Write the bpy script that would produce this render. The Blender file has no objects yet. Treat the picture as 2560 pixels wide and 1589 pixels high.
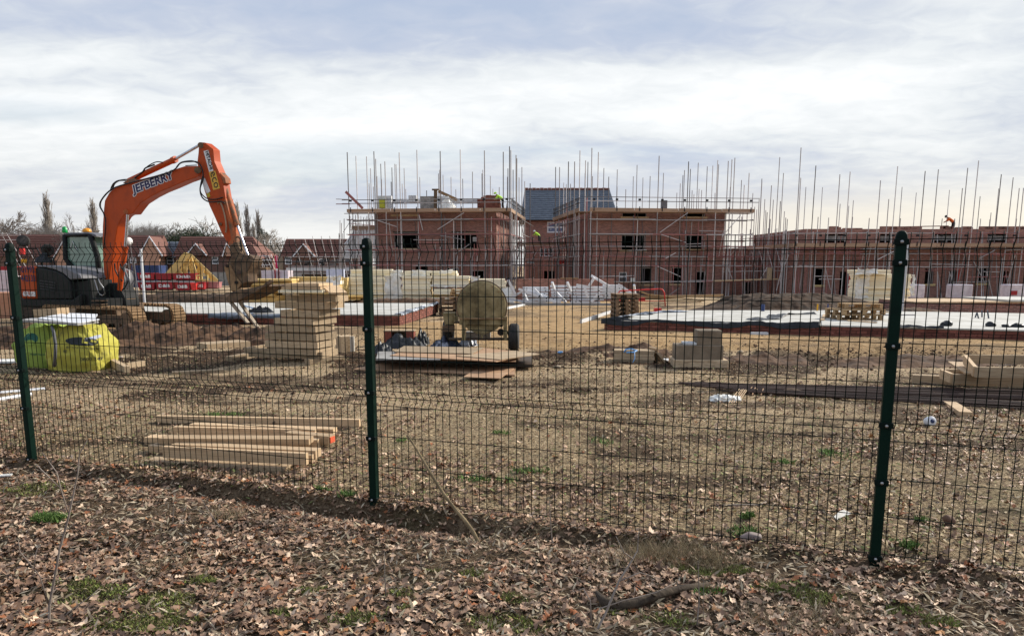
import bpy, math, random
import numpy as np
from mathutils import Vector, Matrix, noise as mnoise

R = math.radians
sc = bpy.context.scene
COL = sc.collection
random.seed(7)
rng = np.random.default_rng(11)

# ---------------------------------------------------------------- camera, sky, sun, exposure
H = 1.62
F = 1837.0
TH = math.atan(298.0 / F)
cd = bpy.data.cameras.new('camera'); cam = bpy.data.objects.new('camera', cd); COL.objects.link(cam)
cam.location = (0, 0, H); cam.rotation_euler = (R(90) - TH, 0, 0)
cd.sensor_width = 36.0; cd.lens = 36.0 * F / 2560; cd.shift_y = (960 - 794.5) / 2560
cd.clip_start = 0.05; cd.clip_end = 3000
sc.camera = cam

SUN_AZ, SUN_EL = R(60), R(30)      # to the right of the view direction (+Y), above the horizon
sun_dir = Vector((math.sin(SUN_AZ) * math.cos(SUN_EL), math.cos(SUN_AZ) * math.cos(SUN_EL), math.sin(SUN_EL)))
ld = bpy.data.lights.new('sun', 'SUN'); ld.energy = 4.1; ld.angle = R(6); ld.color = (1.0, 0.93, 0.82)
lo = bpy.data.objects.new('sun', ld); COL.objects.link(lo)
lo.rotation_euler = sun_dir.to_track_quat('Z', 'Y').to_euler()

def build_world():
    w = bpy.data.worlds.new('World'); sc.world = w; w.use_nodes = True
    nt = w.node_tree; nt.nodes.clear(); N = nt.nodes.new; L = nt.links.new
    out = N('ShaderNodeOutputWorld')
    bg1 = N('ShaderNodeBackground'); bg1.inputs[1].default_value = 0.10
    sky = N('ShaderNodeTexSky'); sky.sky_type = 'NISHITA'; sky.sun_disc = False
    sky.sun_elevation = SUN_EL; sky.sun_rotation = SUN_AZ
    L(sky.outputs[0], bg1.inputs[0])
    tc = N('ShaderNodeTexCoord'); sep = N('ShaderNodeSeparateXYZ'); L(tc.outputs['Generated'], sep.inputs[0])
    def M(op, a, b=None, c=None):
        n = N('ShaderNodeMath'); n.operation = op
        for i, v in enumerate((a, b, c)):
            if v is None: continue
            if hasattr(v, 'is_linked') or hasattr(v, 'links'): L(v, n.inputs[i])
            else: n.inputs[i].default_value = v
        return n.outputs[0]
    zc = M('MAXIMUM', sep.outputs[2], 0.0)
    den = M('ADD', zc, 0.16)
    px = M('DIVIDE', sep.outputs[0], den); py = M('DIVIDE', sep.outputs[1], den)
    def field(sx, sy, scale, detail, rough, off, dist=0.0):
        cb = N('ShaderNodeCombineXYZ'); L(M('MULTIPLY', px, sx), cb.inputs[0]); L(M('MULTIPLY', py, sy), cb.inputs[1]); cb.inputs[2].default_value = off
        n = N('ShaderNodeTexNoise'); n.inputs['Scale'].default_value = scale; n.inputs['Detail'].default_value = detail
        n.inputs['Roughness'].default_value = rough; n.inputs['Distortion'].default_value = dist
        L(cb.outputs[0], n.inputs['Vector']); return n.outputs[0]
    big = field(0.25, 0.7, 0.9, 3, 0.45, 3.1, 0.2)       # broad banks of stratus
    mid = field(0.60, 1.0, 2.0, 6, 0.5, 7.7, 0.6)       # streaks
    fin = field(1.3, 1.6, 6.0, 5, 0.55, 1.3, 0.6)         # ripples
    s = M('ADD', M('ADD', M('MULTIPLY', big, 0.55), M('MULTIPLY', mid, 0.30)), M('MULTIPLY', fin, 0.15))
    # banks: a bright veil low down that climbs to the right, heavier stratus above it, mottled cloud low on the right
    wv = M('SUBTRACT', sep.outputs[2], M('MULTIPLY', sep.outputs[0], 0.06))
    def gauss(x, c, sg): return M('EXPONENT', M('MULTIPLY', M('POWER', M('ABSOLUTE', M('DIVIDE', M('SUBTRACT', x, c), sg)), 2.0), -1.0))
    s = M('ADD', s, M('MULTIPLY', gauss(wv, 0.19, 0.05), 0.032))
    up_ = N('ShaderNodeMapRange'); up_.interpolation_type = 'SMOOTHSTEP'; L(wv, up_.inputs[0]); up_.inputs[1].default_value = 0.20; up_.inputs[2].default_value = 0.31
    s = M('SUBTRACT', s, M('MULTIPLY', up_.outputs[0], 0.10))
    rt = N('ShaderNodeMapRange'); rt.interpolation_type = 'SMOOTHSTEP'; L(sep.outputs[0], rt.inputs[0]); rt.inputs[1].default_value = -0.05; rt.inputs[2].default_value = 0.35
    s = M('SUBTRACT', s, M('MULTIPLY', M('MULTIPLY', rt.outputs[0], gauss(sep.outputs[2], 0.125, 0.05)), 0.085))
    # thin bright veil towards the sun
    dn = N('ShaderNodeVectorMath'); dn.operation = 'DOT_PRODUCT'; L(tc.outputs['Generated'], dn.inputs[0]); dn.inputs[1].default_value = sun_dir
    glow = M('POWER', M('MAXIMUM', dn.outputs['Value'], 0.0), 5.0)
    s2 = M('ADD', s, M('MULTIPLY', glow, 0.10))
    # low towards the horizon the cloud thins to an even pale grey
    cr = N('ShaderNodeValToRGB'); L(s2, cr.inputs[0])
    e = cr.color_ramp.elements
    e[0].position = 0.36; e[0].color = (0.45, 0.53, 0.68, 1)
    e[1].position = 0.62; e[1].color = (0.93, 0.95, 0.96, 1)
    for p, c in ((0.43, (0.53, 0.59, 0.71, 1)), (0.485, (0.655, 0.70, 0.765, 1)), (0.54, (0.79, 0.825, 0.85, 1))):
        q = cr.color_ramp.elements.new(p); q.color = c
    hz = M('POWER', M('SUBTRACT', 1.0, M('MINIMUM', M('MULTIPLY', zc, 5.0), 1.0)), 1.6)
    mixh = N('ShaderNodeMix'); mixh.data_type = 'RGBA'; L(M('MULTIPLY', hz, 0.75), mixh.inputs[0]); L(cr.outputs[0], mixh.inputs[6])
    mixh.inputs[7].default_value = (0.80, 0.785, 0.745, 1)
    mixw = N('ShaderNodeMix'); mixw.data_type = 'RGBA'; L(M('MULTIPLY', M('MULTIPLY', rt.outputs[0], gauss(sep.outputs[2], 0.05, 0.035)), 0.65), mixw.inputs[0]); L(mixh.outputs[2], mixw.inputs[6]); mixw.inputs[7].default_value = (1.0, 0.90, 0.72, 1)
    bg2 = N('ShaderNodeBackground'); L(mixw.outputs[2], bg2.inputs[0]); bg2.inputs[1].default_value = 0.81
    # gaps where the blue shows
    gap = field(0.30, 0.8, 1.3, 4, 0.5, 12.4, 0.4)
    lf = N('ShaderNodeMapRange'); lf.interpolation_type = 'SMOOTHSTEP'; L(sep.outputs[0], lf.inputs[0]); lf.inputs[1].default_value = -0.30; lf.inputs[2].default_value = -0.52
    gr = N('ShaderNodeValToRGB'); L(M('SUBTRACT', gap, M('MULTIPLY', M('MULTIPLY', lf.outputs[0], gauss(sep.outputs[2], 0.165, 0.022)), 0.22)), gr.inputs[0]); gr.color_ramp.elements[0].position = 0.27; gr.color_ramp.elements[0].color = (0.70, 0.70, 0.70, 1)
    gr.color_ramp.elements[1].position = 0.42; gr.color_ramp.elements[1].color = (1, 1, 1, 1)
    ms = N('ShaderNodeMixShader'); L(gr.outputs[0], ms.inputs[0]); L(bg1.outputs[0], ms.inputs[1]); L(bg2.outputs[0], ms.inputs[2])
    L(ms.outputs[0], out.inputs[0])
build_world()
vs = sc.view_settings; vs.view_transform = 'Standard'; vs.look = 'None'; vs.gamma = 1; vs.use_curve_mapping = False; vs.exposure = 0.42

# ---------------------------------------------------------------- picture-to-place helpers (metres; z=0 at the fence foot)
FW = Vector((0, math.cos(TH), -math.sin(TH))); UP = Vector((0, math.sin(TH), math.cos(TH))); CAM = Vector((0, 0, H))
def ray(u, v): return FW + Vector(((u - 1280) / F, 0, 0)) - UP * ((v - 960) / F)
def G(y):
    if y < 8: return 0.0
    if y < 21: return -0.012 * (y - 8)
    if y < 70: return -0.156 - 0.0222 * (y - 21)
    return -1.244
def on(u, v, dz=0.0):
    r = ray(u, v); t = 1.0
    for k in range(60): t = (G(r.y * t) + dz - H) / r.z
    return CAM + r * t
def at(u, v, Y):
    r = ray(u, v); return CAM + r * (Y / r.y)
def onpl(u, v, p0, n):
    r = ray(u, v); return CAM + r * ((p0 - CAM).dot(n) / r.dot(n))

# ---------------------------------------------------------------- materials
MATS = {}
def mat(name, c1, c2=None, rough=0.8, metal=0.0, scale=6.0, bump=0.15, bscale=None, stretch=None, vary=0.0, spec=0.3, detail=6, coat=0.0, space='Object', contrast=(0.35, 0.65), c3=None):
    if name in MATS: return MATS[name]
    m = bpy.data.materials.new(name); m.use_nodes = True; nt = m.node_tree; N = nt.nodes.new; L = nt.links.new
    b = nt.nodes['Principled BSDF']; b.inputs['Roughness'].default_value = rough; b.inputs['Metallic'].default_value = metal
    b.inputs['Specular IOR Level'].default_value = spec; b.inputs['Coat Weight'].default_value = coat
    if space == 'World':
        g = N('ShaderNodeNewGeometry'); co = g.outputs['Position']
    else:
        t = N('ShaderNodeTexCoord'); co = t.outputs['Object']
    oi = N('ShaderNodeObjectInfo')
    if space == 'Object':
        ad = N('ShaderNodeVectorMath'); ad.operation = 'ADD'; L(co, ad.inputs[0])
        mu = N('ShaderNodeMath'); mu.operation = 'MULTIPLY'; mu.inputs[1].default_value = 37.0; L(oi.outputs['Random'], mu.inputs[0])
        L(mu.outputs[0], ad.inputs[1]); co = ad.outputs[0]
    if stretch:
        mp = N('ShaderNodeMapping'); mp.inputs['Scale'].default_value = stretch; L(co, mp.inputs[0]); co = mp.outputs[0]
    n = N('ShaderNodeTexNoise'); n.inputs['Scale'].default_value = scale; n.inputs['Detail'].default_value = detail; n.inputs['Roughness'].default_value = 0.62; L(co, n.inputs['Vector'])
    c2 = c2 or tuple(x * 0.75 for x in c1)
    r = N('ShaderNodeValToRGB'); L(n.outputs[0], r.inputs[0])
    r.color_ramp.elements[0].position = contrast[0]; r.color_ramp.elements[0].color = (*c2, 1)
    r.color_ramp.elements[1].position = contrast[1]; r.color_ramp.elements[1].color = (*c1, 1)
    if c3:
        q = r.color_ramp.elements.new((contrast[0] + contrast[1]) / 2 - 0.04); q.color = (*c3, 1)
    colr = r.outputs[0]
    if vary:
        hs = N('ShaderNodeHueSaturation'); mr = N('ShaderNodeMapRange'); L(oi.outputs['Random'], mr.inputs[0])
        mr.inputs[3].default_value = 1 - vary; mr.inputs[4].default_value = 1 + vary; L(mr.outputs[0], hs.inputs['Value']); L(colr, hs.inputs['Color']); colr = hs.outputs[0]
    L(colr, b.inputs['Base Color'])
    if bump:
        n2 = N('ShaderNodeTexNoise'); n2.inputs['Scale'].default_value = bscale or scale * 3; n2.inputs['Detail'].default_value = 5; L(co, n2.inputs['Vector'])
        bp = N('ShaderNodeBump'); bp.inputs['Strength'].default_value = bump; bp.inputs['Distance'].default_value = 0.02; L(n2.outputs[0], bp.inputs['Height']); L(bp.outputs[0], b.inputs['Normal'])
    MATS[name] = m; return m

def brick_mat(name, c1, c2, mortar, w=0.225, h=0.075):
    if name in MATS: return MATS[name]
    m = bpy.data.materials.new(name); m.use_nodes = True; nt = m.node_tree; N = nt.nodes.new; L = nt.links.new
    b = nt.nodes['Principled BSDF']; b.inputs['Roughness'].default_value = 0.9; b.inputs['Specular IOR Level'].default_value = 0.15
    t = N('ShaderNodeTexCoord'); s = N('ShaderNodeSeparateXYZ'); L(t.outputs['Object'], s.inputs[0])
    a = N('ShaderNodeMath'); a.operation = 'ADD'; L(s.outputs[0], a.inputs[0]); L(s.outputs[1], a.inputs[1])
    cb = N('ShaderNodeCombineXYZ'); L(a.outputs[0], cb.inputs[0]); L(s.outputs[2], cb.inputs[1])
    br = N('ShaderNodeTexBrick'); L(cb.outputs[0], br.inputs['Vector']); br.inputs['Scale'].default_value = 1.0
    br.inputs['Brick Width'].default_value = w; br.inputs['Row Height'].default_value = h; br.inputs['Mortar Size'].default_value = 0.009
    br.inputs['Color1'].default_value = (*c1, 1); br.inputs['Color2'].default_value = (*c2, 1); br.inputs['Mortar'].default_value = (*mortar, 1); br.inputs['Bias'].default_value = 0.0
    n = N('ShaderNodeTexNoise'); n.inputs['Scale'].default_value = 1.5; n.inputs['Detail'].default_value = 9; n.inputs['Roughness'].default_value = 0.8
    mp = N('ShaderNodeMapping'); mp.inputs['Scale'].default_value = (1, 4.0, 1); L(cb.outputs[0], mp.inputs[0]); L(mp.outputs[0], n.inputs['Vector'])
    hs = N('ShaderNodeHueSaturation'); mr = N('ShaderNodeMapRange'); L(n.outputs[0], mr.inputs[0]); mr.inputs[1].default_value = 0.3; mr.inputs[2].default_value = 0.7; mr.inputs[3].default_value = 0.68; mr.inputs[4].default_value = 1.3
    L(mr.outputs[0], hs.inputs['Value']); L(br.outputs[0], hs.inputs['Color']); L(hs.outputs[0], b.inputs['Base Color'])
    bp = N('ShaderNodeBump'); bp.inputs['Strength'].default_value = 0.35; bp.inputs['Distance'].default_value = 0.01; bp.invert = True; L(br.outputs['Fac'], bp.inputs['Height']); L(bp.outputs[0], b.inputs['Normal'])
    MATS[name] = m; return m

WOODS = (3, 14, 14)
m_pine = mat('pale_pine', (0.62, 0.455, 0.285), (0.32, 0.20, 0.11), 0.75, scale=1.6, stretch=WOODS, vary=0.22, bump=0.1, c3=(0.54, 0.38, 0.225))
m_pine2 = mat('weathered_pine', (0.50, 0.39, 0.255), (0.23, 0.165, 0.10), 0.85, scale=1.9, stretch=WOODS, vary=0.32, bump=0.15, c3=(0.37, 0.27, 0.17))
m_ply = mat('plywood', (0.42, 0.27, 0.16), (0.26, 0.15, 0.085), 0.8, scale=2.2, stretch=(2, 6, 6), vary=0.25, bump=0.05)
m_palletw = mat('pallet_wood', (0.30, 0.20, 0.12), (0.15, 0.095, 0.06), 0.9, scale=1.6, stretch=WOODS, vary=0.3)
m_palletl = mat('new_pallet_wood', (0.50, 0.35, 0.19), (0.33, 0.21, 0.11), 0.9, scale=1.6, stretch=WOODS, vary=0.2)
m_board = mat('scaffold_board', (0.42, 0.29, 0.20), (0.27, 0.17, 0.11), 0.85, scale=1.5, stretch=WOODS, vary=0.25)
m_darkwood = mat('dark_wood', (0.10, 0.07, 0.05), (0.04, 0.03, 0.022), 0.7, scale=1.6, stretch=WOODS)  # very dark brown wood tone
m_truss = mat('truss_timber', (0.72, 0.54, 0.22), (0.55, 0.38, 0.14), 0.8, scale=1.6, stretch=WOODS, vary=0.12)
m_insul = mat('insulation_foam', (0.95, 0.87, 0.67), (0.86, 0.75, 0.52), 0.85, scale=1.5, stretch=(3, 3, 8), vary=0.10, bump=0.05)
m_insul2 = mat('insulation_ochre', (0.70, 0.52, 0.22), (0.54, 0.38, 0.15), 0.85, scale=1.5, stretch=(3, 3, 8), vary=0.15, bump=0.05)
m_wrap = mat('crumpled_white_wrap', (0.92, 0.91, 0.86), (0.62, 0.60, 0.54), 0.35, scale=3, bump=0.6, bscale=7, spec=0.5)
m_wrapp = mat('pinkish_shrink_wrap', (0.70, 0.63, 0.66), (0.52, 0.44, 0.48), 0.4, scale=3, bump=0.5, bscale=8, spec=0.5, vary=0.1)
m_pole = mat('galvanised_tube', (0.56, 0.54, 0.53), (0.36, 0.31, 0.30), 0.55, metal=0.1, scale=0.9, bump=0, stretch=(1, 1, 2), vary=0.35)
m_poler = mat('red_painted_tube', (0.42, 0.13, 0.12), (0.30, 0.16, 0.15), 0.6, scale=2, bump=0, vary=0.3)
m_poled = mat('dull_dark_tube', (0.20, 0.18, 0.175), (0.09, 0.08, 0.08), 0.6, metal=0.3, scale=3, bump=0, vary=0.3)
m_clip = mat('black_bracket', (0.018, 0.018, 0.02), None, 0.6, bump=0)
m_black = mat('black_plastic', (0.010, 0.011, 0.013), (0.022, 0.025, 0.03), 0.42, scale=5, bump=0.8, bscale=9, spec=0.3)
m_steel = mat('chrome_rod', (0.62, 0.63, 0.68), (0.45, 0.46, 0.52), 0.25, metal=0.85, bump=0)
m_rust = mat('rusty_bar', (0.085, 0.052, 0.04), (0.035, 0.024, 0.02), 0.7, metal=0.2, scale=3, vary=0.5, bump=0.1)
m_conc = mat('pale_concrete', (0.58, 0.57, 0.53), (0.40, 0.385, 0.34), 0.8, scale=1.2, bump=0.06, bscale=20, space='World', detail=10)
m_block = mat('grey_blockwork', (0.36, 0.35, 0.33), (0.22, 0.21, 0.20), 0.9, scale=3, vary=0.18)
m_blockl = mat('pale_block', (0.66, 0.67, 0.68), (0.50, 0.51, 0.52), 0.9, scale=3, vary=0.1)
m_white = mat('white_paint', (0.78, 0.79, 0.81), (0.62, 0.63, 0.66), 0.5, scale=3, bump=0, vary=0.06)
m_red = mat('red_paint', (0.36, 0.022, 0.028), (0.24, 0.018, 0.025), 0.5, scale=3, bump=0.05, vary=0.15)
m_brightred = mat('bright_red_plastic', (0.70, 0.05, 0.04), (0.55, 0.04, 0.035), 0.45, scale=3, bump=0)
m_blue = mat('blue_paint', (0.035, 0.06, 0.17), (0.02, 0.035, 0.10), 0.55, scale=2, bump=0.05)
m_slate = mat('slate_roof', (0.20, 0.225, 0.26), (0.10, 0.12, 0.15), 0.6, scale=1.8, stretch=(1, 3, 3), bump=0.3, detail=9)
m_tile = mat('red_roof_tile', (0.215, 0.10, 0.075), (0.14, 0.068, 0.055), 0.85, scale=1.2, stretch=(1, 4, 4), bump=0.3, detail=9)
m_dark = mat('painted_interior_shade', (0.02, 0.02, 0.02), (0.012, 0.012, 0.012), 0.95, bump=0)  # near-black colour puts the shade inside the shells into the surfaces
m_glass = mat('window_pane', (0.02, 0.025, 0.035), (0.04, 0.05, 0.07), 0.08, scale=2, bump=0, spec=0.8)
m_filmb = mat('blue_protective_film', (0.16, 0.20, 0.32), (0.10, 0.13, 0.22), 0.3, scale=2, bump=0)
m_bark = mat('winter_bark', (0.26, 0.225, 0.195), (0.16, 0.135, 0.12), 0.95, scale=4, bump=0)
m_bark2 = mat('pale_bark', (0.36, 0.32, 0.275), (0.24, 0.21, 0.18), 0.95, scale=4, bump=0)
m_ever = mat('evergreen_needles', (0.035, 0.055, 0.028), (0.018, 0.03, 0.016), 0.9, scale=4, bump=0)
m_soil = mat('churned_clay', (0.15, 0.083, 0.045), (0.030, 0.018, 0.012), 0.95, scale=3.2, bump=1.0, bscale=9, detail=10, c3=(0.08, 0.045, 0.027))
m_soild = mat('dark_topsoil', (0.088, 0.050, 0.028), (0.022, 0.014, 0.009), 0.95, scale=3.0, bump=0.9, bscale=6, detail=10)
B1 = ((0.36, 0.155, 0.118), (0.20, 0.092, 0.076), (0.38, 0.28, 0.235))
m_brick = brick_mat('red_brickwork', *B1)
m_brickp = brick_mat('peach_brickwork', (0.42, 0.22, 0.14), (0.33, 0.165, 0.11), (0.34, 0.27, 0.22))
m_brick1 = mat('single_brick', (0.24, 0.088, 0.062), (0.14, 0.052, 0.04), 0.9, scale=7, vary=0.32, bump=0.3)
m_mortar = mat('mortar', (0.13, 0.085, 0.07), (0.08, 0.055, 0.045), 0.95, scale=10, bump=0.3)
m_sill = mat('stone_sill', (0.58, 0.43, 0.27), (0.45, 0.32, 0.2), 0.8, scale=4)
m_green = mat('green_powder_coat', (0.0022, 0.016, 0.0105), (0.0013, 0.010, 0.007), 0.5, scale=14, bump=0.03, spec=0.10, contrast=(0.2, 0.5))
m_wire = mat('green_wire_coat', (0.005, 0.013, 0.010), (0.003, 0.008, 0.007), 0.6, bump=0, spec=0.08)
m_bolt = mat('zinc_bolt', (0.42, 0.42, 0.42), (0.3, 0.3, 0.3), 0.35, metal=0.8, bump=0)
m_orange = mat('orange_machine_paint', (0.43, 0.062, 0.008), (0.26, 0.042, 0.010), 0.5, scale=2.4, bump=0.04, spec=0.2, detail=9, contrast=(0.25, 0.5))
m_orangem = mat('muddy_orange_paint', (0.50, 0.12, 0.035), (0.17, 0.095, 0.055), 0.7, scale=2.5, bump=0.2, detail=9, contrast=(0.42, 0.58))
m_charc = mat('charcoal_panel', (0.020, 0.021, 0.021), (0.012, 0.012, 0.012), 0.6, scale=4, bump=0.08, spec=0.15)
m_greyp = mat('grey_cover', (0.17, 0.17, 0.185), (0.13, 0.13, 0.14), 0.5, scale=4, bump=0.05)
m_muds = mat('mud_caked_steel', (0.19, 0.125, 0.075), (0.07, 0.046, 0.032), 0.85, scale=5, bump=0.6, bscale=14, detail=8)
m_mudy = mat('yellow_mud', (0.34, 0.22, 0.115), (0.19, 0.115, 0.062), 0.95, scale=5, bump=0.8, bscale=12)
m_rubber = mat('rubber', (0.022, 0.02, 0.019), (0.05, 0.045, 0.04), 0.75, scale=9, bump=0.3)
m_hose = mat('black_hose', (0.012, 0.012, 0.012), None, 0.45, bump=0)
m_cabg = mat('green_tinted_cab_glass', (0.08, 0.15, 0.115), (0.20, 0.31, 0.24), 0.12, scale=1.6, bump=0, spec=0.7)
m_navy = mat('navy_print', (0.012, 0.012, 0.09), None, 0.5, bump=0)
m_wprint = mat('white_print', (0.75, 0.75, 0.75), (0.65, 0.65, 0.65), 0.5, bump=0)
m_yprint = mat('yellow_print', (0.70, 0.42, 0.06), (0.62, 0.36, 0.05), 0.5, bump=0)
m_mix = mat('cement_stained_olive', (0.36, 0.285, 0.15), (0.10, 0.075, 0.036), 0.85, scale=3.5, bump=0.5, bscale=14, detail=9, c3=(0.20, 0.155, 0.075), contrast=(0.36, 0.66))
m_hiv = mat('hi_vis_yellow', (0.50, 0.85, 0.06), (0.38, 0.68, 0.05), 0.7, scale=8, bump=0)
m_hio = mat('hi_vis_orange', (0.85, 0.19, 0.04), (0.68, 0.14, 0.03), 0.7, scale=8, bump=0)
m_cloth = mat('dark_work_clothes', (0.035, 0.033, 0.04), (0.02, 0.02, 0.022), 0.9, bump=0)
m_skin = mat('skin', (0.45, 0.26, 0.19), (0.38, 0.21, 0.15), 0.6, bump=0)

# ---------------------------------------------------------------- building blocks
W = {}
def link(o, parent=None, M=None):
    COL.objects.link(o); M = M if M is not None else Matrix.Identity(4)
    if parent is not None:
        o.parent = parent; o.matrix_parent_inverse = W[parent].inverted()
    o.matrix_basis = M; W[o] = M; return o
def tag(o, label=None, cat=None, group=None, kind=None):
    if label: o['label'] = label
    if cat: o['category'] = cat
    if group: o['group'] = group
    if kind: o['kind'] = kind
    return o
def thing(name, label, cat, loc=(0, 0, 0), rz=0.0, group=None):
    o = bpy.data.objects.new(name, None); o.empty_display_size = 0.2
    link(o, None, Matrix.Translation(loc) @ Matrix.Rotation(rz, 4, 'Z')); return tag(o, label, cat, group)
def kids(o): return [c for c in o.children]
def dup(root, loc, rz=0.0, label=None, group=None, scale=None):
    r = root.copy(); COL.objects.link(r)
    r.matrix_basis = Matrix.Translation(loc) @ Matrix.Rotation(rz, 4, 'Z') @ (Matrix.Diagonal((*scale, 1)) if scale else Matrix.Identity(4)); W[r] = r.matrix_basis.copy()
    if label: r['label'] = label
    if group: r['group'] = group
    for ch in kids(root):
        c = ch.copy(); COL.objects.link(c); c.parent = r
        for g in kids(ch):
            d = g.copy(); COL.objects.link(d); d.parent = c
    return r
class MB:
    def __init__(s): s.v = []; s.f = []
    def add(s, vs, fs):
        n = len(s.v); s.v += [tuple(p) for p in vs]; s.f += [tuple(i + n for i in f) for f in fs]; return s
    def box(s, c, d, rot=None):
        c = Vector(c); hx, hy, hz = d[0] / 2, d[1] / 2, d[2] / 2
        P = [Vector((a, b, e)) for a in (-hx, hx) for b in (-hy, hy) for e in (-hz, hz)]
        if rot is not None: P = [rot @ p for p in P]
        return s.add([c + p for p in P], [(0, 1, 3, 2), (4, 6, 7, 5), (0, 4, 5, 1), (2, 3, 7, 6), (0, 2, 6, 4), (1, 5, 7, 3)])
    def bb(s, a, b): return s.box([(a[i] + b[i]) / 2 for i in range(3)], [abs(b[i] - a[i]) for i in range(3)])
    def prism(s, pts, off):      # pts: list of 3D points (planar outline), off: extrusion vector
        n = len(pts); off = Vector(off); A = [Vector(p) for p in pts]; B = [p + off for p in A]
        fs = [tuple(range(n)), tuple(range(2 * n - 1, n - 1, -1))] + [(i, i + n, (i + 1) % n + n, (i + 1) % n) for i in range(n)]
        return s.add(A + B, fs)
    def tube(s, pts, r, n=8, cap=True):
        pts = [Vector(p) for p in pts]; m = len(pts); rs = r if isinstance(r, (list, tuple)) else [r] * m
        prev = None; base = len(s.v)
        for i, p in enumerate(pts):
            t = (pts[min(i + 1, m - 1)] - pts[max(i - 1, 0)]).normalized()
            if prev is None:
                a = Vector((0, 0, 1)) if abs(t.z) < 0.9 else Vector((1, 0, 0)); x = t.cross(a).normalized()
            else:
                x = (prev - t * prev.dot(t)); x = x.normalized() if x.length > 1e-6 else t.orthogonal().normalized()
            prev = x; y = t.cross(x)
            for k in range(n):
                a = 2 * math.pi * k / n; s.v.append(tuple(p + (x * math.cos(a) + y * math.sin(a)) * rs[i]))
        for i in range(m - 1):
            for k in range(n):
                a = base + i * n + k; b = base + i * n + (k + 1) % n; s.f.append((a, b, b + n, a + n))
        if cap:
            s.f.append(tuple(base + k for k in range(n - 1, -1, -1))); s.f.append(tuple(base + (m - 1) * n + k for k in range(n)))
        return s
    def lathe(s, prof, c, axis, n=24):   # prof: [(distance along axis, radius)]
        c = Vector(c); ax = Vector(axis).normalized(); return s.tube([c + ax * d for d, _ in prof], [max(r, 0.0005) for _, r in prof], n)
    def mesh(s, name='m', smooth=False):
        me = bpy.data.meshes.new(name); me.from_pydata(s.v, [], s.f)
        if smooth: me.polygons.foreach_set('use_smooth', [True] * len(me.polygons))
        me.update(); return me
    def build(s, name, m, parent=None, M=None, smooth=False, bevel=0.0, recalc=True):
        me = s.mesh(name, smooth)
        if recalc:
            import bmesh
            b = bmesh.new(); b.from_mesh(me); bmesh.ops.recalc_face_normals(b, faces=b.faces)
            if bevel: bmesh.ops.bevel(b, geom=list(b.edges), offset=bevel, segments=1, affect='EDGES', clamp_overlap=True)
            b.to_mesh(me); b.free()
        me.materials.append(m); o = bpy.data.objects.new(name, me); return link(o, parent, M)
def smooth_by_angle(o, ang=40):
    me = o.data; me.polygons.foreach_set('use_smooth', [True] * len(me.polygons))
    try: me.set_sharp_from_angle(angle=R(ang))
    except Exception: pass
    return o
_unit = {}
def unitmesh(kind, m):
    k = (kind, m.name)
    if k not in _unit:
        if kind == 'box': me = MB().box((0, 0, 0), (1, 1, 1)).mesh('box_piece')
        else:
            me = MB().tube([(-0.5, 0, 0), (0.5, 0, 0)], 1.0, 6).mesh('tube_piece', False)
        me.materials.append(m); _unit[k] = me
    return _unit[k]
def rod(name, p0, p1, r, m, parent=None):
    p0 = Vector(p0); p1 = Vector(p1); d = p1 - p0; x = d.normalized()
    y = (Vector((0, 0, 1)) if abs(x.z) < 0.9 else Vector((0, 1, 0))).cross(x).normalized(); z = x.cross(y)
    M = Matrix.Translation((p0 + p1) / 2) @ Matrix((x, y, z)).transposed().to_4x4() @ Matrix.Diagonal((d.length, r, r, 1))
    return link(bpy.data.objects.new(name, unitmesh('tube', m)), parent, M)
def plank(name, p0, p1, w, h, m, parent=None, roll=0.0):
    p0 = Vector(p0); p1 = Vector(p1); d = p1 - p0; x = d.normalized()
    y = (Vector((0, 0, 1)) if abs(x.z) < 0.95 else Vector((0, 1, 0))).cross(x).normalized(); z = x.cross(y)
    M = Matrix.Translation((p0 + p1) / 2) @ Matrix((x, y, z)).transposed().to_4x4() @ Matrix.Rotation(roll, 4, 'X') @ Matrix.Diagonal((d.length, w, h, 1))
    return link(bpy.data.objects.new(name, unitmesh('box', m)), parent, M)
def bx(name, c, d, m, parent=None, rz=0.0, rot=None):
    Rm = rot.to_4x4() if rot is not None else Matrix.Rotation(rz, 4, 'Z')
    return link(bpy.data.objects.new(name, unitmesh('box', m)), parent, Matrix.Translation(c) @ Rm @ Matrix.Diagonal((*d, 1)))
def text(name, body, m, parent, org, xd, nrm, width, height, off=0.0, lift=0.003):
    cu = bpy.data.curves.new(name, 'FONT'); cu.body = body; cu.size = 1.0; cu.offset = off; cu.resolution_u = 2; cu.extrude = 0.0
    t = bpy.data.objects.new(name, cu); COL.objects.link(t)
    bpy.context.view_layer.update()
    me = bpy.data.meshes.new_from_object(t); COL.objects.unlink(t); bpy.data.objects.remove(t)
    co = np.empty(len(me.vertices) * 3); me.vertices.foreach_get('co', co); co = co.reshape(-1, 3)
    mn, mx = co.min(0), co.max(0); co[:, 0] = (co[:, 0] - mn[0]) * width / (mx[0] - mn[0]); co[:, 1] = (co[:, 1] - mn[1]) * height / (mx[1] - mn[1])
    me.vertices.foreach_set('co', co.ravel()); me.update(); me.materials.clear(); me.materials.append(m)
    x = Vector(xd).normalized(); z = Vector(nrm).normalized(); y = z.cross(x)
    M = Matrix.Translation(Vector(org) + z * lift) @ Matrix((x, y, z)).transposed().to_4x4()
    return link(bpy.data.objects.new(name, me), parent, M)
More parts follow.
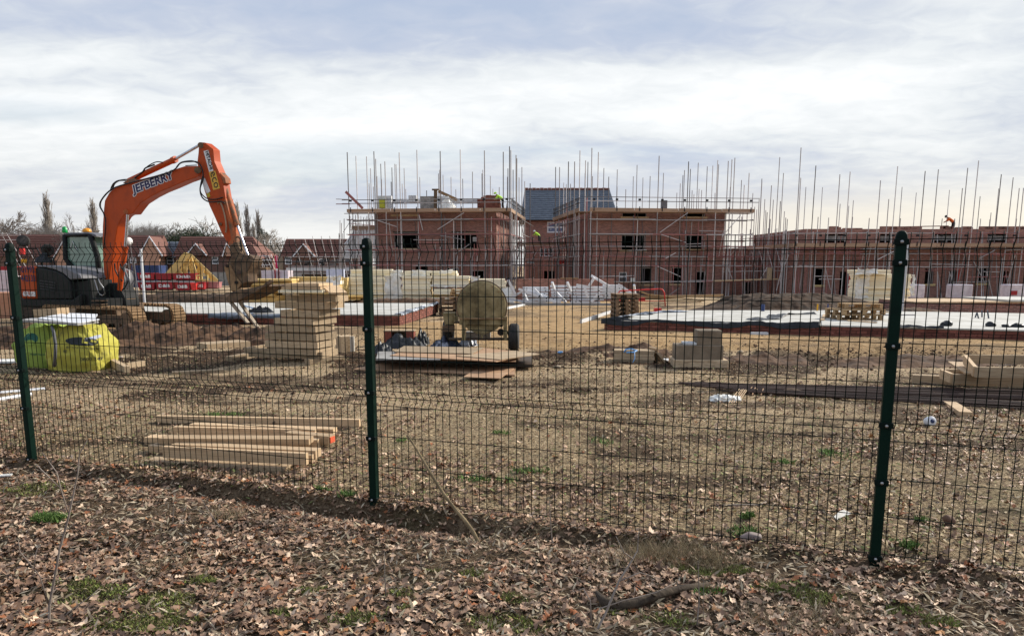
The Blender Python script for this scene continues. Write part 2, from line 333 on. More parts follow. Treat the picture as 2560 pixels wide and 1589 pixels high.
def npmesh(name, V, Fq, m, parent=None, smooth=False, col=None, n=4):
    me = bpy.data.meshes.new(name); V = np.asarray(V, dtype=np.float32); Fq = np.asarray(Fq, dtype=np.int32)
    me.vertices.add(len(V)); me.vertices.foreach_set('co', V.ravel()); k = Fq.shape[1]
    me.loops.add(Fq.size); me.loops.foreach_set('vertex_index', Fq.ravel()); me.polygons.add(len(Fq))
    me.polygons.foreach_set('loop_start', np.arange(0, Fq.size, k, dtype=np.int32))
    if smooth: me.polygons.foreach_set('use_smooth', np.ones(len(Fq), dtype=bool))
    me.update(calc_edges=True)
    if col is not None:
        a = me.attributes.new('tint', 'FLOAT_COLOR', 'POINT'); a.data.foreach_set('color', np.asarray(col, dtype=np.float32).ravel())
    me.materials.append(m); return link(bpy.data.objects.new(name, me), parent)

# vectorised value noise
_perm = np.random.default_rng(5).permutation(1024)
def vn(x, y, s=0):
    xi = np.floor(x).astype(int); yi = np.floor(y).astype(int); xf = x - xi; yf = y - yi
    def h(a, b): return _perm[(_perm[(a + s * 131) & 1023] + b) & 1023] / 1023.0
    u = xf * xf * (3 - 2 * xf); v = yf * yf * (3 - 2 * yf)
    return (h(xi, yi) * (1 - u) + h(xi + 1, yi) * u) * (1 - v) + (h(xi, yi + 1) * (1 - u) + h(xi + 1, yi + 1) * u) * v
def fbm(x, y, o=4, s=0):
    t = 0; a = 0.5
    for k in range(o): t = t + a * (vn(x * 2 ** k + 17.3 * k, y * 2 ** k + 9.1 * k, s + k) - 0.5); a *= 0.5
    return t
def sst(x, a, b):
    t = np.clip((x - a) / (b - a), 0, 1); return t * t * (3 - 2 * t)

# the fence line
FP0 = Vector((-3.94, 5.86, 0)); FP2 = Vector((2.0, 3.80, 0)); FD = (FP2 - FP0).normalized(); FN = Vector((FD.y, -FD.x, 0))   # FN points to the camera side
STEP = (FP2 - FP0).length / 2
def fdist(x, y): return (x - FP0.x) * FN.x + (y - FP0.y) * FN.y      # >0 on the camera side
def falong(x, y): return (x - FP0.x) * FD.x + (y - FP0.y) * FD.y

# ---------------------------------------------------------------- ground
def gz(x, y):
    x = np.asarray(x, float); y = np.asarray(y, float)
    base = np.where(y < 8, 0, np.where(y < 21, -0.012 * (y - 8), np.where(y < 70, -0.156 - 0.0222 * (y - 21), -1.244)))
    far = sst(y, 12, 30)
    b = base + fbm(x * 0.55, y * 0.55, 4, 3) * 0.10 * (1 - 0.4 * far)
    d = fdist(x, y)
    b = b + fbm(x * 2.6, y * 3.6, 4, 8) * 0.055 * (1 - sst(y, 15, 21))
    b = b + fbm(x * 9, y * 9, 2, 4) * 0.03 * (1 - sst(y, 10, 14))
    # the shallow trench dug along the wire, on this side
    al = falong(x, y); k = sst(d, 0.02, 0.10) * (1 - sst(d, 0.15, 0.42)) * (0.30 + 1.5 * np.clip(fbm(al * 0.9, al * 0 + 2, 3, 9) + 0.35, 0, 1)) * (1 - sst(al, 4.7, 5.3)) * (0.25 + 0.75 * sst(al, 0.4, 1.0))
    b = b - 0.12 * k * (0.75 + 1.2 * fbm(x * 6, y * 6, 3, 77)) + 0.035 * np.exp(-((d + 0.02) / 0.07) ** 2)
    b = b + 0.05 * sst(d, 0.4, 2.0)
    # churned ruts on the clay
    rut = sst(y, 11.5, 13.5) * (1 - sst(y, 15.5, 17.5)) * (0.6 + 0.4 * sst(x, -2, 3))
    b = b + rut * (fbm(x * 1.6, y * 2.6, 4, 12) * 0.20 + np.abs(fbm(x * 4.5, y * 5.5, 3, 15)) * 0.16)
    return b
def build_ground():
    def geo(a, b, n, p=2.2): t = np.linspace(0, 1, n + 1)[1:]; return a + (b - a) * t ** p
    xs = np.concatenate([-geo(9, 700, 60)[::-1], np.linspace(-9, 9, 380), geo(9, 700, 60)])
    ys = np.concatenate([-geo(-1.2, 60, 12)[::-1], np.linspace(1.2, 14, 290), geo(14, 24, 60, 1.15), geo(24, 70, 70, 1.4), geo(70, 1400, 40)])
    X, Y = np.meshgrid(xs, ys); Z = gz(X, Y)
    nx, ny = len(xs), len(ys); V = np.stack([X, Y, Z], -1).reshape(-1, 3)
    i = np.arange(nx * ny).reshape(ny, nx); Fq = np.stack([i[:-1, :-1], i[:-1, 1:], i[1:, 1:], i[1:, :-1]], -1).reshape(-1, 4)
    x, y = X.ravel(), Y.ravel(); d = fdist(x, y)
    n1 = fbm(x * 0.5, y * 0.5, 5, 21); n2 = fbm(x * 1.7, y * 1.7, 4, 33)
    litter = sst(d + n2 * 0.5, -0.35, 0.15)
    litter = np.maximum(litter, 0.8 * sst(n1 + 0.25 * n2, 0.10, 0.26) * (1 - sst(y, 7, 9.5)))
    sand = sst(y + n1 * 4.0 + n2 * 1.0 + 0.16 * x, 14.0, 15.6) * (1 - sst(y, 48, 60)) * np.maximum(sst(x + n1 * 2, -5.5, -2.5), 0.55 * (1 - sst(x, -16, -14)))
    tracky = sst(y, 26, 30) * sst(n1, -0.05, 0.12) * 0.6
    sand = np.clip(sand - tracky * 0.7 - sst(n2, 0.12, 0.3) * 0.45, 0, 1) * np.where((y > 24) & ((x < -0.09 * y + 1) | (x > 0.155 * y + 1.5)), 0.25, 1)
    pale = sst(y + n1 * 3, 6.8, 8.6) * (1 - sand)
    str_ = fbm(x * 0.9, y * 2.6, 5, 61); near = (1 - sst(y, 9, 12))
    mud = np.clip(near * 0.85 * sst(str_, 0.02, 0.12) + sst(n1 * 1.0 + n2 * 0.6 + 0.15 * np.exp(-((y - 13.6 - 0.1 * x) / 1.1) ** 2), -0.02, 0.13) * sst(y, 8.5, 11.5), 0, 1) * (1 - 0.75 * sand)
    moss = sst(n2 * 0.9 + fbm(x * 5, y * 5, 3, 44) * 0.5, 0.09, 0.22) * sst(-np.abs(y - 4.5) , -4.2, -1.0)
    me_col = np.stack([sand, pale, mud, np.ones_like(sand)], -1)
    m = bpy.data.materials.new('site_ground'); m.use_nodes = True; nt = m.node_tree; N = nt.nodes.new; L = nt.links.new
    b = nt.nodes['Principled BSDF']; b.inputs['Roughness'].default_value = 0.93; b.inputs['Specular IOR Level'].default_value = 0.15
    ge = N('ShaderNodeNewGeometry')
    def noise(scale, det=8, rough=0.65, st=None):
        n = N('ShaderNodeTexNoise'); n.inputs['Scale'].default_value = scale; n.inputs['Detail'].default_value = det; n.inputs['Roughness'].default_value = rough
        if st:
            mp = N('ShaderNodeMapping'); mp.inputs['Scale'].default_value = st; L(ge.outputs['Position'], mp.inputs[0]); L(mp.outputs[0], n.inputs['Vector'])
        else: L(ge.outputs['Position'], n.inputs['Vector'])
        return n.outputs[0]
    def ramp(f, *st):
        r = N('ShaderNodeValToRGB'); L(f, r.inputs[0]); e = r.color_ramp.elements
        e[0].position = st[0][0]; e[0].color = (*st[0][1], 1); e[1].position = st[-1][0]; e[1].color = (*st[-1][1], 1)
        for p, c in st[1:-1]: q = e.new(p); q.color = (*c, 1)
        return r.outputs[0]
    def mix(f, a, c):
        n = N('ShaderNodeMix'); n.data_type = 'RGBA'; L(f, n.inputs[0]); L(a, n.inputs[6]); L(c, n.inputs[7]); return n.outputs[2]
    at_ = N('ShaderNodeAttribute'); at_.attribute_name = 'tint'; sp = N('ShaderNodeSeparateColor'); L(at_.outputs['Color'], sp.inputs[0])
    a2 = N('ShaderNodeAttribute'); a2.attribute_name = 'zones'; sp2 = N('ShaderNodeSeparateColor'); L(a2.outputs['Color'], sp2.inputs[0])
    fine = noise(38, 10, 0.75); medn = noise(5, 9, 0.7); peb = noise(90, 4, 0.6)
    base = ramp(fine, (0.37, (0.075, 0.046, 0.026)), (0.46, (0.26, 0.185, 0.105)), (0.535, (0.50, 0.375, 0.225)), (0.64, (0.68, 0.54, 0.34)))
    palec = ramp(fine, (0.34, (0.15, 0.095, 0.052)), (0.44, (0.42, 0.30, 0.18)), (0.55, (0.60, 0.455, 0.285)), (0.68, (0.72, 0.57, 0.37)))
    sandc = ramp(medn, (0.30, (0.19, 0.115, 0.052)), (0.42, (0.37, 0.235, 0.11)), (0.56, (0.50, 0.33, 0.165)), (0.72, (0.62, 0.45, 0.26)))
    mudc = ramp(noise(14, 9, 0.75), (0.34, (0.022, 0.014, 0.009)), (0.48, (0.060, 0.037, 0.022)), (0.60, (0.13, 0.082, 0.05)), (0.72, (0.30, 0.21, 0.135)))
    litc = ramp(fine, (0.35, (0.075, 0.05, 0.032)), (0.5, (0.17, 0.115, 0.07)), (0.66, (0.32, 0.23, 0.15)))
    mosc = ramp(fine, (0.35, (0.03, 0.045, 0.012)), (0.55, (0.10, 0.14, 0.035)), (0.7, (0.2, 0.24, 0.08)))
    c = mix(sp.outputs[1], base, palec); c = mix(sp.outputs[0], c, sandc); c = mix(sp.outputs[2], c, mudc)
    c = mix(sp2.outputs[0], c, litc)
    mm = N('ShaderNodeMath'); mm.operation = 'MULTIPLY'; L(sp2.outputs[1], mm.inputs[0]); mm.inputs[1].default_value = 0.18
    c = mix(mm.outputs[0], c, mosc); L(c, b.inputs['Base Color'])
    bp = N('ShaderNodeBump'); bp.inputs['Strength'].default_value = 1.0; bp.inputs['Distance'].default_value = 0.03; L(fine, bp.inputs['Height'])
    bp2 = N('ShaderNodeBump'); bp2.inputs['Strength'].default_value = 0.8; bp2.inputs['Distance'].default_value = 0.12; L(noise(7, 8, 0.7), bp2.inputs['Height']); L(bp.outputs[0], bp2.inputs['Normal'])
    L(bp2.outputs[0], b.inputs['Normal'])
    o = npmesh('ground', V, Fq, m, smooth=True, col=me_col)
    a = o.data.attributes.new('zones', 'FLOAT_COLOR', 'POINT'); a.data.foreach_set('color', np.stack([litter, moss, moss * 0, moss * 0 + 1], -1).astype(np.float32).ravel())
    tag(o, kind='structure')
build_ground()

# ---------------------------------------------------------------- leaf litter, flakes, moss, clods
def tint_mat(name, rough=0.7, spec=0.3, trans=0.0):
    m = bpy.data.materials.new(name); m.use_nodes = True; nt = m.node_tree; b = nt.nodes['Principled BSDF']
    a = nt.nodes.new('ShaderNodeAttribute'); a.attribute_name = 'tint'; nt.links.new(a.outputs['Color'], b.inputs['Base Color'])
    b.inputs['Roughness'].default_value = rough; b.inputs['Specular IOR Level'].default_value = spec; return m
LEAFC = np.array([(0.15, 0.092, 0.060), (0.25, 0.165, 0.115), (0.37, 0.265, 0.19), (0.54, 0.42, 0.32), (0.25, 0.10, 0.045), (0.075, 0.045, 0.030), (0.19, 0.12, 0.083), (0.28, 0.19, 0.135), (0.32, 0.165, 0.07)])
LEAFP = np.array([0.19, 0.22, 0.14, 0.065, 0.045, 0.10, 0.14, 0.09, 0.012]); LEAFP = LEAFP / LEAFP.sum()
def leaves(name, X, Y, size, lift, tilt, curl, seed, label, cols=LEAFC, probs=LEAFP, mind=0.0):
    g = np.random.default_rng(seed); n = len(X)
    t = np.array([0.0, 0.16, 0.30, 0.42, 0.58, 0.70, 0.86, 1.0]); hw = np.array([0.02, 0.13, 0.11, 0.27, 0.17, 0.31, 0.22, 0.02])
    k = len(t)
    L = size * g.uniform(0.65, 1.25, n); wsc = g.uniform(0.75, 1.15, n)
    cl = curl * g.normal(0, 1, n); cc = np.abs(curl * g.normal(0, 1.0, n)) * np.sign(g.uniform(-0.4, 1, n))
    pts = np.zeros((n, 3, k, 3))
    jit = g.uniform(0.7, 1.25, (n, k))
    for j, sgn in enumerate((-1, 0, 1)):
        yy = sgn * hw[None, :] * wsc[:, None] * jit
        xx = (t[None, :] - 0.5) + 0 * yy
        zz = cl[:, None] * (xx ** 2) * 1.4 + cc[:, None] * (yy ** 2) * 5.0 + (0.06 * g.normal(0, 1, (n, k)) * abs(sgn))
        pts[:, j, :, 0] = xx; pts[:, j, :, 1] = yy; pts[:, j, :, 2] = zz
    pts *= L[:, None, None, None]
    yaw = g.uniform(0, 2 * np.pi, n); ax = g.uniform(0, 2 * np.pi, n); ti = np.abs(g.normal(0, tilt, n))
    # rotate by tilt about horizontal axis ax then yaw
    ux, uy = np.cos(ax), np.sin(ax); c, s = np.cos(ti), np.sin(ti); C = 1 - c
    Rm = np.zeros((n, 3, 3)); Rm[:, 0, 0] = c + ux * ux * C; Rm[:, 0, 1] = ux * uy * C; Rm[:, 0, 2] = uy * s
    Rm[:, 1, 0] = ux * uy * C; Rm[:, 1, 1] = c + uy * uy * C; Rm[:, 1, 2] = -ux * s; Rm[:, 2, 0] = -uy * s; Rm[:, 2, 1] = ux * s; Rm[:, 2, 2] = c
    cy, sy = np.cos(yaw), np.sin(yaw); Rz = np.zeros((n, 3, 3)); Rz[:, 0, 0] = cy; Rz[:, 0, 1] = -sy; Rz[:, 1, 0] = sy; Rz[:, 1, 1] = cy; Rz[:, 2, 2] = 1
    Rm = Rm @ Rz
    P = np.einsum('nab,njkb->njka', Rm, pts)
    z0 = gz(X, Y) + lift * g.uniform(0.2, 1.0, n) + 0.3 * L * np.sin(ti) * 0.9
    P[..., 0] += X[:, None, None]; P[..., 1] += Y[:, None, None]; P[..., 2] += z0[:, None, None]
    V = P.reshape(-1, 3); idx = np.arange(n * 3 * k).reshape(n, 3, k)
    q1 = np.stack([idx[:, 0, :-1], idx[:, 0, 1:], idx[:, 1, 1:], idx[:, 1, :-1]], -1).reshape(-1, 4)
    q2 = np.stack([idx[:, 1, :-1], idx[:, 1, 1:], idx[:, 2, 1:], idx[:, 2, :-1]], -1).reshape(-1, 4)
    ci = cols[g.choice(len(cols), n, p=probs)] * np.array([1.38, 1.29, 1.18]) * g.uniform(0.75, 1.2, n)[:, None]
    col = np.repeat(np.concatenate([ci, np.ones((n, 1))], 1), 3 * k, 0)
    o = npmesh(name, V, np.concatenate([q1, q2]), tint_mat(name + '_surface', 0.6, 0.35), col=col)
    return tag(o, label, 'leaves', kind='stuff')
def scatter(n, y0, y1, ymar=1.2, g=rng):
    y = g.uniform(y0, y1, n); x = g.uniform(-1, 1, n) * (0.74 * y + ymar); return x, y
MOSS = [(420, 1520, 0.15, 4200), (370, 1575, 0.22, 6000), (500, 1465, 0.09, 1500), (200, 1480, 0.10, 1300), (255, 1495, 0.10, 900), (1180, 1440, 0.09, 1100), (1090, 1435, 0.07, 700), (1260, 1570, 0.16, 2300), (1290, 1505, 0.08, 700), (880, 1570, 0.13, 1500), (1000, 1545, 0.06, 600),
        (1770, 1430, 0.09, 900), (1850, 1425, 0.08, 900), (1960, 1470, 0.15, 1700), (2050, 1495, 0.11, 1400), (1720, 1420, 0.08, 700), (2340, 1565, 0.10, 1100), (2260, 1530, 0.09, 600), (770, 1490, 0.08, 500), (90, 1225, 0.22, 1400), (1560, 1530, 0.08, 600), (700, 1560, 0.07, 500), (230, 1510, 0.18, 900), (1010, 1500, 0.1, 500), (1660, 1560, 0.14, 900)]
def mossy(X, Y):
    k = np.ones(len(X))
    for (u, v, r, n) in MOSS:
        p = on(u, v); q = ((X - p.x) / (r * 1.15)) ** 2 + ((Y - p.y) / (r * 0.7)) ** 2; k = np.minimum(k, 0.10 + 0.9 * sst(q, 0.5, 1.4))
    return k
X, Y = scatter(44000, 2.2, 7.2); d = fdist(X, Y); nn = fbm(X * 1.3, Y * 1.3, 4, 71)
keep = (rng.uniform(0, 1, len(X)) < mossy(X, Y)) & (rng.uniform(0, 1, len(X)) < 1 - 0.5 * np.exp(-((d - 0.09) / 0.04) ** 2) * (nn > 0.0)) & (d > -0.12) & (Y < 7.2) & (rng.uniform(0, 1, len(X)) < np.clip(0.66 + nn * 2.6, 0.10, 1))
leaves('fallen_leaves', X[keep], Y[keep], 0.055, 0.020, 0.25, 0.36, 3, 'thick carpet of brown oak leaves on this side of the green fence')
X, Y = scatter(26000, 3.6, 10.5); d = fdist(X, Y); nn = fbm(X * 0.6, Y * 0.6, 4, 91)
keep = (d < 0.05) & (rng.uniform(0, 1, len(X)) < np.clip((nn + 0.06) * 4.0, 0.05, 1) * (1 - sst(Y, 6.5, 9.5)) + 0.07)
leaves('drifted_leaves', X[keep], Y[keep], 0.055, 0.014, 0.3, 0.5, 5, 'dead leaves drifted on the bare earth behind the fence')
# small flakes, straw and stone chips behind the wire
def flakes(name, X, Y, size, seed, label, cols, thick=0.5, cat='debris'):
    g = np.random.default_rng(seed); n = len(X); L = size * g.uniform(0.4, 1.5, n); Wd = L * g.uniform(0.2, thick, n); a = g.uniform(0, np.pi, n); ti = g.normal(0, 0.35, n)
    z = gz(X, Y); dx = np.stack([np.cos(a), np.sin(a), np.sin(ti)], -1); dy = np.stack([-np.sin(a), np.cos(a), g.normal(0, 0.3, n)], -1)
    c = np.stack([X, Y, z + 0.006 + 0.3 * L * np.abs(np.sin(ti))], -1)
    P = np.stack([c - dx * L[:, None] / 2, c + dy * Wd[:, None] / 2 + [0, 0, 0.004], c + dx * L[:, None] / 2, c - dy * Wd[:, None] / 2 + [0, 0, 0.004]], 1)
    idx = np.arange(n * 4).reshape(n, 4); ci = np.array(cols)[g.integers(0, len(cols), n)] * g.uniform(0.7, 1.25, n)[:, None]
    return tag(npmesh(name, P.reshape(-1, 3), idx, tint_mat(name + '_surface', 0.8, 0.2), col=np.repeat(np.concatenate([ci, np.ones((n, 1))], 1), 4, 0)), label, cat, kind='stuff')
X, Y = scatter(150000, 3.6, 13.5); d = fdist(X, Y); keep = (d < 0.1) & (rng.uniform(0, 1, len(X)) < 0.25 + 0.75 * np.clip(0.5 + fbm(X * 0.9, Y * 0.9, 4, 51) * 3, 0, 1) * (1 - 0.5 * sst(Y, 9, 13.5)))
flakes('leaf_crumbs', X[keep], Y[keep], 0.034, 8, 'crumbled leaves and straw strewn over the earth behind the fence', [(0.50, 0.38, 0.22), (0.40, 0.28, 0.16), (0.26, 0.17, 0.10), (0.13, 0.08, 0.05), (0.55, 0.44, 0.28), (0.07, 0.045, 0.03), (0.20, 0.22, 0.08), (0.16, 0.10, 0.065)])
X, Y = scatter(42000, 2.2, 6.8); keep = fdist(X, Y) > 0
flakes('litter_twigs', X[keep], Y[keep], 0.05, 9, 'stalks and crumbs mixed into the leaf carpet', [(0.36, 0.28, 0.19), (0.25, 0.19, 0.13), (0.13, 0.09, 0.06), (0.50, 0.42, 0.30), (0.42, 0.34, 0.22)], 0.22)
def moss(name, spots, label, cols, blade=0.03, wd=0.004, seed=1):
    g = np.random.default_rng(seed); PX = []; PY = []
    for (u, v, r, n) in spots:
        n = int(n * (0.75 if name == 'moss' else 1)); p = on(u, v); a = g.uniform(0, 2 * np.pi, n); rr = r * np.sqrt(g.uniform(0, 1, n)) * (0.6 + 0.5 * g.uniform(0, 1, n))
        x = p.x + rr * np.cos(a) * 1.25; y = p.y + rr * np.sin(a) * 0.75; k = (vn(x * 9, y * 9, 3) + 0.35 * g.uniform(-1, 1, n)) > (0.42 + 0.30 * (rr / r - 0.4)); PX.append(x[k]); PY.append(y[k])
    X = np.concatenate(PX); Y = np.concatenate(PY); n = len(X); h = blade * g.uniform(0.4, 1.3, n); a = g.uniform(0, 2 * np.pi, n); z = gz(X, Y) + 0.004 + 0.012 * vn(X * 30, Y * 30, 6)
    lx, ly = g.normal(0, 0.55, n) * h, g.normal(0, 0.55, n) * h
    P = np.stack([np.stack([X - wd * np.cos(a), Y - wd * np.sin(a), z], -1), np.stack([X + wd * np.cos(a), Y + wd * np.sin(a), z], -1), np.stack([X + lx, Y + ly, z + h], -1)], 1)
    ci = np.array(cols)[g.integers(0, len(cols), n)] * g.uniform(0.7, 1.2, n)[:, None]
    return tag(npmesh(name, P.reshape(-1, 3), np.arange(n * 3).reshape(n, 3), tint_mat(name + '_surface', 0.85, 0.2), col=np.repeat(np.concatenate([ci, np.ones((n, 1))], 1), 3, 0)), label, 'moss', kind='stuff')
GM = [(0.13, 0.16, 0.04), (0.21, 0.26, 0.06), (0.28, 0.32, 0.10), (0.24, 0.19, 0.11), (0.17, 0.17, 0.06), (0.13, 0.10, 0.05), (0.24, 0.19, 0.10), (0.26, 0.29, 0.08)]
moss('moss', MOSS,
     'bright green moss cushions among the leaves in front of the fence', GM, 0.014, 0.005, 2)
moss('weeds', [(135, 1310, 0.09, 900), (100, 1316, 0.05, 300), (810, 1237, 0.05, 250), (870, 1250, 0.06, 250), (1865, 1295, 0.05, 260), (2300, 1305, 0.05, 260), (1860, 1330, 0.10, 160), (1240, 1090, 0.12, 260), (1330, 1185, 0.14, 260), (1180, 1205, 0.14, 240), (990, 1110, 0.12, 200), (2090, 1140, 0.14, 200), (1260, 1205, 0.1, 150), (1960, 1160, 0.1, 150), (1500, 1110, 0.15, 200), (560, 1050, 0.2, 200), (2060, 1130, 0.1, 150), (2270, 1365, 0.06, 260), (1780, 1480, 0.1, 300)],
     'small green weeds sprouting beside the fence', [(0.09, 0.17, 0.04), (0.14, 0.23, 0.06), (0.22, 0.30, 0.11)], 0.035, 0.006, 4)
moss('dry_grass', [(1700, 1390, 0.28, 1800), (1640, 1370, 0.2, 900), (1560, 1400, 0.2, 600), (1780, 1400, 0.2, 700), (2000, 1560, 0.3, 900), (380, 1430, 0.25, 400), (1250, 1340, 0.3, 200), (560, 1300, 0.15, 300)],
     'wispy dead grass around the foot of the fence', [(0.30, 0.23, 0.14), (0.40, 0.33, 0.2), (0.22, 0.17, 0.1)], 0.07, 0.0014, 6)
def clods(name, boxes, n, smin, smax, m, label, seed):
    g = np.random.default_rng(seed); V = []; Fc = []
    base = np.array([(1, 0, 0), (-1, 0, 0), (0, 1, 0), (0, -1, 0), (0, 0, 1), (0, 0, -0.6)], float); fc = np.array([(0, 2, 4), (2, 1, 4), (1, 3, 4), (3, 0, 4), (2, 0, 5), (1, 2, 5), (3, 1, 5), (0, 3, 5)])
    for (x0, y0, x1, y1, w) in boxes:
        k = int(n * w); x = g.uniform(x0, x1, k); y = g.uniform(y0, y1, k); s = smin + (smax - smin) * g.uniform(0, 1, k) ** 3
        P = base[None] * g.uniform(0.5, 1.2, (k, 6, 1)) * s[:, None, None]; a = g.uniform(0, 6.28, k); c, sn = np.cos(a)[:, None], np.sin(a)[:, None]
        X_ = P[..., 0] * c - P[..., 1] * sn; Y_ = P[..., 0] * sn + P[..., 1] * c; P[..., 0] = X_ + x[:, None]; P[..., 1] = Y_ + y[:, None]; P[..., 2] = P[..., 2] * 0.6 + gz(x, y)[:, None] + s[:, None] * 0.15
        st = sum(len(v) for v in V); V.append(P.reshape(-1, 3)); Fc.append((fc[None] + 6 * np.arange(k)[:, None, None] + st).reshape(-1, 3))
    return tag(npmesh(name, np.concatenate(V), np.concatenate(Fc), m, smooth=True), label, 'clods', kind='stuff')
clods('earth_clods', [(-12, 9, 12, 15.5, 1.0), (-3, 12.0, 9, 14.5, 0.7), (-10, 14, -2, 19, 0.4), (-3, 15, 12, 21, 0.12), (-6, 22, 6, 40, 0.15)], 6500, 0.008, 0.045, m_soil, 'clods and crumbs of brown earth scattered across the site', 3)
clods('stones', [(-4, 3.9, 5, 9, 1.0), (-9, 9, 9, 13, 0.6), (-3, 15, 12, 21, 0.3)], 1800, 0.005, 0.020, mat('stone_chip', (0.42, 0.33, 0.21), (0.22, 0.16, 0.10), 0.9, scale=8), 'pale stone chips scattered over the earth behind the fence', 6)

# ---------------------------------------------------------------- green mesh fence
def build_fence():
    fence = thing('mesh_fence', 'dark green welded mesh security fence across the foreground', 'fence', FP0)
    ang = math.atan2(FD.y, FD.x)
    wires = [1.75, 1.70, 1.64, 1.425, 1.215, 1.005, 0.79, 0.74, 0.69, 0.48, 0.27, 0.055, 0.005]
    # vertical wire profile: straight with two-point V folds bending away from the camera side
    def prof():
        fold = 0.042
        return [(0, 1.785), (0, 1.75), (fold, 1.70), (0, 1.64), (0, 0.79), (fold, 0.74), (0, 0.69), (0, 0.055), (fold * 0.8, 0.02), (0, -0.03)]
    pr = prof(); vm = MB().tube([(0, a, z) for a, z in pr], 0.0026, 5).mesh('wire_v', True); vm.materials.append(m_wire)
    hm = MB().tube([(-0.5, 0, 0), (0.5, 0, 0)], 0.0028, 5).mesh('wire_h', False)
    foldz = {1.70: 0.042, 0.74: 0.042}
    for k in range(-1, 4):
        base = FP0 + FD * STEP * k
        p = bpy.data.objects.new('mesh_panel', None); p.empty_display_size = 0.1
        link(p, fence, Matrix.Translation(base) @ Matrix.Rotation(ang, 4, 'Z'))
        if k < 3:
            n = 61; sp = (STEP - 0.05) / n
            x0 = 0.03
            for i in range(n + 1):
                x = x0 + i * sp
                wx = base + FD * x
                M = Matrix.Translation(base + FD * x - FN * 0.034 + FN * random.uniform(-0.0015, 0.0015)) @ Matrix.Rotation(ang, 4, 'Z') @ Matrix.Rotation(R(random.uniform(-0.12, 0.12)), 4, 'Y')
                link(bpy.data.objects.new('vertical_wire', vm), p, M)
            for z in wires:
                off = -0.034 - foldz.get(z, 0.0)
                a = base + FD * 0.0 + FN * (off - 0.004) + Vector((0, 0, z)); b = a + FD * (STEP)
                rod('horizontal_wire', a, b, 0.0026, m_wire, p)
        # post: 60 x 40 box tube with a rounded cap
        po = base + FD * {1: 0.035, 2: -0.022}.get(k, 0.0)
        bm = MB().box((0, 0, 0.80), (0.052, 0.052, 1.88))
        post = bm.build('fence_post', m_green, fence, Matrix.Translation(po) @ Matrix.Rotation(ang, 4, 'Z'), bevel=0.004)
        MM = Matrix.Translation(po) @ Matrix.Rotation(ang, 4, 'Z')
        cap = MB(); pts = []
        prof_c = [(0.0, 1.0), (0.018, 1.0), (0.034, 0.93), (0.047, 0.74), (0.055, 0.45), (0.058, 0.08)]
        vs_, fs_ = [], []
        for h, s in prof_c:
            for q in range(16):
                a = 2 * math.pi * q / 16; cx, sy = math.cos(a), math.sin(a); e = 0.45
                vs_.append((0.0285 * s * math.copysign(abs(cx) ** e, cx), 0.0285 * s * math.copysign(abs(sy) ** e, sy), 1.735 + h))
        for j in range(len(prof_c) - 1):
            for q in range(16): fs_.append((j * 16 + q, j * 16 + (q + 1) % 16, (j + 1) * 16 + (q + 1) % 16, (j + 1) * 16 + q))
        fs_.append(tuple(80 + q for q in range(16))); cap.add(vs_, fs_)
        cap.build('post_cap', m_wire, post, MM, smooth=True)
        for z in (1.735, 1.63, 1.205, 0.785, 0.475, 0.05):
            c = MB(); c.box((0, -0.0305, z), (0.064, 0.008, 0.032)); c.box((0.031, -0.018, z), (0.007, 0.03, 0.026)); c.box((-0.031, -0.018, z), (0.007, 0.03, 0.026))
            c.build('clamp', m_wire, post, MM, bevel=0.002)
            MB().lathe([(0, 0.009), (0.005, 0.009), (0.009, 0.005), (0.010, 0.0005)], (0, -0.0345, z), (0, -1, 0), 12).build('bolt', m_bolt, post, MM, smooth=True)
build_fence()

# the stick leaning on the wire, twigs, a fallen branch, saplings
def stick(name, pts, r, m, label, cat, twigs=()):
    a = thing(name, label, cat, pts[0]) if twigs else None
    b = MB().tube(pts, r, 7)
    if a:
        b.build('stem', m, a, smooth=True)
        for t, rr in twigs: MB().tube(t, rr, 5).build('twig', m, a, smooth=True)
    else: tag(b.build(name, m, None, smooth=True), label, cat)
m_stick = mat('stripped_stick', (0.30, 0.22, 0.12), (0.13, 0.095, 0.05), 0.8, scale=9, bump=0.3, space='World')
m_twig = mat('grey_twig', (0.30, 0.25, 0.21), (0.16, 0.13, 0.11), 0.85, scale=9, bump=0.2, space='World')
def gp(u, v, dz=0.0):
    p = on(u, v, dz); return Vector((p.x, p.y, float(gz(p.x, p.y)) + dz))
fpl = lambda u, v: onpl(u, v, FP0 + FN * 0.02, FN)
bot = gp(1200, 1352); top = fpl(1016, 1090)
pts = [bot.lerp(top, t) + Vector((0.012 * math.sin(t * 9), 0, 0.008 * math.sin(t * 14))) for t in [i / 9 for i in range(10)]]
stick('leaning_stick', pts, [0.007 + 0.006 * (1 - t / 9) for t in range(10)], m_stick, 'bare broken stick leaning against the mesh, its foot in the leaves', 'stick')
def sapling(u0, v0, nodes, r0, label, branches):
    base = gp(u0, v0); Yb = base.y
    pts = [base] + [at(u, v, Yb + dy) for u, v, dy in nodes]
    fine = []
    for i in range(len(pts) - 1):
        for k in range(3): fine.append(pts[i].lerp(pts[i + 1], k / 3))
    fine.append(pts[-1]); n = len(fine)
    s = MB().tube(fine, [r0 * (1 - 0.8 * i / n) for i in range(n)], 6)
    a = thing('sapling', label, 'sapling', base, group='bare twigs growing in front of the fence'); s.build('stem', m_twig, a, smooth=True)
    for br in branches:
        MB().tube([at(u, v, Yb + dy) for u, v, dy in br], [r0 * 0.45 * (1 - 0.6 * i / len(br)) for i in range(len(br))], 5).build('twig', m_twig, a, smooth=True)
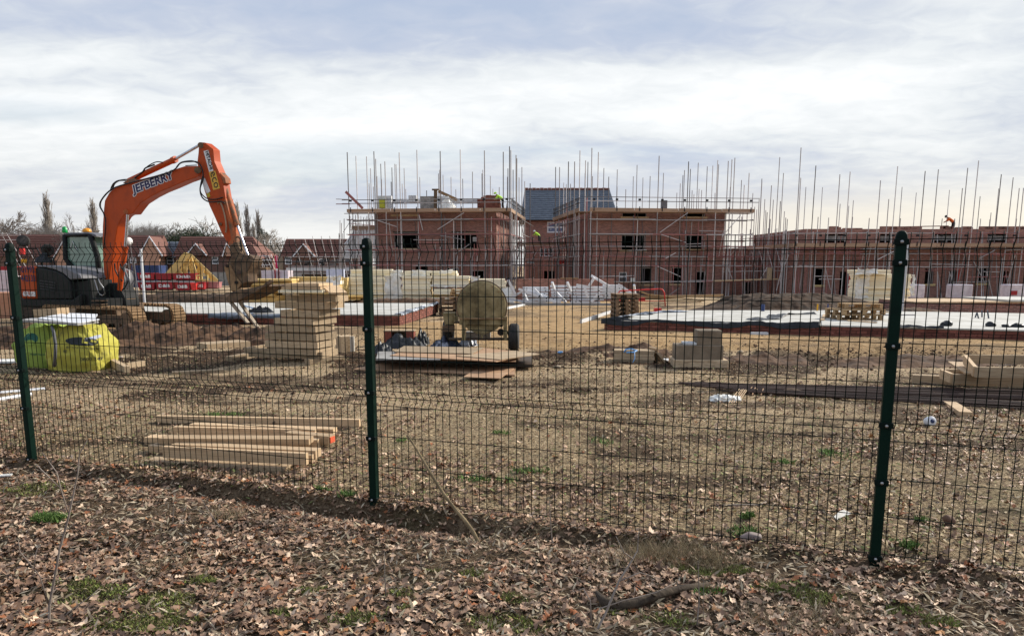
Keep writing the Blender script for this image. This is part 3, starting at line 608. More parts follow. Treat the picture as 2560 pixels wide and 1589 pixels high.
sapling(126, 1589, [(124, 1510, 0.02), (150, 1370, 0.05), (172, 1290, 0.06), (195, 1180, 0.08), (198, 1135, 0.08), (218, 1100, 0.09)], 0.0065, 'thin bare sapling with forked twigs at the far left of the leaves',
        [[(122, 1512, 0.02), (100, 1440, 0.0), (85, 1420, 0.0), (50, 1378, 0.0), (46, 1350, 0)], [(86, 1422, 0), (88, 1390, 0), (96, 1360, 0)], [(172, 1285, .06), (152, 1220, .07), (142, 1180, .08), (105, 1130, .09)], [(152, 1220, .07), (110, 1180, .06), (88, 1158, .06)], [(128, 1580, 0.02), (170, 1530, 0.05), (225, 1490, 0.1), (250, 1468, 0.12)]])
sapling(1490, 1589, [(1515, 1530, 0.05), (1548, 1450, 0.1), (1580, 1400, 0.15), (1594, 1375, 0.18), (1596, 1330, 0.2)], 0.0075, 'forked grey twig rising beside the fallen branch',
        [[(1478, 1560, 0.03), (1476, 1500, 0.03), (1458, 1470, 0.05), (1435, 1478, .06)], [(1500, 1520, .04), (1560, 1500, .1), (1640, 1480, .15), (1690, 1455, .2)], [(1548, 1452, .1), (1600, 1430, .12), (1650, 1445, .15)], [(1582, 1396, .15), (1560, 1380, .15), (1540, 1340, .15)]])
sapling(965, 1500, [(962, 1440, 0.0), (961, 1380, 0.0)], 0.004, 'short straight dark twig standing in the leaves below the middle post', [[(997, 1480, 0.02), (985, 1440, 0.02), (968, 1400, 0.01)]])
sapling(1382, 1355, [(1376, 1300, 0), (1374, 1250, 0)], 0.005, 'upright brown stalk beside the fence near the leaning stick', [[(1382, 1350, 0), (1392, 1380, 0.02)]])
sapling(1742, 1570, [(1748, 1500, 0.02), (1746, 1420, 0.03), (1745, 1400, 0.03)], 0.0035, 'thin dark stalk standing right of the fallen branch', [[(1760, 1575, .02), (1758, 1500, .02), (1759, 1450, .02)]])
sapling(432, 1320, [(434, 1270, 0), (436, 1225, 0.0)], 0.003, 'fine dark stalk near the left end of the fence foot', [[(450, 1340, 0), (470, 1300, .05), (478, 1275, .05)]])
sapling(560, 1330, [(530, 1290, 0.02), (500, 1240, 0.05)], 0.004, 'dead arching bramble stem lying over the leaves at left', [[(530, 1290, 0.02), (490, 1272, 0.0), (450, 1270, 0.0)], [(520, 1315, 0.0), (470, 1335, 0.0), (430, 1336, 0)]])
pts = [gp(1492, 1478, 0.03), gp(1510, 1500, 0.035), gp(1545, 1508, 0.03), gp(1590, 1502, 0.04), gp(1640, 1485, 0.04), gp(1700, 1470, 0.035), gp(1770, 1455, 0.03)]
stick('fallen_branch', pts, [0.012, 0.026, 0.028, 0.024, 0.022, 0.02, 0.015], mat('rotting_bark', (0.10, 0.075, 0.05), (0.035, 0.026, 0.02), 0.95, scale=12, bump=0.6, space='World'), 'dark crooked fallen branch lying on the leaves at lower right', 'branch',
      [([gp(1640, 1485, .05), gp(1600, 1470, .12), at(1560, 1440, 3.55)], [0.006, 0.004, 0.002]), ([gp(1545, 1508, .04), gp(1520, 1470, .1)], [0.006, 0.003])])
def curved(name, px, r, m, label, cat, dz=0.012):
    tag(MB().tube([gp(u, v, dz) for u, v in px], r, 6).build(name, m, smooth=True), label, cat)
curved('fallen_twig', [(1790, 1260), (1850, 1262), (1900, 1258), (1915, 1252)], 0.006, m_twig, 'pale twig lying behind the mesh left of the right post', 'twig')
curved('fallen_twig', [(1878, 1285), (1900, 1265), (1913, 1255)], 0.006, m_stick, 'short bent twig meeting the pale twig behind the mesh', 'twig')
curved('fallen_twig', [(1205, 1475), (1235, 1500), (1270, 1525), (1300, 1545)], 0.006, m_darkwood, 'dark twig lying across the leaves at the bottom centre', 'twig')
curved('fallen_twig', [(1980, 1585), (1935, 1592), (1900, 1600)], 0.005, m_twig, 'grey twig at the bottom edge of the leaves', 'twig')

# ---------------------------------------------------------------- litter behind the wire
def pebble(name, p, r, m, label, cat, squash=0.6, seed=0, rz=0.0):
    import bmesh
    b = bmesh.new(); bmesh.ops.create_icosphere(b, subdivisions=3, radius=1.0)
    for v in b.verts:
        d = 1 + 0.35 * mnoise.noise(v.co * 1.3 + Vector((seed * 7.1, 0, 0))) + 0.12 * mnoise.noise(v.co * 4 + Vector((seed, 3, 0))); v.co *= d
        v.co = Vector((v.co.x * r[0], v.co.y * r[1], v.co.z * r[2]))
    me = bpy.data.meshes.new(name); b.to_mesh(me); b.free(); me.polygons.foreach_set('use_smooth', [True] * len(me.polygons)); me.materials.append(m)
    o = link(bpy.data.objects.new(name, me), None, Matrix.Translation(p) @ Matrix.Rotation(rz, 4, 'Z')); return tag(o, label, cat)
pebble('stone', gp(1878, 1342, 0.03), (0.065, 0.04, 0.04), mat('flint', (0.28, 0.22, 0.2), (0.14, 0.11, 0.1), 0.7, scale=6), 'rounded brown stone resting against the bottom wire', 'stone', seed=2)
pebble('brick_lump', gp(2372, 1300, 0.03), (0.035, 0.03, 0.035), mat('lump', (0.2, 0.12, 0.08), (0.12, 0.07, 0.05)), 'small brown block on the earth right of the right post', 'rubble', seed=3)
def paper():
    b = MB(); P = [gp(2048, 1275, 0.01), gp(2085, 1290, 0.03), gp(2092, 1298, 0.01), gp(2100, 1275, 0.05), gp(2110, 1272, 0.045), gp(2130, 1280, 0.02), gp(2105, 1290, 0.012)]
    n = len(P); b.add(P + [p + Vector((0.0, 0, 0.003)) for p in P], [(0, 1, 2), (1, 3, 2), (3, 4, 6), (3, 6, 2), (4, 5, 6), (7, 8, 9), (8, 10, 9), (10, 11, 13), (10, 13, 9), (11, 12, 13)])
    tag(b.build('plastic_scrap', m_wrap, recalc=False), 'torn scrap of white plastic on the earth behind the mesh', 'litter')
paper()
c = gp(2322, 1052, 0.035)
cup = thing('plastic_bottle_end', 'small white plastic pot with a blue dot lying on the earth', 'litter', c)
MB().lathe([(-0.05, 0.022), (-0.03, 0.042), (0.0, 0.05), (0.045, 0.052), (0.055, 0.045), (0.056, 0.001)], c, (0.1, -0.9, 0.25), 14).build('pot', m_white, cup, smooth=True)
MB().lathe([(0.056, 0.022), (0.06, 0.022), (0.0605, 0.001)], c, (0.1, -0.9, 0.25), 12).build('blue_dot', m_blue, cup, smooth=True)
c = gp(1815, 992, 0.05)
bt = thing('plastic_bag', 'crumpled clear white plastic bag beside the canes', 'litter', c)
for k in range(3):
    import bmesh
    b = bmesh.new(); bmesh.ops.create_icosphere(b, subdivisions=3, radius=1.0)
    for v in b.verts:
        v.co *= 1 + 0.7 * mnoise.noise(v.co * 2.2 + Vector((k * 5, 0, 0))); v.co = Vector((v.co.x * 0.10, v.co.y * 0.07, v.co.z * 0.05))
    me = bpy.data.meshes.new('fold'); b.to_mesh(me); b.free(); me.materials.append(m_wrap)
    link(bpy.data.objects.new('fold', me), bt, Matrix.Translation(c + Vector((-0.08 + 0.09 * k, 0.02 * k, -0.01 * k))))
cane = thing('cane_bundle', 'few pale split canes lying next to the plastic bag', 'canes', gp(1840, 990))
for k in range(5): rod('cane', gp(1822 + 6 * k, 1006 - k, 0.01), gp(1848 + 5 * k, 975, 0.05 + 0.01 * k), 0.006, m_pine, cane)
for k, (a, b_) in enumerate((((1868, 985), (1880, 968)), ((1880, 990), (1888, 970)), ((1898, 988), (1890, 972)), ((1902, 990), (1908, 974)))):
    rod('cane', gp(*a, 0.01), gp(b_[0], b_[1], 0.06), 0.008, m_ply, cane)
# stones beside the block steps
for k, (u, v, r, l) in enumerate(((1903, 893, (0.10, 0.07, 0.07), 'pale angular rock on the churned earth right of the block steps'), (1850, 885, (0.07, 0.06, 0.05), 'small tan rock between the block steps and the pale rock'), (1395, 917, (0.09, 0.05, 0.03), 'flat tan stone left of the strapped planks'), (1440, 888, (0.06, 0.05, 0.03), 'flat pale stone on the churned mud near the mixer'))):
    pebble('rock', gp(u, v, r[2] * 0.4), r, mat('tan_rock', (0.44, 0.35, 0.24), (0.28, 0.21, 0.14), 0.9, scale=5), l, 'rock', seed=10 + k, rz=k)

# ---------------------------------------------------------------- near timber pile (left, behind the mesh)
def planks_pile(name, label, cat, items, m, group=None):
    c = sum((Vector(i[0]) for i in items), Vector()) / len(items); t = thing(name, label, cat, (c.x, c.y, float(gz(c.x, c.y))), group=group)
    for k, it in enumerate(items):
        plank('plank', it[0], it[1], it[2], it[3] * 1.1, it[4] if len(it) > 4 else m, t, it[5] if len(it) > 5 else 0)
    return t
def gpk(u, v, h): # point h above ground seen at (u,v)
    return on(u, v, h)
P_ = []
for (u0, v0, u1, v1, h, w, t_) in ((393, 1050, 900, 1060, 0.05, 0.05, 0.095), (480, 1064, 838, 1076, 0.07, 0.10, 0.045), (436, 1078, 790, 1086, 0.075, 0.05, 0.09), (370, 1102, 800, 1108, 0.05, 0.12, 0.085),
                                (407, 1098, 778, 1100, 0.125, 0.14, 0.047), (438, 1116, 796, 1132, 0.085, 0.11, 0.06), (380, 1124, 786, 1148, 0.045, 0.10, 0.09), (411, 1128, 768, 1146, 0.105, 0.045, 0.085), (375, 1150, 722, 1168, 0.018, 0.14, 0.03), (720, 1088, 830, 1098, 0.08, 0.10, 0.07)):
    P_.append((gpk(u0, v0, h), gpk(u1, v1, h), w, t_, m_pine2 if h < 0.03 else m_pine))
tp = planks_pile('timber_pile', 'loose pile of pale sawn timbers just behind the mesh at left', 'timber', P_, m_pine)
e = P_[9]; x = (e[1] - e[0]).normalized(); bx('painted_end', e[1] + x * 0.003, (0.012, 0.07, 0.05), mat('orange_mark', (0.75, 0.12, 0.05), (0.6, 0.1, 0.04), 0.7, bump=0), tp, rot=Matrix((x, Vector((0, 0, 1)).cross(x), Vector((0, 0, 1)))).transposed())

# offcuts right
def block(u0, v0, u1, v1, h, w, t_, m, label, name='timber_offcut', cat='timber'):
    a, b = gpk(u0, v0, h), gpk(u1, v1, h); tag(plank(name, a, b, w, t_, m), label, cat)
block(2372, 1008, 2415, 1036, 0.03, 0.13, 0.06, m_pine, 'short thick timber offcut lying below the steel bars at right')
block(430, 1182 - 250, 560, 925, 0.02, 0.12, 0.04, m_pine2, 'weathered board half sunk in the earth left of the frame stack')
# ---------------------------------------------------------------- yellow bags (bottom left)
def bag_mesh(w, d, h, seed, M, m, parent, name):
    nx, nz = 110, 50; V = []; Fq = []
    per = []
    # outline of a rounded box in plan, stacked in height, slumped
    for j in range(nz + 1):
        t = j / nz; bul = 1 + 0.10 * math.sin(math.pi * min(t * 1.15, 1)) - 0.30 * max(0, t - 0.6) / 0.4
        for i in range(nx):
            a = 2 * math.pi * i / nx; ca, sa = math.cos(a), math.sin(a); e = 0.55
            x = math.copysign(abs(ca) ** e, ca) * w / 2 * bul; y = math.copysign(abs(sa) ** e, sa) * d / 2 * bul
            n = mnoise.noise(Vector((x * 3, y * 3, t * 2 + seed))) * 0.10 + mnoise.noise(Vector((ca * 3.0 + t * 3, sa * 3 + t * 1.5, seed * 3))) * 0.09 + abs(mnoise.noise(Vector((ca * 7 + t * 5, sa * 7, t * 6 + seed)))) * 0.05 + 0.05 * (mnoise.ridged_multi_fractal(Vector((ca * 2.0 + seed, sa * 2.0 + t, t * 2.4)), 1.0, 2.1, 4, 1.0, 2.0) - 1.0) + 0.012 * math.sin(a * 17 + t * 9 + 3 * mnoise.noise(Vector((a * 2, t * 3, seed)))) * (0.4 + t)
            z = h * t * (1 - 0.16 * abs(mnoise.noise(Vector((a * 1.3, seed, 0)))) * t - 0.10 * t * max(0, math.sin(a * 2 + seed)))
            V.append((x * (1 + n), y * (1 + n), z))
    for j in range(nz):
        for i in range(nx): Fq.append((j * nx + i, j * nx + (i + 1) % nx, (j + 1) * nx + (i + 1) % nx, (j + 1) * nx + i))
    b = MB(); b.add(V, Fq); top = len(V); b.add([(0, 0, h * 0.78)], []); b.f += [(nz * nx + i, nz * nx + (i + 1) % nx, top) for i in range(nx)]
    return b.build(name, m, parent, M, smooth=True)
m_bagy = mat('yellow_woven_bag', (0.44, 0.41, 0.085), (0.22, 0.20, 0.05), 0.75, scale=2.2, bump=0.9, bscale=6, spec=0.15, detail=9, c3=(0.42, 0.38, 0.065))
m_bagg = mat('lime_woven_bag', (0.33, 0.43, 0.09), (0.16, 0.23, 0.05), 0.75, scale=2.2, bump=0.9, bscale=6, spec=0.15, detail=9, c3=(0.27, 0.36, 0.07))
pb = on(215, 930); bagrot = R(4)
byl = thing('builders_bag', 'bright yellow bulk bag with dark printed logo, right of the pair', 'bulk bag', pb + Vector((-0.12, 0.42, 0)), bagrot, 'bulk bags of aggregate')
MY = Matrix.Translation(pb + Vector((-0.26, 0.42, -0.03))) @ Matrix.Rotation(bagrot, 4, 'Z')
bag_mesh(0.80, 0.8, 0.76, 2.3, MY, m_bagy, byl, 'sack')
pg = on(90, 922)
bgr = thing('builders_bag', 'lime green bulk bag behind the leftmost fence post', 'bulk bag', pg + Vector((0, 0.45, 0)), bagrot, 'bulk bags of aggregate')
MG = Matrix.Translation(pg + Vector((-0.02, 0.46, -0.03))) @ Matrix.Rotation(bagrot - 0.1, 4, 'Z')
bag_mesh(0.78, 0.8, 0.74, 5.9, MG, m_bagg, bgr, 'sack')
def decal(px, Yf, m, parent, name, sackM):
    # printed patch wrapped on the bag's front: follows the sack by projection along +Y onto its mesh
    pass
deps = None
def project_patch(poly_uv, sack, m, parent, name, sub=10, lift=0.006):
    """fill a pixel polygon with a fine grid of points and drop it on the sack surface"""
    import bmesh
    from mathutils.bvhtree import BVHTree
    Mw = W[sack]; me = sack.data; bv = BVHTree.FromPolygons([Mw @ v.co for v in me.vertices], [tuple(p.vertices) for p in me.polygons])
    b = bmesh.new(); vs_ = [b.verts.new((u / 100, v / 100, 0)) for u, v in poly_uv]; b.faces.new(vs_)
    bmesh.ops.triangulate(b, faces=b.faces); 
    for _ in range(4):
        bmesh.ops.subdivide_edges(b, edges=[e for e in b.edges if e.calc_length() > 0.04], cuts=1); bmesh.ops.triangulate(b, faces=b.faces)
    ok = True
    for v in list(b.verts):
        r = ray(v.co.x * 100, v.co.y * 100).normalized(); hit = bv.ray_cast(CAM, r)
        if hit[0] is None: b.verts.remove(v)
        else: v.co = hit[0] - r * lift
    b2 = bpy.data.meshes.new(name); b.to_mesh(b2); b.free(); b2.materials.append(m); return link(bpy.data.objects.new(name, b2), parent)
def ell(cx, cy, rx, ry, n=22, rot=0.0): return [(cx + rx * math.cos(a) * math.cos(rot) - ry * math.sin(a) * math.sin(rot), cy + rx * math.cos(a) * math.sin(rot) + ry * math.sin(a) * math.cos(rot)) for a in [2 * math.pi * i / n for i in range(n)]]
m_ink = mat('dark_ink', (0.03, 0.035, 0.04), None, 0.7, bump=0); m_inkb = mat('grey_blue_ink', (0.40, 0.43, 0.55), None, 0.7, bump=0); m_inkg = mat('dark_green_ink', (0.03, 0.14, 0.10), None, 0.7, bump=0)
ys = [o for o in byl.children][0]; gs = [o for o in bgr.children][0]
project_patch(ell(205, 853, 42, 10.5, rot=0.04), ys, m_ink, byl, 'print')
project_patch([(206, 842), (211, 842), (210, 853), (222, 855), (221, 859), (204, 857)], ys, m_bagy, byl, 'print', lift=0.013)
project_patch([(228, 848), (244, 853), (240, 857), (226, 854)], ys, m_bagy, byl, 'print', lift=0.013)
project_patch([(212, 846), (240, 838), (252, 836), (254, 842), (240, 847)], ys, m_inkb, byl, 'print')
project_patch(ell(78, 845, 17, 13), gs, m_inkg, bgr, 'print')
project_patch(ell(76, 856, 11, 7), gs, m_bagg, bgr, 'print', lift=0.012)
def text_px(body, u0, v0, u1, v1, h, sack, m, parent):
    # lettering curved over the sack: letters mapped through the picture plane and dropped on the cloth
    from mathutils.bvhtree import BVHTree
    Mw = W[sack]; bv = BVHTree.FromPolygons([Mw @ v.co for v in sack.data.vertices], [tuple(p.vertices) for p in sack.data.polygons])
    o = text('lettering', body, m, parent, (0, 0, 0), (1, 0, 0), (0, 0, 1), 1.0, 1.0)
    o.matrix_basis = Matrix.Identity(4); W[o] = Matrix.Identity(4)
    for v in o.data.vertices:
        u = u0 + (u1 - u0) * v.co.x; w = v0 + (v1 - v0) * v.co.x - h * v.co.y; r = ray(u, w).normalized(); hit = bv.ray_cast(CAM, r)
        v.co = (hit[0] - r * 0.008) if hit[0] is not None else Vector((pb.x, pb.y + 0.5, 0.3))
text_px('groundwork', 165, 870, 248, 876, 7, ys, m_ink, byl)
text_px('0800 247', 200, 902, 258, 900, 8, ys, m_ink, byl)
text_px('aggregates', 75, 888, 125, 890, 6, gs, m_inkg, bgr)
text_px('@', 158, 882, 168, 882, 9, ys, m_ink, byl)
# grey strap between
tag(MB().tube([at(130, 815, 11.5), at(134, 830, 11.25), at(139, 860, 11.1), at(138, 890, 11.1), at(136, 915, 11.2)], 0.022, 8).build('strap', mat('grey_strap', (0.12, 0.12, 0.13), (0.07, 0.07, 0.08), 0.7), smooth=True), 'dark grey lifting strap hanging between the green and the yellow bag', 'strap')
# sheets and box on top of the bags
zt = 0.80
tsh = thing('board_sheets', 'white and grey board sheets laid across the top of the bags', 'boards', (-7.2, 12.0, zt))
bx('sheet', at(150, 800, 11.7) + Vector((0, 0, -0.02)), (0.95, 0.5, 0.035), m_block, tsh, rot=Matrix.Rotation(R(-6), 3, 'Z') @ Matrix.Rotation(R(3), 3, 'Y'))
bx('sheet', at(172, 797, 11.75) + Vector((0, 0, 0.0)), (0.80, 0.42, 0.018), m_white, tsh, rot=Matrix.Rotation(R(-18), 3, 'Z') @ Matrix.Rotation(R(5), 3, 'Y') @ Matrix.Rotation(R(6), 3, 'X'))
bx('sheet', at(205, 794, 12.1) + Vector((0, 0, 0.02)), (0.42, 0.42, 0.018), m_white, tsh, rot=Matrix.Rotation(R(25), 3, 'Z') @ Matrix.Rotation(R(4), 3, 'Y') @ Matrix.Rotation(R(8), 3, 'X'))
bx('sheet', at(110, 800, 11.9) + Vector((0, 0, 0.01)), (0.5, 0.4, 0.03), m_blockl, tsh, rot=Matrix.Rotation(R(10), 3, 'Z'))
tag(plank('wooden_block', at(100, 785, 12.3), at(158, 782, 12.1), 0.22, 0.17, m_pine), 'short chunky timber lying on top of the sheets over the bags', 'timber')
for k, (a, b_, w, t_, l) in enumerate((((275, 903), (318, 925), 0.08, 0.12, 'thick timber leaning down beside the yellow bag'), ((315, 915), (358, 908), 0.08, 0.09, 'short timber crossing the thick one beside the yellow bag'), ((268, 880), (285, 905), 0.05, 0.07, 'pale offcut propped on the yellow bag side'))):
    tag(plank('timber_offcut', gpk(*a, 0.10 if k != 1 else 0.05), gpk(*b_, 0.05), w, t_, m_pine2), l, 'timber')
# white pipes
for k, (a, b_, l) in enumerate((((-30, 985), (112, 972), 'upper white plastic pipe at the left edge'), ((-30, 1003), (78, 985), 'lower white plastic pipe at the left edge'))):
    tag(rod('plastic_pipe', gpk(*a, 0.03), gpk(*b_, 0.03), 0.026, m_white), l, 'pipe')
tag(bx('plastic_sheet', on(15, 905) + Vector((0, 0, 0.02)), (0.5, 0.4, 0.03), m_wrap, rz=0.2), 'white plastic sheet on the earth left of the green bag', 'sheet')
tag(bx('plastic_sheet', on(0, 1192) + Vector((0, 0, 0.012)), (0.16, 0.05, 0.01), m_wrap, rz=0.3), 'sliver of pale plastic in the leaves at the left edge', 'litter')
tag(bx('plastic_sheet', on(290, 893) + Vector((0, 0, 0.012)), (0.24, 0.2, 0.01), m_wrapp, rz=0.3), 'pinkish plastic sheet on the earth right of the yellow bag', 'sheet')

# ---------------------------------------------------------------- shuttering frames
def frame_thing(c, w, d, h, rz, label, group, m=m_pine2, th=0.045, tilt=0.0):
    t = thing('timber_crate', label, 'timber frame', c, rz, group)
    M = W[t]
    def pk(p0, p1): plank('plank', M @ Vector(p0), M @ Vector(p1), th, h, m, t)
    z = h / 2
    pk((-w / 2, -d / 2 + th / 2, z), (w / 2, -d / 2 + th / 2, z)); pk((-w / 2, d / 2 - th / 2, z), (w / 2, d / 2 - th / 2, z))
    pk((-w / 2 + th / 2, -d / 2 + th, z), (-w / 2 + th / 2, d / 2 - th, z)); pk((w / 2 - th / 2, -d / 2 + th, z), (w / 2 - th / 2, d / 2 - th, z))
    return t
GS = 'hollow timber frames in the tall stack'
rzs = R(-24)
base = on(742, 905)
ex = Vector((math.cos(rzs), math.sin(rzs), 0)); ey = Vector((-math.sin(rzs), math.cos(rzs), 0))
bearers = thing('timber_bearer', 'left timber bearer under the tall stack of frames', 'timber', base)
plank('plank', on(572, 905) + Vector((0, 0, .05)), on(630, 893) + Vector((0, 0, .05)), 0.12, 0.1, m_pine2, bearers)
bearers2 = thing('timber_bearer', 'right timber bearer under the tall stack of frames', 'timber', base)
plank('plank', on(768, 912) + Vector((0, 0, .05)), on(855, 903) + Vector((0, 0, .05)), 0.16, 0.1, m_pine2, bearers2)
# (front-left u, front-right corner u, right-back u, v top of front face, v bottom)
LV = [(622, 803, 853, 884, 903, 'lowest and widest'), (609, 793, 845, 866, 882, 'second lowest'), (662, 790, 845, 847, 865, 'third from the bottom'), (662, 792, 846, 827, 846, 'fourth from the bottom'), (664, 784, 843, 809, 825, 'fifth from the bottom'),
      (684, 786, 839, 790, 807, 'sixth from the bottom'), (700, 793, 836, 769, 788, 'fourth from the top'), (686, 811, 852, 748, 768, 'third from the top, jutting to the left'), (714, 838, 846, 731, 750, 'second from the top')]
zc_ = 0.10 + G(12.7)
for i, (ul, ur, ub, vt, vb, l) in enumerate(LV):
    Yc = 12.55
    pl = at(ul, (vt + vb) / 2, Yc + 0.18); pr = at(ur, (vt + vb) / 2, Yc - 0.15)
    h = (vb - vt) / F * 12.6; zb = H - (vb + 1.5 - 662) / F * 12.6 if i else zc_
    dirx = (pr - pl); dirx.z = 0; wlen = dirx.length; a = math.atan2(dirx.y, dirx.x)
    dep = 0.62 if ub - ur > 20 else 0.4
    eyv = Vector((-math.sin(a), math.cos(a), 0)); cpt = Vector(((pl.x + pr.x) / 2, (pl.y + pr.y) / 2, 0)) + eyv * dep / 2
    frame_thing((cpt.x, cpt.y, zb), wlen, dep, h * 0.84, a + R((1.5, -2, 2.5, -1, 3, -3, 2, -2, 1)[i]), f'weathered hollow timber frame, {l} in the tall stack', GS)
ztop = H - (730 - 662) / F * 12.6
for k, (u0, u1, vv, l) in enumerate(((714, 822, 727, 'lowest'), (722, 818, 719, 'middle'), (730, 815, 711, 'topmost'))):
    a = at(u0, vv, 12.65); b_ = at(u1, vv, 12.5); tag(plank('sheet_board', a, b_, 0.5, 0.045, m_pine if k else m_insul), f'{l} pale board lying on the tall frame stack', 'board', 'boards lying on the tall frame stack')
tag(plank('plywood_offcut', at(825, 715, 12.6), at(846, 733, 12.3), 0.3, 0.03, m_pine), 'pale board sloping off the top right of the tall frame stack', 'board')
tag(plank('low_box', on(505, 874) + Vector((0, 0, .07)), on(612, 866) + Vector((0, 0, .07)), 0.5, 0.12, m_pine2), 'long flat timber panel on the earth left of the frame stack', 'timber')
sb = thing('timber_box', 'small upright timber box standing right of the frame stack', 'timber box', on(865, 884))
plank('plank', on(846, 884) + Vector((0, 0.02, .17)), on(878, 882) + Vector((0, 0.02, .17)), 0.3, 0.34, m_pine2, sb); plank('plank', on(878, 884) + Vector((0, -0.05, .17)), on(888, 884) + Vector((0, -0.05, .17)), 0.05, 0.34, mat('pale_board', (0.62, 0.58, 0.50), (0.5, 0.46, 0.4)), sb)  # right-hand board is paler than the rest
# right hand frames
GR = 'hollow timber frames at the right'
def corner_frame(uv_fl, uv_bl, ufr, h, zb, label, length):
    fl = on(*uv_fl, zb); bl = on(*uv_bl, zb); d = (bl - fl); dep = d.length
    ya = math.atan2(d.y, d.x) - math.pi / 2
    t = thing('timber_crate', label, 'timber frame', fl, 0, GR); th = 0.045
    ex_ = Vector((1, -0.10, 0)).normalized(); z = Vector((0, 0, h / 2))
    fr = fl + ex_ * length; br_ = bl + ex_ * length
    plank('plank', fl + z, fr + z, th, h, m_pine2, t); plank('plank', bl + z, br_ + z, th, h, m_pine2, t); plank('plank', fl + z + d.normalized() * th, bl + z - d.normalized() * th, th, h, m_pine, t); plank('plank', fr + z - ex_ * th + d.normalized() * th, br_ + z - ex_ * th - d.normalized() * th, th, h, m_pine2, t)
corner_frame((2382, 958), (2350, 944), 0, 0.12, 0.13, 'middle timber frame of the right-hand group, its corner poking out left', 1.7)
corner_frame((2437, 942), (2411, 908), 0, 0.125, 0.26, 'topmost open timber frame of the right-hand group', 1.15)
tag(plank('sleeper', gpk(2280, 946, 0.06), gpk(2640, 962, 0.06), 0.12, 0.12, m_pine2), 'long weathered beam under the right-hand frames', 'timber')
tag(plank('sleeper', gpk(2400, 945, 0.06), gpk(2640, 955, 0.06), 0.4, 0.10, m_darkwood), 'dark beam under the right-hand frames', 'timber')
tag(plank('sheet_board', gpk(2390, 905, 0.17), gpk(2438, 935, 0.27), 0.22, 0.02, m_pine), 'thin board sloping against the corner of the right-hand frames', 'board')
# steel bars
sb = thing('steel_bar_pile', 'long dark rusty reinforcing bars strewn on the ground at right', 'steel bars', on(2100, 985))
for k in range(58):
    t = k / 57; v0 = 955 + 30 * t + random.uniform(-3, 3); u0 = 1705 + 190 * t ** 1.3 + random.uniform(-15, 60); v1 = 976 + 48 * t + random.uniform(-5, 5)
    h = 0.02 + random.choice((0, 0.018, 0.036)); a, b_ = gpk(u0, v0, h), gpk(2680, v1 + 4, h)
    rod('bar', a, b_, random.choice((0.006, 0.008, 0.010, 0.011)), m_rust, sb)
rod('bar', gpk(1570, 957, 0.02), gpk(1900, 964, 0.02), 0.006, m_rust, sb); rod('bar', gpk(2300, 955, 0.05), gpk(2620, 1000, 0.03), 0.008, m_rust, sb)
# block steps
m_cbl = mat('dirty_concrete_block', (0.26, 0.205, 0.145), (0.15, 0.115, 0.08), 0.9, scale=3, bump=0.3, bscale=18)
def front_box(u0, u1, v0, v1, Y, dep, name, m, label, cat, rz=0.0, bevel=0.008, top_extra=0):
    a = at(u0, v1, Y); b_ = at(u1, v0, Y); w = b_.x - a.x; h = b_.z - a.z
    o = MB().box((0, 0, 0), (w, dep, h)).build(name, m, None, Matrix.Translation(((a.x + b_.x) / 2, Y + dep / 2, (a.z + b_.z) / 2)) @ Matrix.Rotation(rz, 4, 'Z'), bevel=bevel)
    return tag(o, label, cat)
front_box(1687, 1823, 900, 920, 12.0, 0.55, 'timber_slab', m_pine2, 'low pale timber base under the stepped blocks', 'timber', R(-3))
front_box(1692, 1811, 863, 902, 12.05, 0.42, 'concrete_block', m_cbl, 'wide brown block on the timber base, lower step', 'block', R(-3), 0.015)
front_box(1745, 1808, 826, 864, 12.08, 0.36, 'concrete_block', m_cbl, 'small brown block on top of the wider one, upper step', 'block', R(-3), 0.012)
front_box(1712, 1743, 857, 862, 12.1, 0.3, 'tile_offcut', m_blockl, 'thin pale slab on the lower step beside the upper block', 'slab', R(-3), 0.003)
tag(bx('board_scrap', on(1678, 905) + Vector((0, 0.1, 0.03)), (0.2, 0.3, 0.012), m_blockl, rz=0.2), 'thin pale board lying at the left foot of the stepped blocks', 'board')
pk = thing('strapped_planks', 'short stack of planks tied with blue strap, left of the block steps', 'timber', on(1600, 905))
for k in range(4): plank('plank', gpk(1537, 906, 0.0) + Vector((0, 0.1, 0.03 + 0.055 * k)), gpk(1637, 908, 0.0) + Vector((random.uniform(-.02, .02), 0.1, 0.03 + 0.055 * k)), 0.3, 0.05, m_pine2, pk)
plank('plank', gpk(1645, 905, 0.0) + Vector((0, 0, 0.02)), at(1632, 868, 12.7), 0.25, 0.03, m_pine, pk)
plank('plank', gpk(1658, 907, 0.0) + Vector((0, 0, 0.02)), at(1640, 880, 12.6), 0.2, 0.03, m_pine2, pk)
m_bs = mat('blue_strap', (0.12, 0.30, 0.60), (0.2, 0.42, 0.7), 0.4, bump=0)
MB().tube([at(1560, 880, 12.5), at(1565, 873, 12.5), at(1578, 872, 12.6), at(1592, 876, 12.5), at(1585, 880, 12.4), at(1566, 881, 12.4)], 0.014, 6).build('strap', m_bs, pk, smooth=True)
MB().tube([at(1586, 880, 12.38), at(1587, 895, 12.36), at(1582, 906, 12.3)], 0.008, 6).build('strap', m_bs, pk, smooth=True)
tag(pebble('plastic_scrap', gp(1400, 880, 0.03), (0.05, 0.04, 0.03), m_bs, 'x', 'x', seed=4), 'crumpled blue plastic on the churned mud right of the mixer', 'litter')
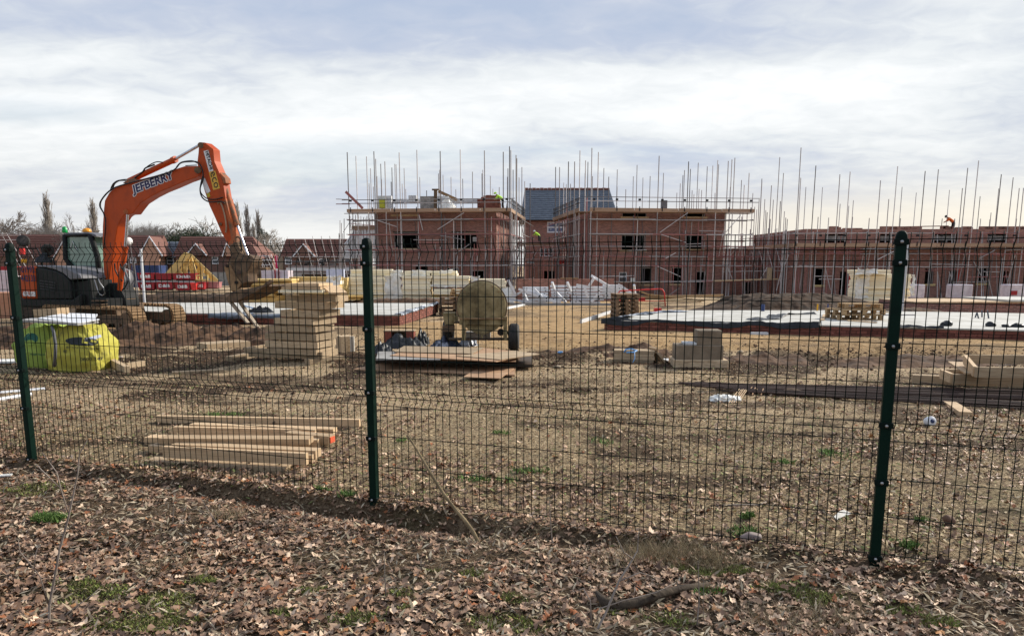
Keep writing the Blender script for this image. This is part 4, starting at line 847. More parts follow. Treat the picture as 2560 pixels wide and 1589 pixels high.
# plywood sheets in the middle
ps = thing('plywood_stack', 'messy stack of brown plywood sheets on the ground before the mixer', 'plywood', on(1100, 905))
def sheet(uvs, z, th, m):
    P = [on(u, v, z) for u, v in uvs]; MB().prism([(p.x, p.y, p.z) for p in P], (0, 0, th)).build('plywood_sheet', m, ps)
sheet([(883, 925), (1285, 940), (1290, 918), (960, 908)], 0.008, 0.02, m_ply)
sheet([(1158, 943), (1250, 947), (1285, 922), (1200, 918)], 0.03, 0.012, m_ply)
sheet([(935, 905), (1330, 918), (1330, 895), (950, 885)], 0.03, 0.05, m_darkwood)
for k in range(5): sheet([(938 + 3 * k, 900 - k), (1296 - 2 * k, 905), (1300, 885), (950, 880)], 0.085 + 0.018 * k, 0.014, m_darkwood if k % 2 else m_ply)
sheet([(940, 900), (1100, 900), (1120, 878), (945, 880)], 0.19, 0.012, m_block)
sheet([(975, 890), (1240, 905), (1345, 885), (1200, 870), (1040, 868)], 0.20, 0.014, m_ply)
sheet([(1140, 890), (1250, 900), (1350, 886), (1290, 878)], 0.216, 0.012, m_pine2)
sheet([(985, 880), (1180, 885), (1210, 870), (1010, 866)], 0.22, 0.012, m_pine2)
# tarpaulins and plastic
def crumple(name, cx, w, d, h, m, label, cat, seed, rz=0.0, parent=None):
    nx = 30; V = []; Fq = []
    for j in range(nx):
        for i in range(nx):
            x, y = (i / (nx - 1) - 0.5), (j / (nx - 1) - 0.5); r = min(1, 2 * math.hypot(x, y)); e = max(0, 1 - r ** 2.2)
            n = mnoise.noise(Vector((x * 6, y * 6, seed))) ; n2 = abs(mnoise.noise(Vector((x * 14, y * 14, seed + 4)))); 
            V.append((x * w, y * d, h * (e * (0.65 + 0.7 * n) + 0.45 * n2 * e ** 0.3)))
    for j in range(nx - 1):
        for i in range(nx - 1): a = j * nx + i; Fq.append((a, a + 1, a + nx + 1, a + nx))
    o = MB().add(V, Fq).build(name, m, parent, Matrix.Translation(cx) @ Matrix.Rotation(rz, 4, 'Z'), smooth=True); 
    return tag(o, label, cat) if label else o
crumple('tarpaulin', on(1010, 868), 0.9, 0.8, 0.30, m_black, 'black crumpled sheeting heaped behind the plywood, next to the red box', 'sheeting', 1.0)
crumple('tarpaulin', on(1055, 862), 0.35, 0.4, 0.38, m_black, 'peaked black sheeting just right of the red box', 'sheeting', 8.0)
m_tarp = mat('blue_white_sheeting', (0.45, 0.48, 0.55), (0.03, 0.04, 0.07), 0.4, scale=3, bump=0.4, contrast=(0.52, 0.62), spec=0.5)
crumple('plastic_sacks', on(1115, 872), 0.75, 0.5, 0.24, m_tarp, 'blue and white plastic sacks crumpled before the mixer', 'sacks', 2.0)
crumple('plastic_sacks', on(1170, 866), 0.45, 0.5, 0.26, m_tarp, 'white edged dark sack under the mixer hopper', 'sacks', 3.0)
crumple('tarpaulin', on(955, 880), 0.4, 0.6, 0.20, m_black, 'dark sheeting right beside the middle fence post', 'sheeting', 6.0)
rb = thing('red_box', 'open brick-red box with a grey panel behind the plywood', 'box', on(1000, 858))
Yb = 15.6
a = at(963, 858, Yb); b_ = at(1037, 827, Yb); m_rb = mat('brick_red_panel', (0.27, 0.075, 0.05), (0.19, 0.055, 0.04), 0.7)
bx('side_panel', ((at(963, 0, Yb).x + at(984, 0, Yb).x) / 2 if False else a.x + 0.085, Yb, (a.z + b_.z) / 2), (0.17, 0.3, b_.z - a.z), m_rb, rb); bx('side_panel', (b_.x - 0.085, Yb, (a.z + b_.z) / 2), (0.16, 0.3, b_.z - a.z), m_rb, rb)
bx('back_panel', ((a.x + b_.x) / 2, Yb + 0.12, (a.z + b_.z) / 2 - 0.0), (b_.x - a.x - 0.34, 0.03, b_.z - a.z - 0.02), m_cbl, rb); bx('rim', ((a.x + b_.x) / 2, Yb, b_.z + 0.012), (b_.x - a.x + 0.02, 0.32, 0.02), m_pine2, rb); bx('rim', ((a.x + b_.x) / 2, Yb, a.z - 0.012), (b_.x - a.x + 0.02, 0.32, 0.02), m_pine2, rb)

# ---------------------------------------------------------------- cement mixer
def mixer():
    Y0 = 14.7; t = thing('cement_mixer', 'old olive cement mixer on two wheels with its big round drum facing away', 'cement mixer', on(1205, 872))
    def q(u, v, dy=0.0): return at(u, v, Y0 + dy)
    c = q(1205, 765); ax = Vector((0.05, 1, -0.06)).normalized(); r = 62 / F * Y0
    MB().lathe([(-0.13, 0.001), (-0.125, r * 0.55), (-0.09, r * 0.93), (-0.06, r * 0.995), (-0.02, r), (0.30, r), (0.36, r * 0.93), (0.66, r * 0.55), (0.70, r * 0.56), (0.71, r * 0.50)], c, ax, 48).build('drum', m_mix, t, smooth=True)
    MB().lathe([(-0.055, r * 1.0), (-0.055, r * 1.03), (0.0, r * 1.03), (0.0, r * 1.0)], c, ax, 48).build('drum_rim', m_muds, t)
    # tipping hopper below the bar
    o = MB(); pts = [q(1158, 811, -0.16), q(1254, 811, -0.16), q(1240, 824, -0.16), q(1218, 834, -0.16), q(1205, 836, -0.16), q(1190, 833, -0.16), q(1170, 823, -0.16)]
    o.prism(pts, (0, 0.2, 0)); o.build('chute', m_mix, t, bevel=0.006)
    bar = MB(); bar.prism([q(1148, 797, -0.2), q(1266, 797, -0.2), q(1266, 812, -0.2), q(1148, 812, -0.2)], (0, 0.06, 0)); bar.build('cross_plate', m_mix, t, bevel=0.004); MB().prism([q(1148, 795, -0.24), q(1266, 795, -0.24), q(1266, 798, -0.24), q(1148, 798, -0.24)], (0, 0.1, 0)).build('top_flange', m_mudy, t); MB().prism([q(1165, 812, -0.12), q(1258, 812, -0.12), q(1256, 817, -0.12), q(1168, 817, -0.12)], (0, 0.05, 0)).build('painted_shade_strip', m_clip, t); rod('tow_bar', q(1152, 846, 0), q(1090, 852, 0.9), 0.025, m_rust, t); rod('brace', q(1262, 815, -.1), q(1275, 846, 0), 0.014, m_rust, t)  # includes a black strip standing in for shade under the cross plate
    for k in range(18): aa = k * 2 * math.pi / 18; MB().lathe([(-.012, .014), (0, .014)], c + ax * (-0.10) + Vector((math.cos(aa), 0, math.sin(aa))) * r * 0.88, ax, 6).build('rivet', m_mudy, t)
    for u0 in (1152, 1262): bx('upright', (q(u0, 0).x, Y0 - 0.17, (q(0, 790).z + q(0, 848).z) / 2), (0.075, 0.08, q(0, 790).z - q(0, 848).z), m_mix, t)
    bx('lug', q(1205, 838, -0.17), (0.05, 0.05, 0.1), m_mix, t)
    rod('axle', q(1120, 847), q(1278, 847), 0.03, m_darkwood, t)
    bx('stand', q(1196, 836, 0.5), (0.5, 0.3, 0.12), m_block, t)
    def wheel(u, v, dy, rr=0.27):
        cc = q(u, v, dy); w = MB().lathe([(-0.10, rr * 0.55), (-0.10, rr * 0.86), (-0.075, rr * 0.97), (-0.03, rr), (0.03, rr), (0.075, rr * 0.97), (0.10, rr * 0.86), (0.10, rr * 0.55)], cc, (1, -0.05, 0), 32).build('wheel', m_rubber, t, smooth=True)
        for s in (-0.045, -0.015, 0.015, 0.045): MB().lathe([(s - 0.006, rr * 0.98), (s - 0.006, rr + 0.006), (s + 0.006, rr + 0.006), (s + 0.006, rr * 0.98)], cc, (1, -0.05, 0), 32).build('tread_rib', m_rubber, w)
        MB().lathe([(-0.085, 0.001), (-0.085, rr * 0.56), (0.085, rr * 0.56), (0.085, 0.001)], cc, (1, -0.05, 0), 20).build('hub', m_muds, w, smooth=False)
    wheel(1285, 842, 0.0); wheel(1121, 832, 0.55)
    b = MB(); b.prism([q(1106, 782, 0.1), q(1138, 782, 0.1), q(1140, 797, 0.1), (q(1134, 812, 0.1)), q(1112, 812, 0.1)], (0, 0.3, 0)); b.build('engine_cover', m_mix, t, bevel=0.01)
    bx('engine_base', q(1122, 820, 0.2), (0.22, 0.3, 0.12), m_muds, t)
    bx('motor_box', q(1141, 796, 0.05), (0.07, 0.2, 0.12), m_mix, t)
    rod('arm_left', q(1138, 805, 0.0), q(1152, 805, -0.1), 0.03, m_darkwood, t)
    MB().lathe([(-0.02, 0.07), (0.02, 0.07)], q(1252, 830, -0.12), (0, 1, 0), 12).build('gear', m_rust, t)
mixer()

# ---------------------------------------------------------------- pallets
def make_pallet(label, m, w=1.2, d=1.0):
    t = thing('pallet', label, 'pallet', (0, 0, 0))
    for k in range(7): bx('slat', (0, -d / 2 + 0.05 + k * (d - 0.1) / 6, 0.133), (w, 0.095, 0.02), m, t)
    for x in (-w / 2 + 0.05, 0, w / 2 - 0.05):
        for y in (-d / 2 + 0.07, 0, d / 2 - 0.07): bx('block', (x, y, 0.066), (0.1, 0.12, 0.088), m, t)
        bx('stringer', (x, 0, 0.117), (0.095, d, 0.014), m, t)
    for y in (-d / 2 + 0.05, 0, d / 2 - 0.05): bx('slat', (0, y, 0.011), (w, 0.095, 0.02), m, t)
    return t
def pallet_stack(c, n, rz, where, group, m, jx=0.03, w=1.2, d=1.0):
    ords = ['lowest', 'second', 'third', 'fourth', 'fifth', 'sixth', 'seventh', 'eighth', 'ninth']
    p0 = None
    for k in range(n):
        l = ('topmost' if k == n - 1 else ords[k] + ('' if k == 0 else ' from the bottom')) + ' wooden pallet in ' + where
        z = Vector((random.uniform(-jx, jx), random.uniform(-jx, jx), 0.146 * k)); 
        if p0 is None: p0 = make_pallet(l, m, w, d); p0['group'] = group; src = p0; loc0 = c + z; rz0 = rz
        else: dup(p0, c + z, rz + random.uniform(-0.06, 0.06) * jx / 0.03, l, group)
    p0.matrix_basis = Matrix.Translation(loc0) @ Matrix.Rotation(rz0, 4, 'Z'); return p0
pallet_stack(on(1566, 797) + Vector((0, 0.5, 0)), 6, R(92), 'the neat stack left of the white slab', 'pallets stacked left of the white slab', m_palletw, 0.015, 1.2, 0.82)
pallet_stack(on(1137, 790) + Vector((0, 0.4, 0)), 5, R(8), 'the broken stack left of the mixer', 'pallets stacked left of the mixer', m_palletw, 0.05)
pallet_stack(on(1150, 770) + Vector((0.1, 0.9, 0.35)), 4, R(-4), 'the second stack behind the mixer', 'pallets stacked behind the mixer', m_palletl, 0.05)

# ---------------------------------------------------------------- white slabs on brick plinths
def slab(name, label, poly, zt, courses=3):
    c = sum((Vector((p[0], p[1], 0)) for p in poly), Vector()) / len(poly); zg = G(c.y)
    t = thing(name, label, 'foundation slab', (c.x, c.y, zg))
    inner = [Vector((p[0], p[1], 0)) + (c - Vector((p[0], p[1], 0))).normalized() * 0.10 for p in poly]
    MB().prism([(p.x, p.y, -1.2) for p in inner], (0, 0, zt + 1.2 - 0.02)).build('plinth_core', m_mortar, t)
    MB().prism([(p[0], p[1], zt - 0.018) for p in poly], (0, 0, 0.04)).build('screed', m_conc, t, bevel=0.01)
    return t
def brick_run(t, a, b, zt, courses, maxn=160, start=0.0):
    a = Vector(a); b = Vector(b); d = (b - a); n = int(d.length / 0.235); x = d.normalized(); y = Vector((-x.y, x.x, 0)); cnt = 0
    for c in range(courses):
        off = 0.117 if c % 2 else 0.0
        for i in range(n + 1):
            s0 = i * 0.235 - off; s1 = s0 + 0.225
            s0 = max(s0, 0); s1 = min(s1, d.length)
            if s1 - s0 < 0.05: continue
            p = a + x * (s0 + s1) / 2 + Vector((0, 0, zt - 0.022 - 0.0365 - c * 0.078)); 
            link(bpy.data.objects.new('brick', unitmesh('box', m_brick1)), t, Matrix.Translation(p + y * (0.05 + random.uniform(-0.003, 0.003))) @ Matrix.Rotation(math.atan2(x.y, x.x), 4, 'Z') @ Matrix.Diagonal((s1 - s0, 0.1, 0.067, 1)))
# right slabs
ra = on(1513, 824); rc = on(2560, 851); zr = 0.11
def edge_at(u):   # point on the front base line
    t0, t1 = ra, rc; n = Vector((-(t1 - t0).y, (t1 - t0).x, 0)).normalized(); p = onpl(u, 700, t0, n); return Vector((p.x, p.y, 0))
fl = edge_at(1513); fm = edge_at(2059); fr = edge_at(2720)
bl = at(1675, 777, 28.5); bl = on(1675, 777, zr - G(28)); bm = on(2040, 777, zr - G(28)); brr = on(2600, 783, zr - G(25))
def onz(u, v, z): r = ray(u, v); return CAM + r * ((z - H) / r.z)
bl = onz(1672, 777, zr); bm = onz(2050, 777, zr); brr = onz(2900, 790, zr)
s1 = slab('foundation_slab', 'pale concrete slab on brick plinth, right of centre, edged with black membrane', [(fl.x, fl.y), (fm.x, fm.y), (bm.x, bm.y), (bl.x, bl.y)], zr)
brick_run(s1, (fl.x, fl.y, 0), (fm.x, fm.y, 0), zr, 4)
s2 = slab('foundation_slab', 'pale concrete slab on brick plinth behind the right fence post', [(fm.x + 0.02, fm.y), (fr.x, fr.y), (brr.x, brr.y), (bm.x + 0.02, bm.y)], zr + 0.004)
brick_run(s2, (fm.x + 0.02, fm.y, 0), (fr.x, fr.y, 0), zr, 4)
# left slab
zl = 0.12
lc = onz(999, 788, zl); lf = onz(404, 784, zl); lff = onz(250, 782, zl); lb = onz(1096, 759, zl); lbb = onz(230, 757, zl)
s3 = slab('foundation_slab', 'pale concrete slab on brick plinth behind the tall frame stack', [(lff.x, lff.y), (lc.x, lc.y), (lb.x, lb.y), (lbb.x, lbb.y)], zl)
brick_run(s3, (lf.x, lf.y, 0), (lc.x, lc.y, 0), zl, 4); brick_run(s3, (lc.x, lc.y, 0), (lb.x, lb.y, 0), zl, 4)
# membranes: dark draped strips along the edges
def membrane(pts, w, drop, m, label, seed, zlift=0.03):
    V = []; Fq = []; n = 40; P = [Vector(p) for p in pts]
    L_ = [0]; 
    for i in range(len(P) - 1): L_.append(L_[-1] + (P[i + 1] - P[i]).length)
    rows = 7
    for i in range(n + 1):
        s = L_[-1] * i / n; k = max(j for j in range(len(P) - 1) if L_[j] <= s + 1e-6); f = (s - L_[k]) / max(1e-6, L_[k + 1] - L_[k]); p = P[k].lerp(P[k + 1], f); d = (P[k + 1] - P[k]).normalized(); y = Vector((-d.y, d.x, 0))
        nn = mnoise.noise(Vector((s * 0.8, seed, 0))); 
        for r in range(rows):
            q = r / (rows - 1); off = -w * 0.35 * (1 + nn) + q * w * max(0.15, 1 + 2.2 * nn); hz = 0.05 * abs(mnoise.noise(Vector((s * 3, q * 3, seed)))) + 0.10 * max(0, mnoise.noise(Vector((s * 1.1, q * 2, seed + 3)))) 
            z = zlift + hz - (drop * (1 + 0.9 * nn) * max(0, (0.30 - q) / 0.30))
            V.append(tuple(p + y * max(off, -0.05 - 0.03 * q) + Vector((0, 0, z))))
    for i in range(n):
        for r in range(rows - 1): a = i * rows + r; Fq.append((a, a + 1, a + rows + 1, a + rows))
    o = MB().add(V, Fq).build('membrane', m, None, smooth=True); tag(o, label, 'plastic sheeting')
m_memb = mat('blue_black_membrane', (0.025, 0.035, 0.055), (0.07, 0.09, 0.12), 0.3, scale=4, bump=0.5, spec=0.6)
def ez(u, z): p = edge_at(u); return (p.x, p.y, z)
membrane([ez(1505, zr), ez(1620, zr), ez(1740, zr), ez(1850, zr), ez(1960, zr), ez(2055, zr)], 0.07, 0.11, m_black, 'dark plastic membrane draped over the front edge of the slab right of centre', 1.0, 0.02)
m_foil = mat('silver_black_foil', (0.50, 0.53, 0.58), (0.03, 0.04, 0.06), 0.3, scale=2.4, bump=0.5, contrast=(0.47, 0.56), spec=0.6)
membrane([(bl.x, bl.y, zr), (fl.x + 0.5 * (bl.x - fl.x), fl.y + 0.5 * (bl.y - fl.y), zr), (fl.x, fl.y, zr)], 0.55, 0.10, m_foil, 'silver and black foil crumpled along the left edge of the slab right of centre', 5.0)
membrane([tuple(onz(u, v, zr)) for u, v in ((1885, 803), (1945, 800), (1965, 788), (2040, 787))][::1], 0.5, 0.0, m_black, 'crumpled black plastic lying on the slab right of centre', 7.0, 0.02)
membrane([ez(2230, zr), ez(2300, zr), ez(2370, zr)], 0.18, 0.03, m_black, 'black plastic roll on the slab edge right of the right post', 9.0)
pebble('plastic_bundle', onz(2365, 812, zr + .05), (0.14, 0.1, 0.10), m_black, 'rounded black plastic bundle at the slab edge, nearest the right post', 'plastic', seed=21)
pebble('plastic_bundle', onz(2476, 813, zr + .05), (0.11, 0.1, 0.09), m_black, 'black plastic bundle on the slab edge, left of the low pair', 'plastic', seed=22)
pebble('plastic_bundle', onz(2545, 815, zr + .05), (0.16, 0.1, 0.075), m_black, 'low black plastic bundle on the slab at the right edge', 'plastic', seed=23)
pebble('plastic_bundle', onz(2516, 816, zr + .04), (0.10, 0.08, 0.06), m_black, 'small black bundle between two others on the right slab', 'plastic', seed=24)
for k, (u, v) in enumerate(((2437, 793), (2447, 795), (2455, 792), (2472, 795))):
    tag(rod('pipe_stub', onz(u, v + 3, zr), onz(u, v + 3, zr) + Vector((random.uniform(-.08, .08), 0, 0.16 + 0.03 * k)), 0.022, m_memb), ('leftmost', 'second', 'third', 'rightmost')[k] + ' of four dark pipe stubs rising from the slab at right', 'pipe', 'pipe stubs on the right slab')
membrane([tuple(onz(u, v, zl)) for u, v in ((520, 789), (560, 788), (620, 792), (700, 790))], 0.5, 0.1, m_memb, 'dark membrane slumped over the front of the left slab below the excavator forks', 13.0)
membrane([tuple(lc), tuple(lc.lerp(lb, 0.5)), tuple(lb)], 0.22, 0.04, m_foil, 'thin dark and silver foil along the right edge of the left slab', 15.0)
crumple('tarpaulin', onz(650, 783, zl), 0.9, 0.5, 0.22, m_black, 'humped black sheeting on the left slab under the excavator arm', 'sheeting', 11.0)
tag(rod('blue_pipe', onz(600, 763, zl) + Vector((0, 0, .03)), onz(655, 778, zl) + Vector((0, 0, .03)), 0.02, m_bs), 'thin blue water pipe on the left slab', 'pipe')
tag(bx('yellow_block', on(512, 800) + Vector((0, 0, 0.1)), (0.16, 0.1, 0.1), mat('yellow_plastic', (0.75, 0.4, 0.02), (0.6, 0.3, 0.02))), 'small yellow lump against the plinth of the left slab', 'litter')
# broken pallets on the right slab
GP = 'broken pallets on the right slab'
pz = make_pallet('lowest broken pale pallet lying on the white slab', m_palletl); pz['group'] = GP
q0 = onz(2150, 800, zr + .022); 
dup(pz, q0 + Vector((0.0, 0.35, 0.15)), R(5), 'middle broken pale pallet lying on the white slab', GP); dup(pz, q0 + Vector((0.15, 0.4, 0.30)), R(-9), 'uppermost broken pale pallet on the white slab', GP, (0.8, 0.8, 1))
pz.matrix_basis = Matrix.Translation(q0 + Vector((0, 0.4, 0))) @ Matrix.Rotation(R(-3), 4, 'Z')
for k, (u0, v0, u1, v1, l) in enumerate(((2120, 801, 2190, 806, 'loose pale board in front of the broken pallets'), (2185, 782, 2217, 780, 'short pale board standing at the right of the broken pallets'), (2210, 787, 2285, 787, 'thin grey board on the slab behind the right post'), (2056, 800, 2062, 786, 'narrow board on the joint between the two right slabs'))):
    tag(plank('loose_board', onz(u0, v0, zr + .04), onz(u1, v1, zr + (.04 if k != 1 else 0.3)), 0.09, 0.03, m_pine if k != 2 else m_pole), l, 'board')
for (u, v, m_, l) in ((1907, 771, m_blue, 'blue pipe end standing at the back of the slab'), (2043, 770, mat('yellow_plastic', (0.75, 0.5, 0.05), None), 'yellow marker peg at the back of the right slab'), (2069, 770, m_blue, 'small blue cone at the back of the right slab')):
    tag(rod('pipe_stub', onz(u, v + 8, zr), onz(u, v + 8, zr) + Vector((0, 0, 0.24)), 0.06 if m_ is m_blue and u < 2000 else 0.025, m_), l, 'pipe')
tag(bx('blockwork_lump', on(1898, 836) + Vector((0, 0, 0.03)), (0.42, 0.12, 0.06), m_blockl), 'pale kerb block lying before the brick plinth right of centre', 'block')
pebble('rubble_lump', on(2080, 838) + Vector((0, 0, 0.03)), (0.1, 0.08, 0.09), m_brick1, 'broken brick lump at the foot of the right plinth', 'rubble', seed=31)
# kerbs and edge boards between the slabs
kb = thing('edging_kerb', 'pale concrete edging along the sandy track left of the pallets', 'kerb', on(1500, 800))
plank('kerb_piece', on(1452, 808) + Vector((0, 0, .05)), on(1540, 778) + Vector((0, 0, .05)), 0.06, 0.12, m_blockl, kb)
kb2 = thing('edging_kerb', 'long dark kerb in front of the white metal pile', 'kerb', on(1400, 760))
plank('kerb_piece', on(1275, 762) + Vector((0, 0, .06)), on(1545, 764) + Vector((0, 0, .06)), 0.15, 0.14, m_block, kb2)
plank('kerb_piece', on(1255, 775) + Vector((0, 0, .05)), on(1310, 764) + Vector((0, 0, .05)), 0.12, 0.10, m_blockl, kb2)

# ---------------------------------------------------------------- heaps
def heap(label, cx, cy, rx, ry, h, m, seed, rz=0.0, rough=0.25, n=90, flat=0.0):
    V = []; Fq = []; ca, sa = math.cos(rz), math.sin(rz)
    for j in range(n + 1):
        for i in range(n + 1):
            x, y = 2 * i / n - 1, 2 * j / n - 1; r = math.hypot(x, y) + 0.18 * mnoise.noise(Vector((x * 2.2, y * 2.2, seed)))
            e = max(0.0, 1 - min(1, max(0, r - flat) / (1 - flat))); e = e * e * (3 - 2 * e)
            f = mnoise.fractal(Vector((x * rx * 1.1, y * ry * 1.1, seed * 3)), 1.0, 2.1, 6) ; g2 = mnoise.ridged_multi_fractal(Vector((x * rx * 1.7, y * ry * 1.7, seed)), 1.0, 2.0, 4, 1.0, 2.0) - 1
            wx, wy = cx + x * rx * ca - y * ry * sa, cy + x * rx * sa + y * ry * ca
            V.append((wx, wy, G(wy) - 0.10 + h * (e * (1 + rough * f) + rough * 0.45 * g2 * min(1, e * 3)) + 0.05 * (e > 0)))
    for j in range(n):
        for i in range(n): a = j * (n + 1) + i; Fq.append((a, a + 1, a + n + 2, a + n + 1))
    return tag(MB().add(V, Fq).build('soil_heap', m, None, smooth=True, recalc=False), label, 'soil heap')
c = on(2010, 775); heap('long low heap of dark soil behind the slab, right of centre', 13.0, 34.5, 5.0, 3.6, 0.74, m_soild, 1.0, rough=0.15, flat=0.35, n=150)
heap('small brown soil bank at the right end of the dark heap', 19.4, 34.5, 2.6, 2.2, 0.45, m_soild, 4.0)
heap('low dark soil bank behind the left slab, left of the excavator arm', -18.5, 43.0, 7.5, 2.6, 0.60, m_soild, 2.0, rough=0.22, flat=0.4)
heap('reddish soil strip behind the right end of the left slab', -5.3, 42.5, 7.0, 1.8, 0.35, m_soil, 12.0, rough=0.3, flat=0.4)
heap('churned clay mound in front of the excavator tracks', -7.6, 16.8, 2.6, 1.4, 0.40, m_soil, 5.0, rough=0.62, n=150, flat=0.2)
heap('churned clay mound left of the tall frame stack', -5.6, 16.2, 1.1, 0.9, 0.36, m_soil, 6.0, rough=0.6, n=110)
heap('low clay ridge behind the yellow bag', -10.3, 15.6, 3.4, 1.4, 0.36, m_soil, 7.0, rough=0.7, n=130)
heap('low churned mud ridge right of the mixer wheel', 1.9, 14.4, 1.7, 0.6, 0.16, m_soil, 8.0, rough=0.8)
heap('low churned mud ridge right of the block steps', 4.5, 13.0, 1.5, 0.7, 0.14, m_soil, 9.0, rough=0.8)
heap('low churned mud ridge behind the strapped planks', 2.3, 13.7, 0.9, 0.5, 0.22, m_soil, 10.0, rough=0.7)
heap('low churned mud ridge left of the right-hand frames', 7.0, 12.6, 2.4, 0.9, 0.15, m_soil, 14.0, rough=0.8)
heap('small dark mound beside the canes', 3.6, 9.3, 0.8, 0.35, 0.10, m_soild, 15.0, rough=0.7)
tag(bx('slate_piece', on(602, 858) + Vector((0, 0, 0.12)), (0.42, 0.25, 0.03), m_greyp, rot=Matrix.Rotation(R(12), 3, 'X')), 'dark flat sheet lying on the clay left of the frame stack', 'sheet')

# ---------------------------------------------------------------- excavator
def excavator():
    psi = R(25); Y0 = 21.6
    foot = at(288, 705, Y0); P0 = Vector((foot.x, foot.y, 0))
    X = Vector((math.cos(psi), -math.sin(psi), 0)); Lf = Vector((math.sin(psi), math.cos(psi), 0)); NZ = -Lf
    g0 = G(21.5) - 0.02
    t = thing('excavator', 'orange and charcoal tracked excavator with its boom raised, at left behind the yellow bag', 'excavator', P0 + X * -0.6 + Vector((0, 0, g0)))
    def q(u, v, off=0.0): return onpl(u, v, P0 + Lf * off, Lf)          # point in the machine's long vertical plane, off metres to its far side
    def z2(a, b): return (200 + a / 3.978, 340 + b / 3.978)
    def z1(a, b): return (a / 2.4386, 340 + b / 2.4386)
    def z6(a, b): return (a / 5.04, 560 + b / 5.04)
    def plate(name, pts, off0, off1, m, bevel=0.012, parent=t):
        ps = [q(*p, off0) for p in pts]
        return smooth_by_angle(MB().prism(ps, Lf * (off1 - off0)).build(name, m, parent, bevel=bevel), 25)
    # --- boom
    bw = 0.15
    boom = plate('boom', [z2(*p) for p in ((248, 1465), (232, 1300), (222, 1100), (224, 900), (236, 720), (245, 640), (290, 560), (360, 505), (460, 468), (560, 440), (720, 400), (900, 350), (960, 325), (1040, 300), (1165, 298), (1205, 345), (1170, 405), (1040, 450), (900, 512), (800, 552), (700, 603), (600, 668), (555, 725), (518, 775), (455, 778), (425, 800), (395, 850), (372, 900), (330, 1160), (300, 1330), (285, 1465))], -bw, bw, m_orange, 0.014)
    def onboom(a, b): return q(*z2(a, b), -bw)
    MB().tube([q(*z2(455, 752), -bw - 0.05), q(*z2(455, 752), bw + 0.05)], 0.07, 14).build('pin_boss', m_orangem, boom)
    MB().tube([q(*z2(1170, 340), -bw - 0.06), q(*z2(1170, 340), bw + 0.06)], 0.085, 16).build('pin_boss', m_muds, boom)
    # cylinders
    def cyl(name, a, b, c, r, off, parent=t, mb=m_orange):
        A, B, Cc = q(*a, off), q(*b, off), q(*c, off); o = MB().tube([A, B], r, 16).build(name, mb, parent, smooth=False); smooth_by_angle(o, 40)
        smooth_by_angle(MB().tube([A.lerp(B, 0.96), B.lerp(A, -0.03)], r * 1.18, 16).build('gland', mb, o), 40)
        smooth_by_angle(MB().tube([B, Cc], r * 0.5, 12).build('piston_rod', m_steel, o), 40); return o
    cyl('arm_cylinder', z2(490, 445), z2(938, 236), z2(1195, 88), 0.075, 0.0)
    cyl('boom_cylinder', z2(395, 1530), z2(450, 1110), z2(475, 780), 0.07, -0.26)
    cyl('boom_cylinder', z2(395, 1530), z2(450, 1110), z2(475, 780), 0.07, 0.26)
    plate('cylinder_bracket', [z2(*p) for p in ((420, 470), (470, 430), (540, 420), (560, 445), (470, 470))], -0.12, 0.12, m_orangem)
    cyl('bucket_cylinder', z2(1412, 420), z2(1560, 875), z2(1672, 1192), 0.062, 0.0, mb=m_orangem)
    # --- dipper arm
    aw = 0.12
    arm = plate('dipper_arm', [z2(*p) for p in ((1180, 85), (1200, 62), (1240, 66), (1322, 132), (1332, 250), (1375, 350), (1420, 470), (1445, 620), (1500, 830), (1545, 1040), (1545, 1100), (1490, 1112), (1450, 1040), (1400, 950), (1340, 810), (1285, 690), (1235, 540), (1200, 420), (1163, 270), (1175, 170))], -aw, aw, m_orange)
    plate('arm_mud_strip', [z2(*p) for p in ((1445, 620), (1500, 830), (1545, 1040), (1548, 1105), (1492, 1114), (1470, 1075), (1505, 1020), (1470, 850), (1425, 660))], -aw - 0.008, aw + 0.008, m_orangem, 0.004)
    plate('cylinder_bracket', [z2(*p) for p in ((1375, 350), (1440, 420), (1448, 470), (1400, 480))], -0.1, 0.1, m_orangem)
    MB().tube([q(*z2(1200, 92), -aw - 0.05), q(*z2(1200, 92), aw + 0.05)], 0.075, 14).build('pin_boss', m_muds, arm)
    MB().tube([q(*z2(1380, 870), -aw - 0.05), q(*z2(1410, 880), -aw - 0.0)], 0.04, 10).build('pin_boss', m_orangem, arm)
    # --- linkage, coupler, fork carriage
    cw = 0.16
    li = plate('tipping_link', [z2(*p) for p in ((1480, 1095), (1540, 1050), (1580, 1170), (1700, 1190), (1732, 1225), (1700, 1262), (1600, 1262), (1530, 1260), (1490, 1180))], -cw, cw, m_muds, 0.02)
    for a in ((1660, 1225), (1520, 1240)): MB().tube([q(*z2(*a), -cw - 0.06), q(*z2(*a), cw + 0.06)], 0.075, 14).build('link_pin', m_muds, li)
    hi = plate('quick_hitch', [z1(*p) for p in ((1372, 790), (1392, 768), (1425, 772), (1455, 740), (1500, 742), (1540, 760), (1522, 800), (1500, 840), (1508, 890), (1470, 905), (1450, 948), (1412, 950), (1395, 900), (1378, 850))], -0.20, 0.20, m_muds, 0.02)
    plate('hitch_cheek', [z1(*p) for p in ((1365, 800), (1385, 775), (1405, 790), (1440, 860), (1470, 900), (1440, 945), (1405, 945), (1385, 880))], -0.25, -0.21, m_mudy, 0.01)
    for a in ((1440, 892), (1460, 832), (1385, 792)): MB().tube([q(*z1(*a), -0.29), q(*z1(*a), 0.2)], 0.045, 12).build('hitch_pin', m_rust, hi)
    ca = plate('fork_carriage', [z1(*p) for p in ((1370, 990), (1400, 960), (1470, 935), (1540, 935), (1600, 910), (1640, 875), (1657, 882), (1648, 900), (1560, 950), (1500, 980), (1440, 1012), (1385, 1012))], -0.5, -0.40, m_muds, 0.015)
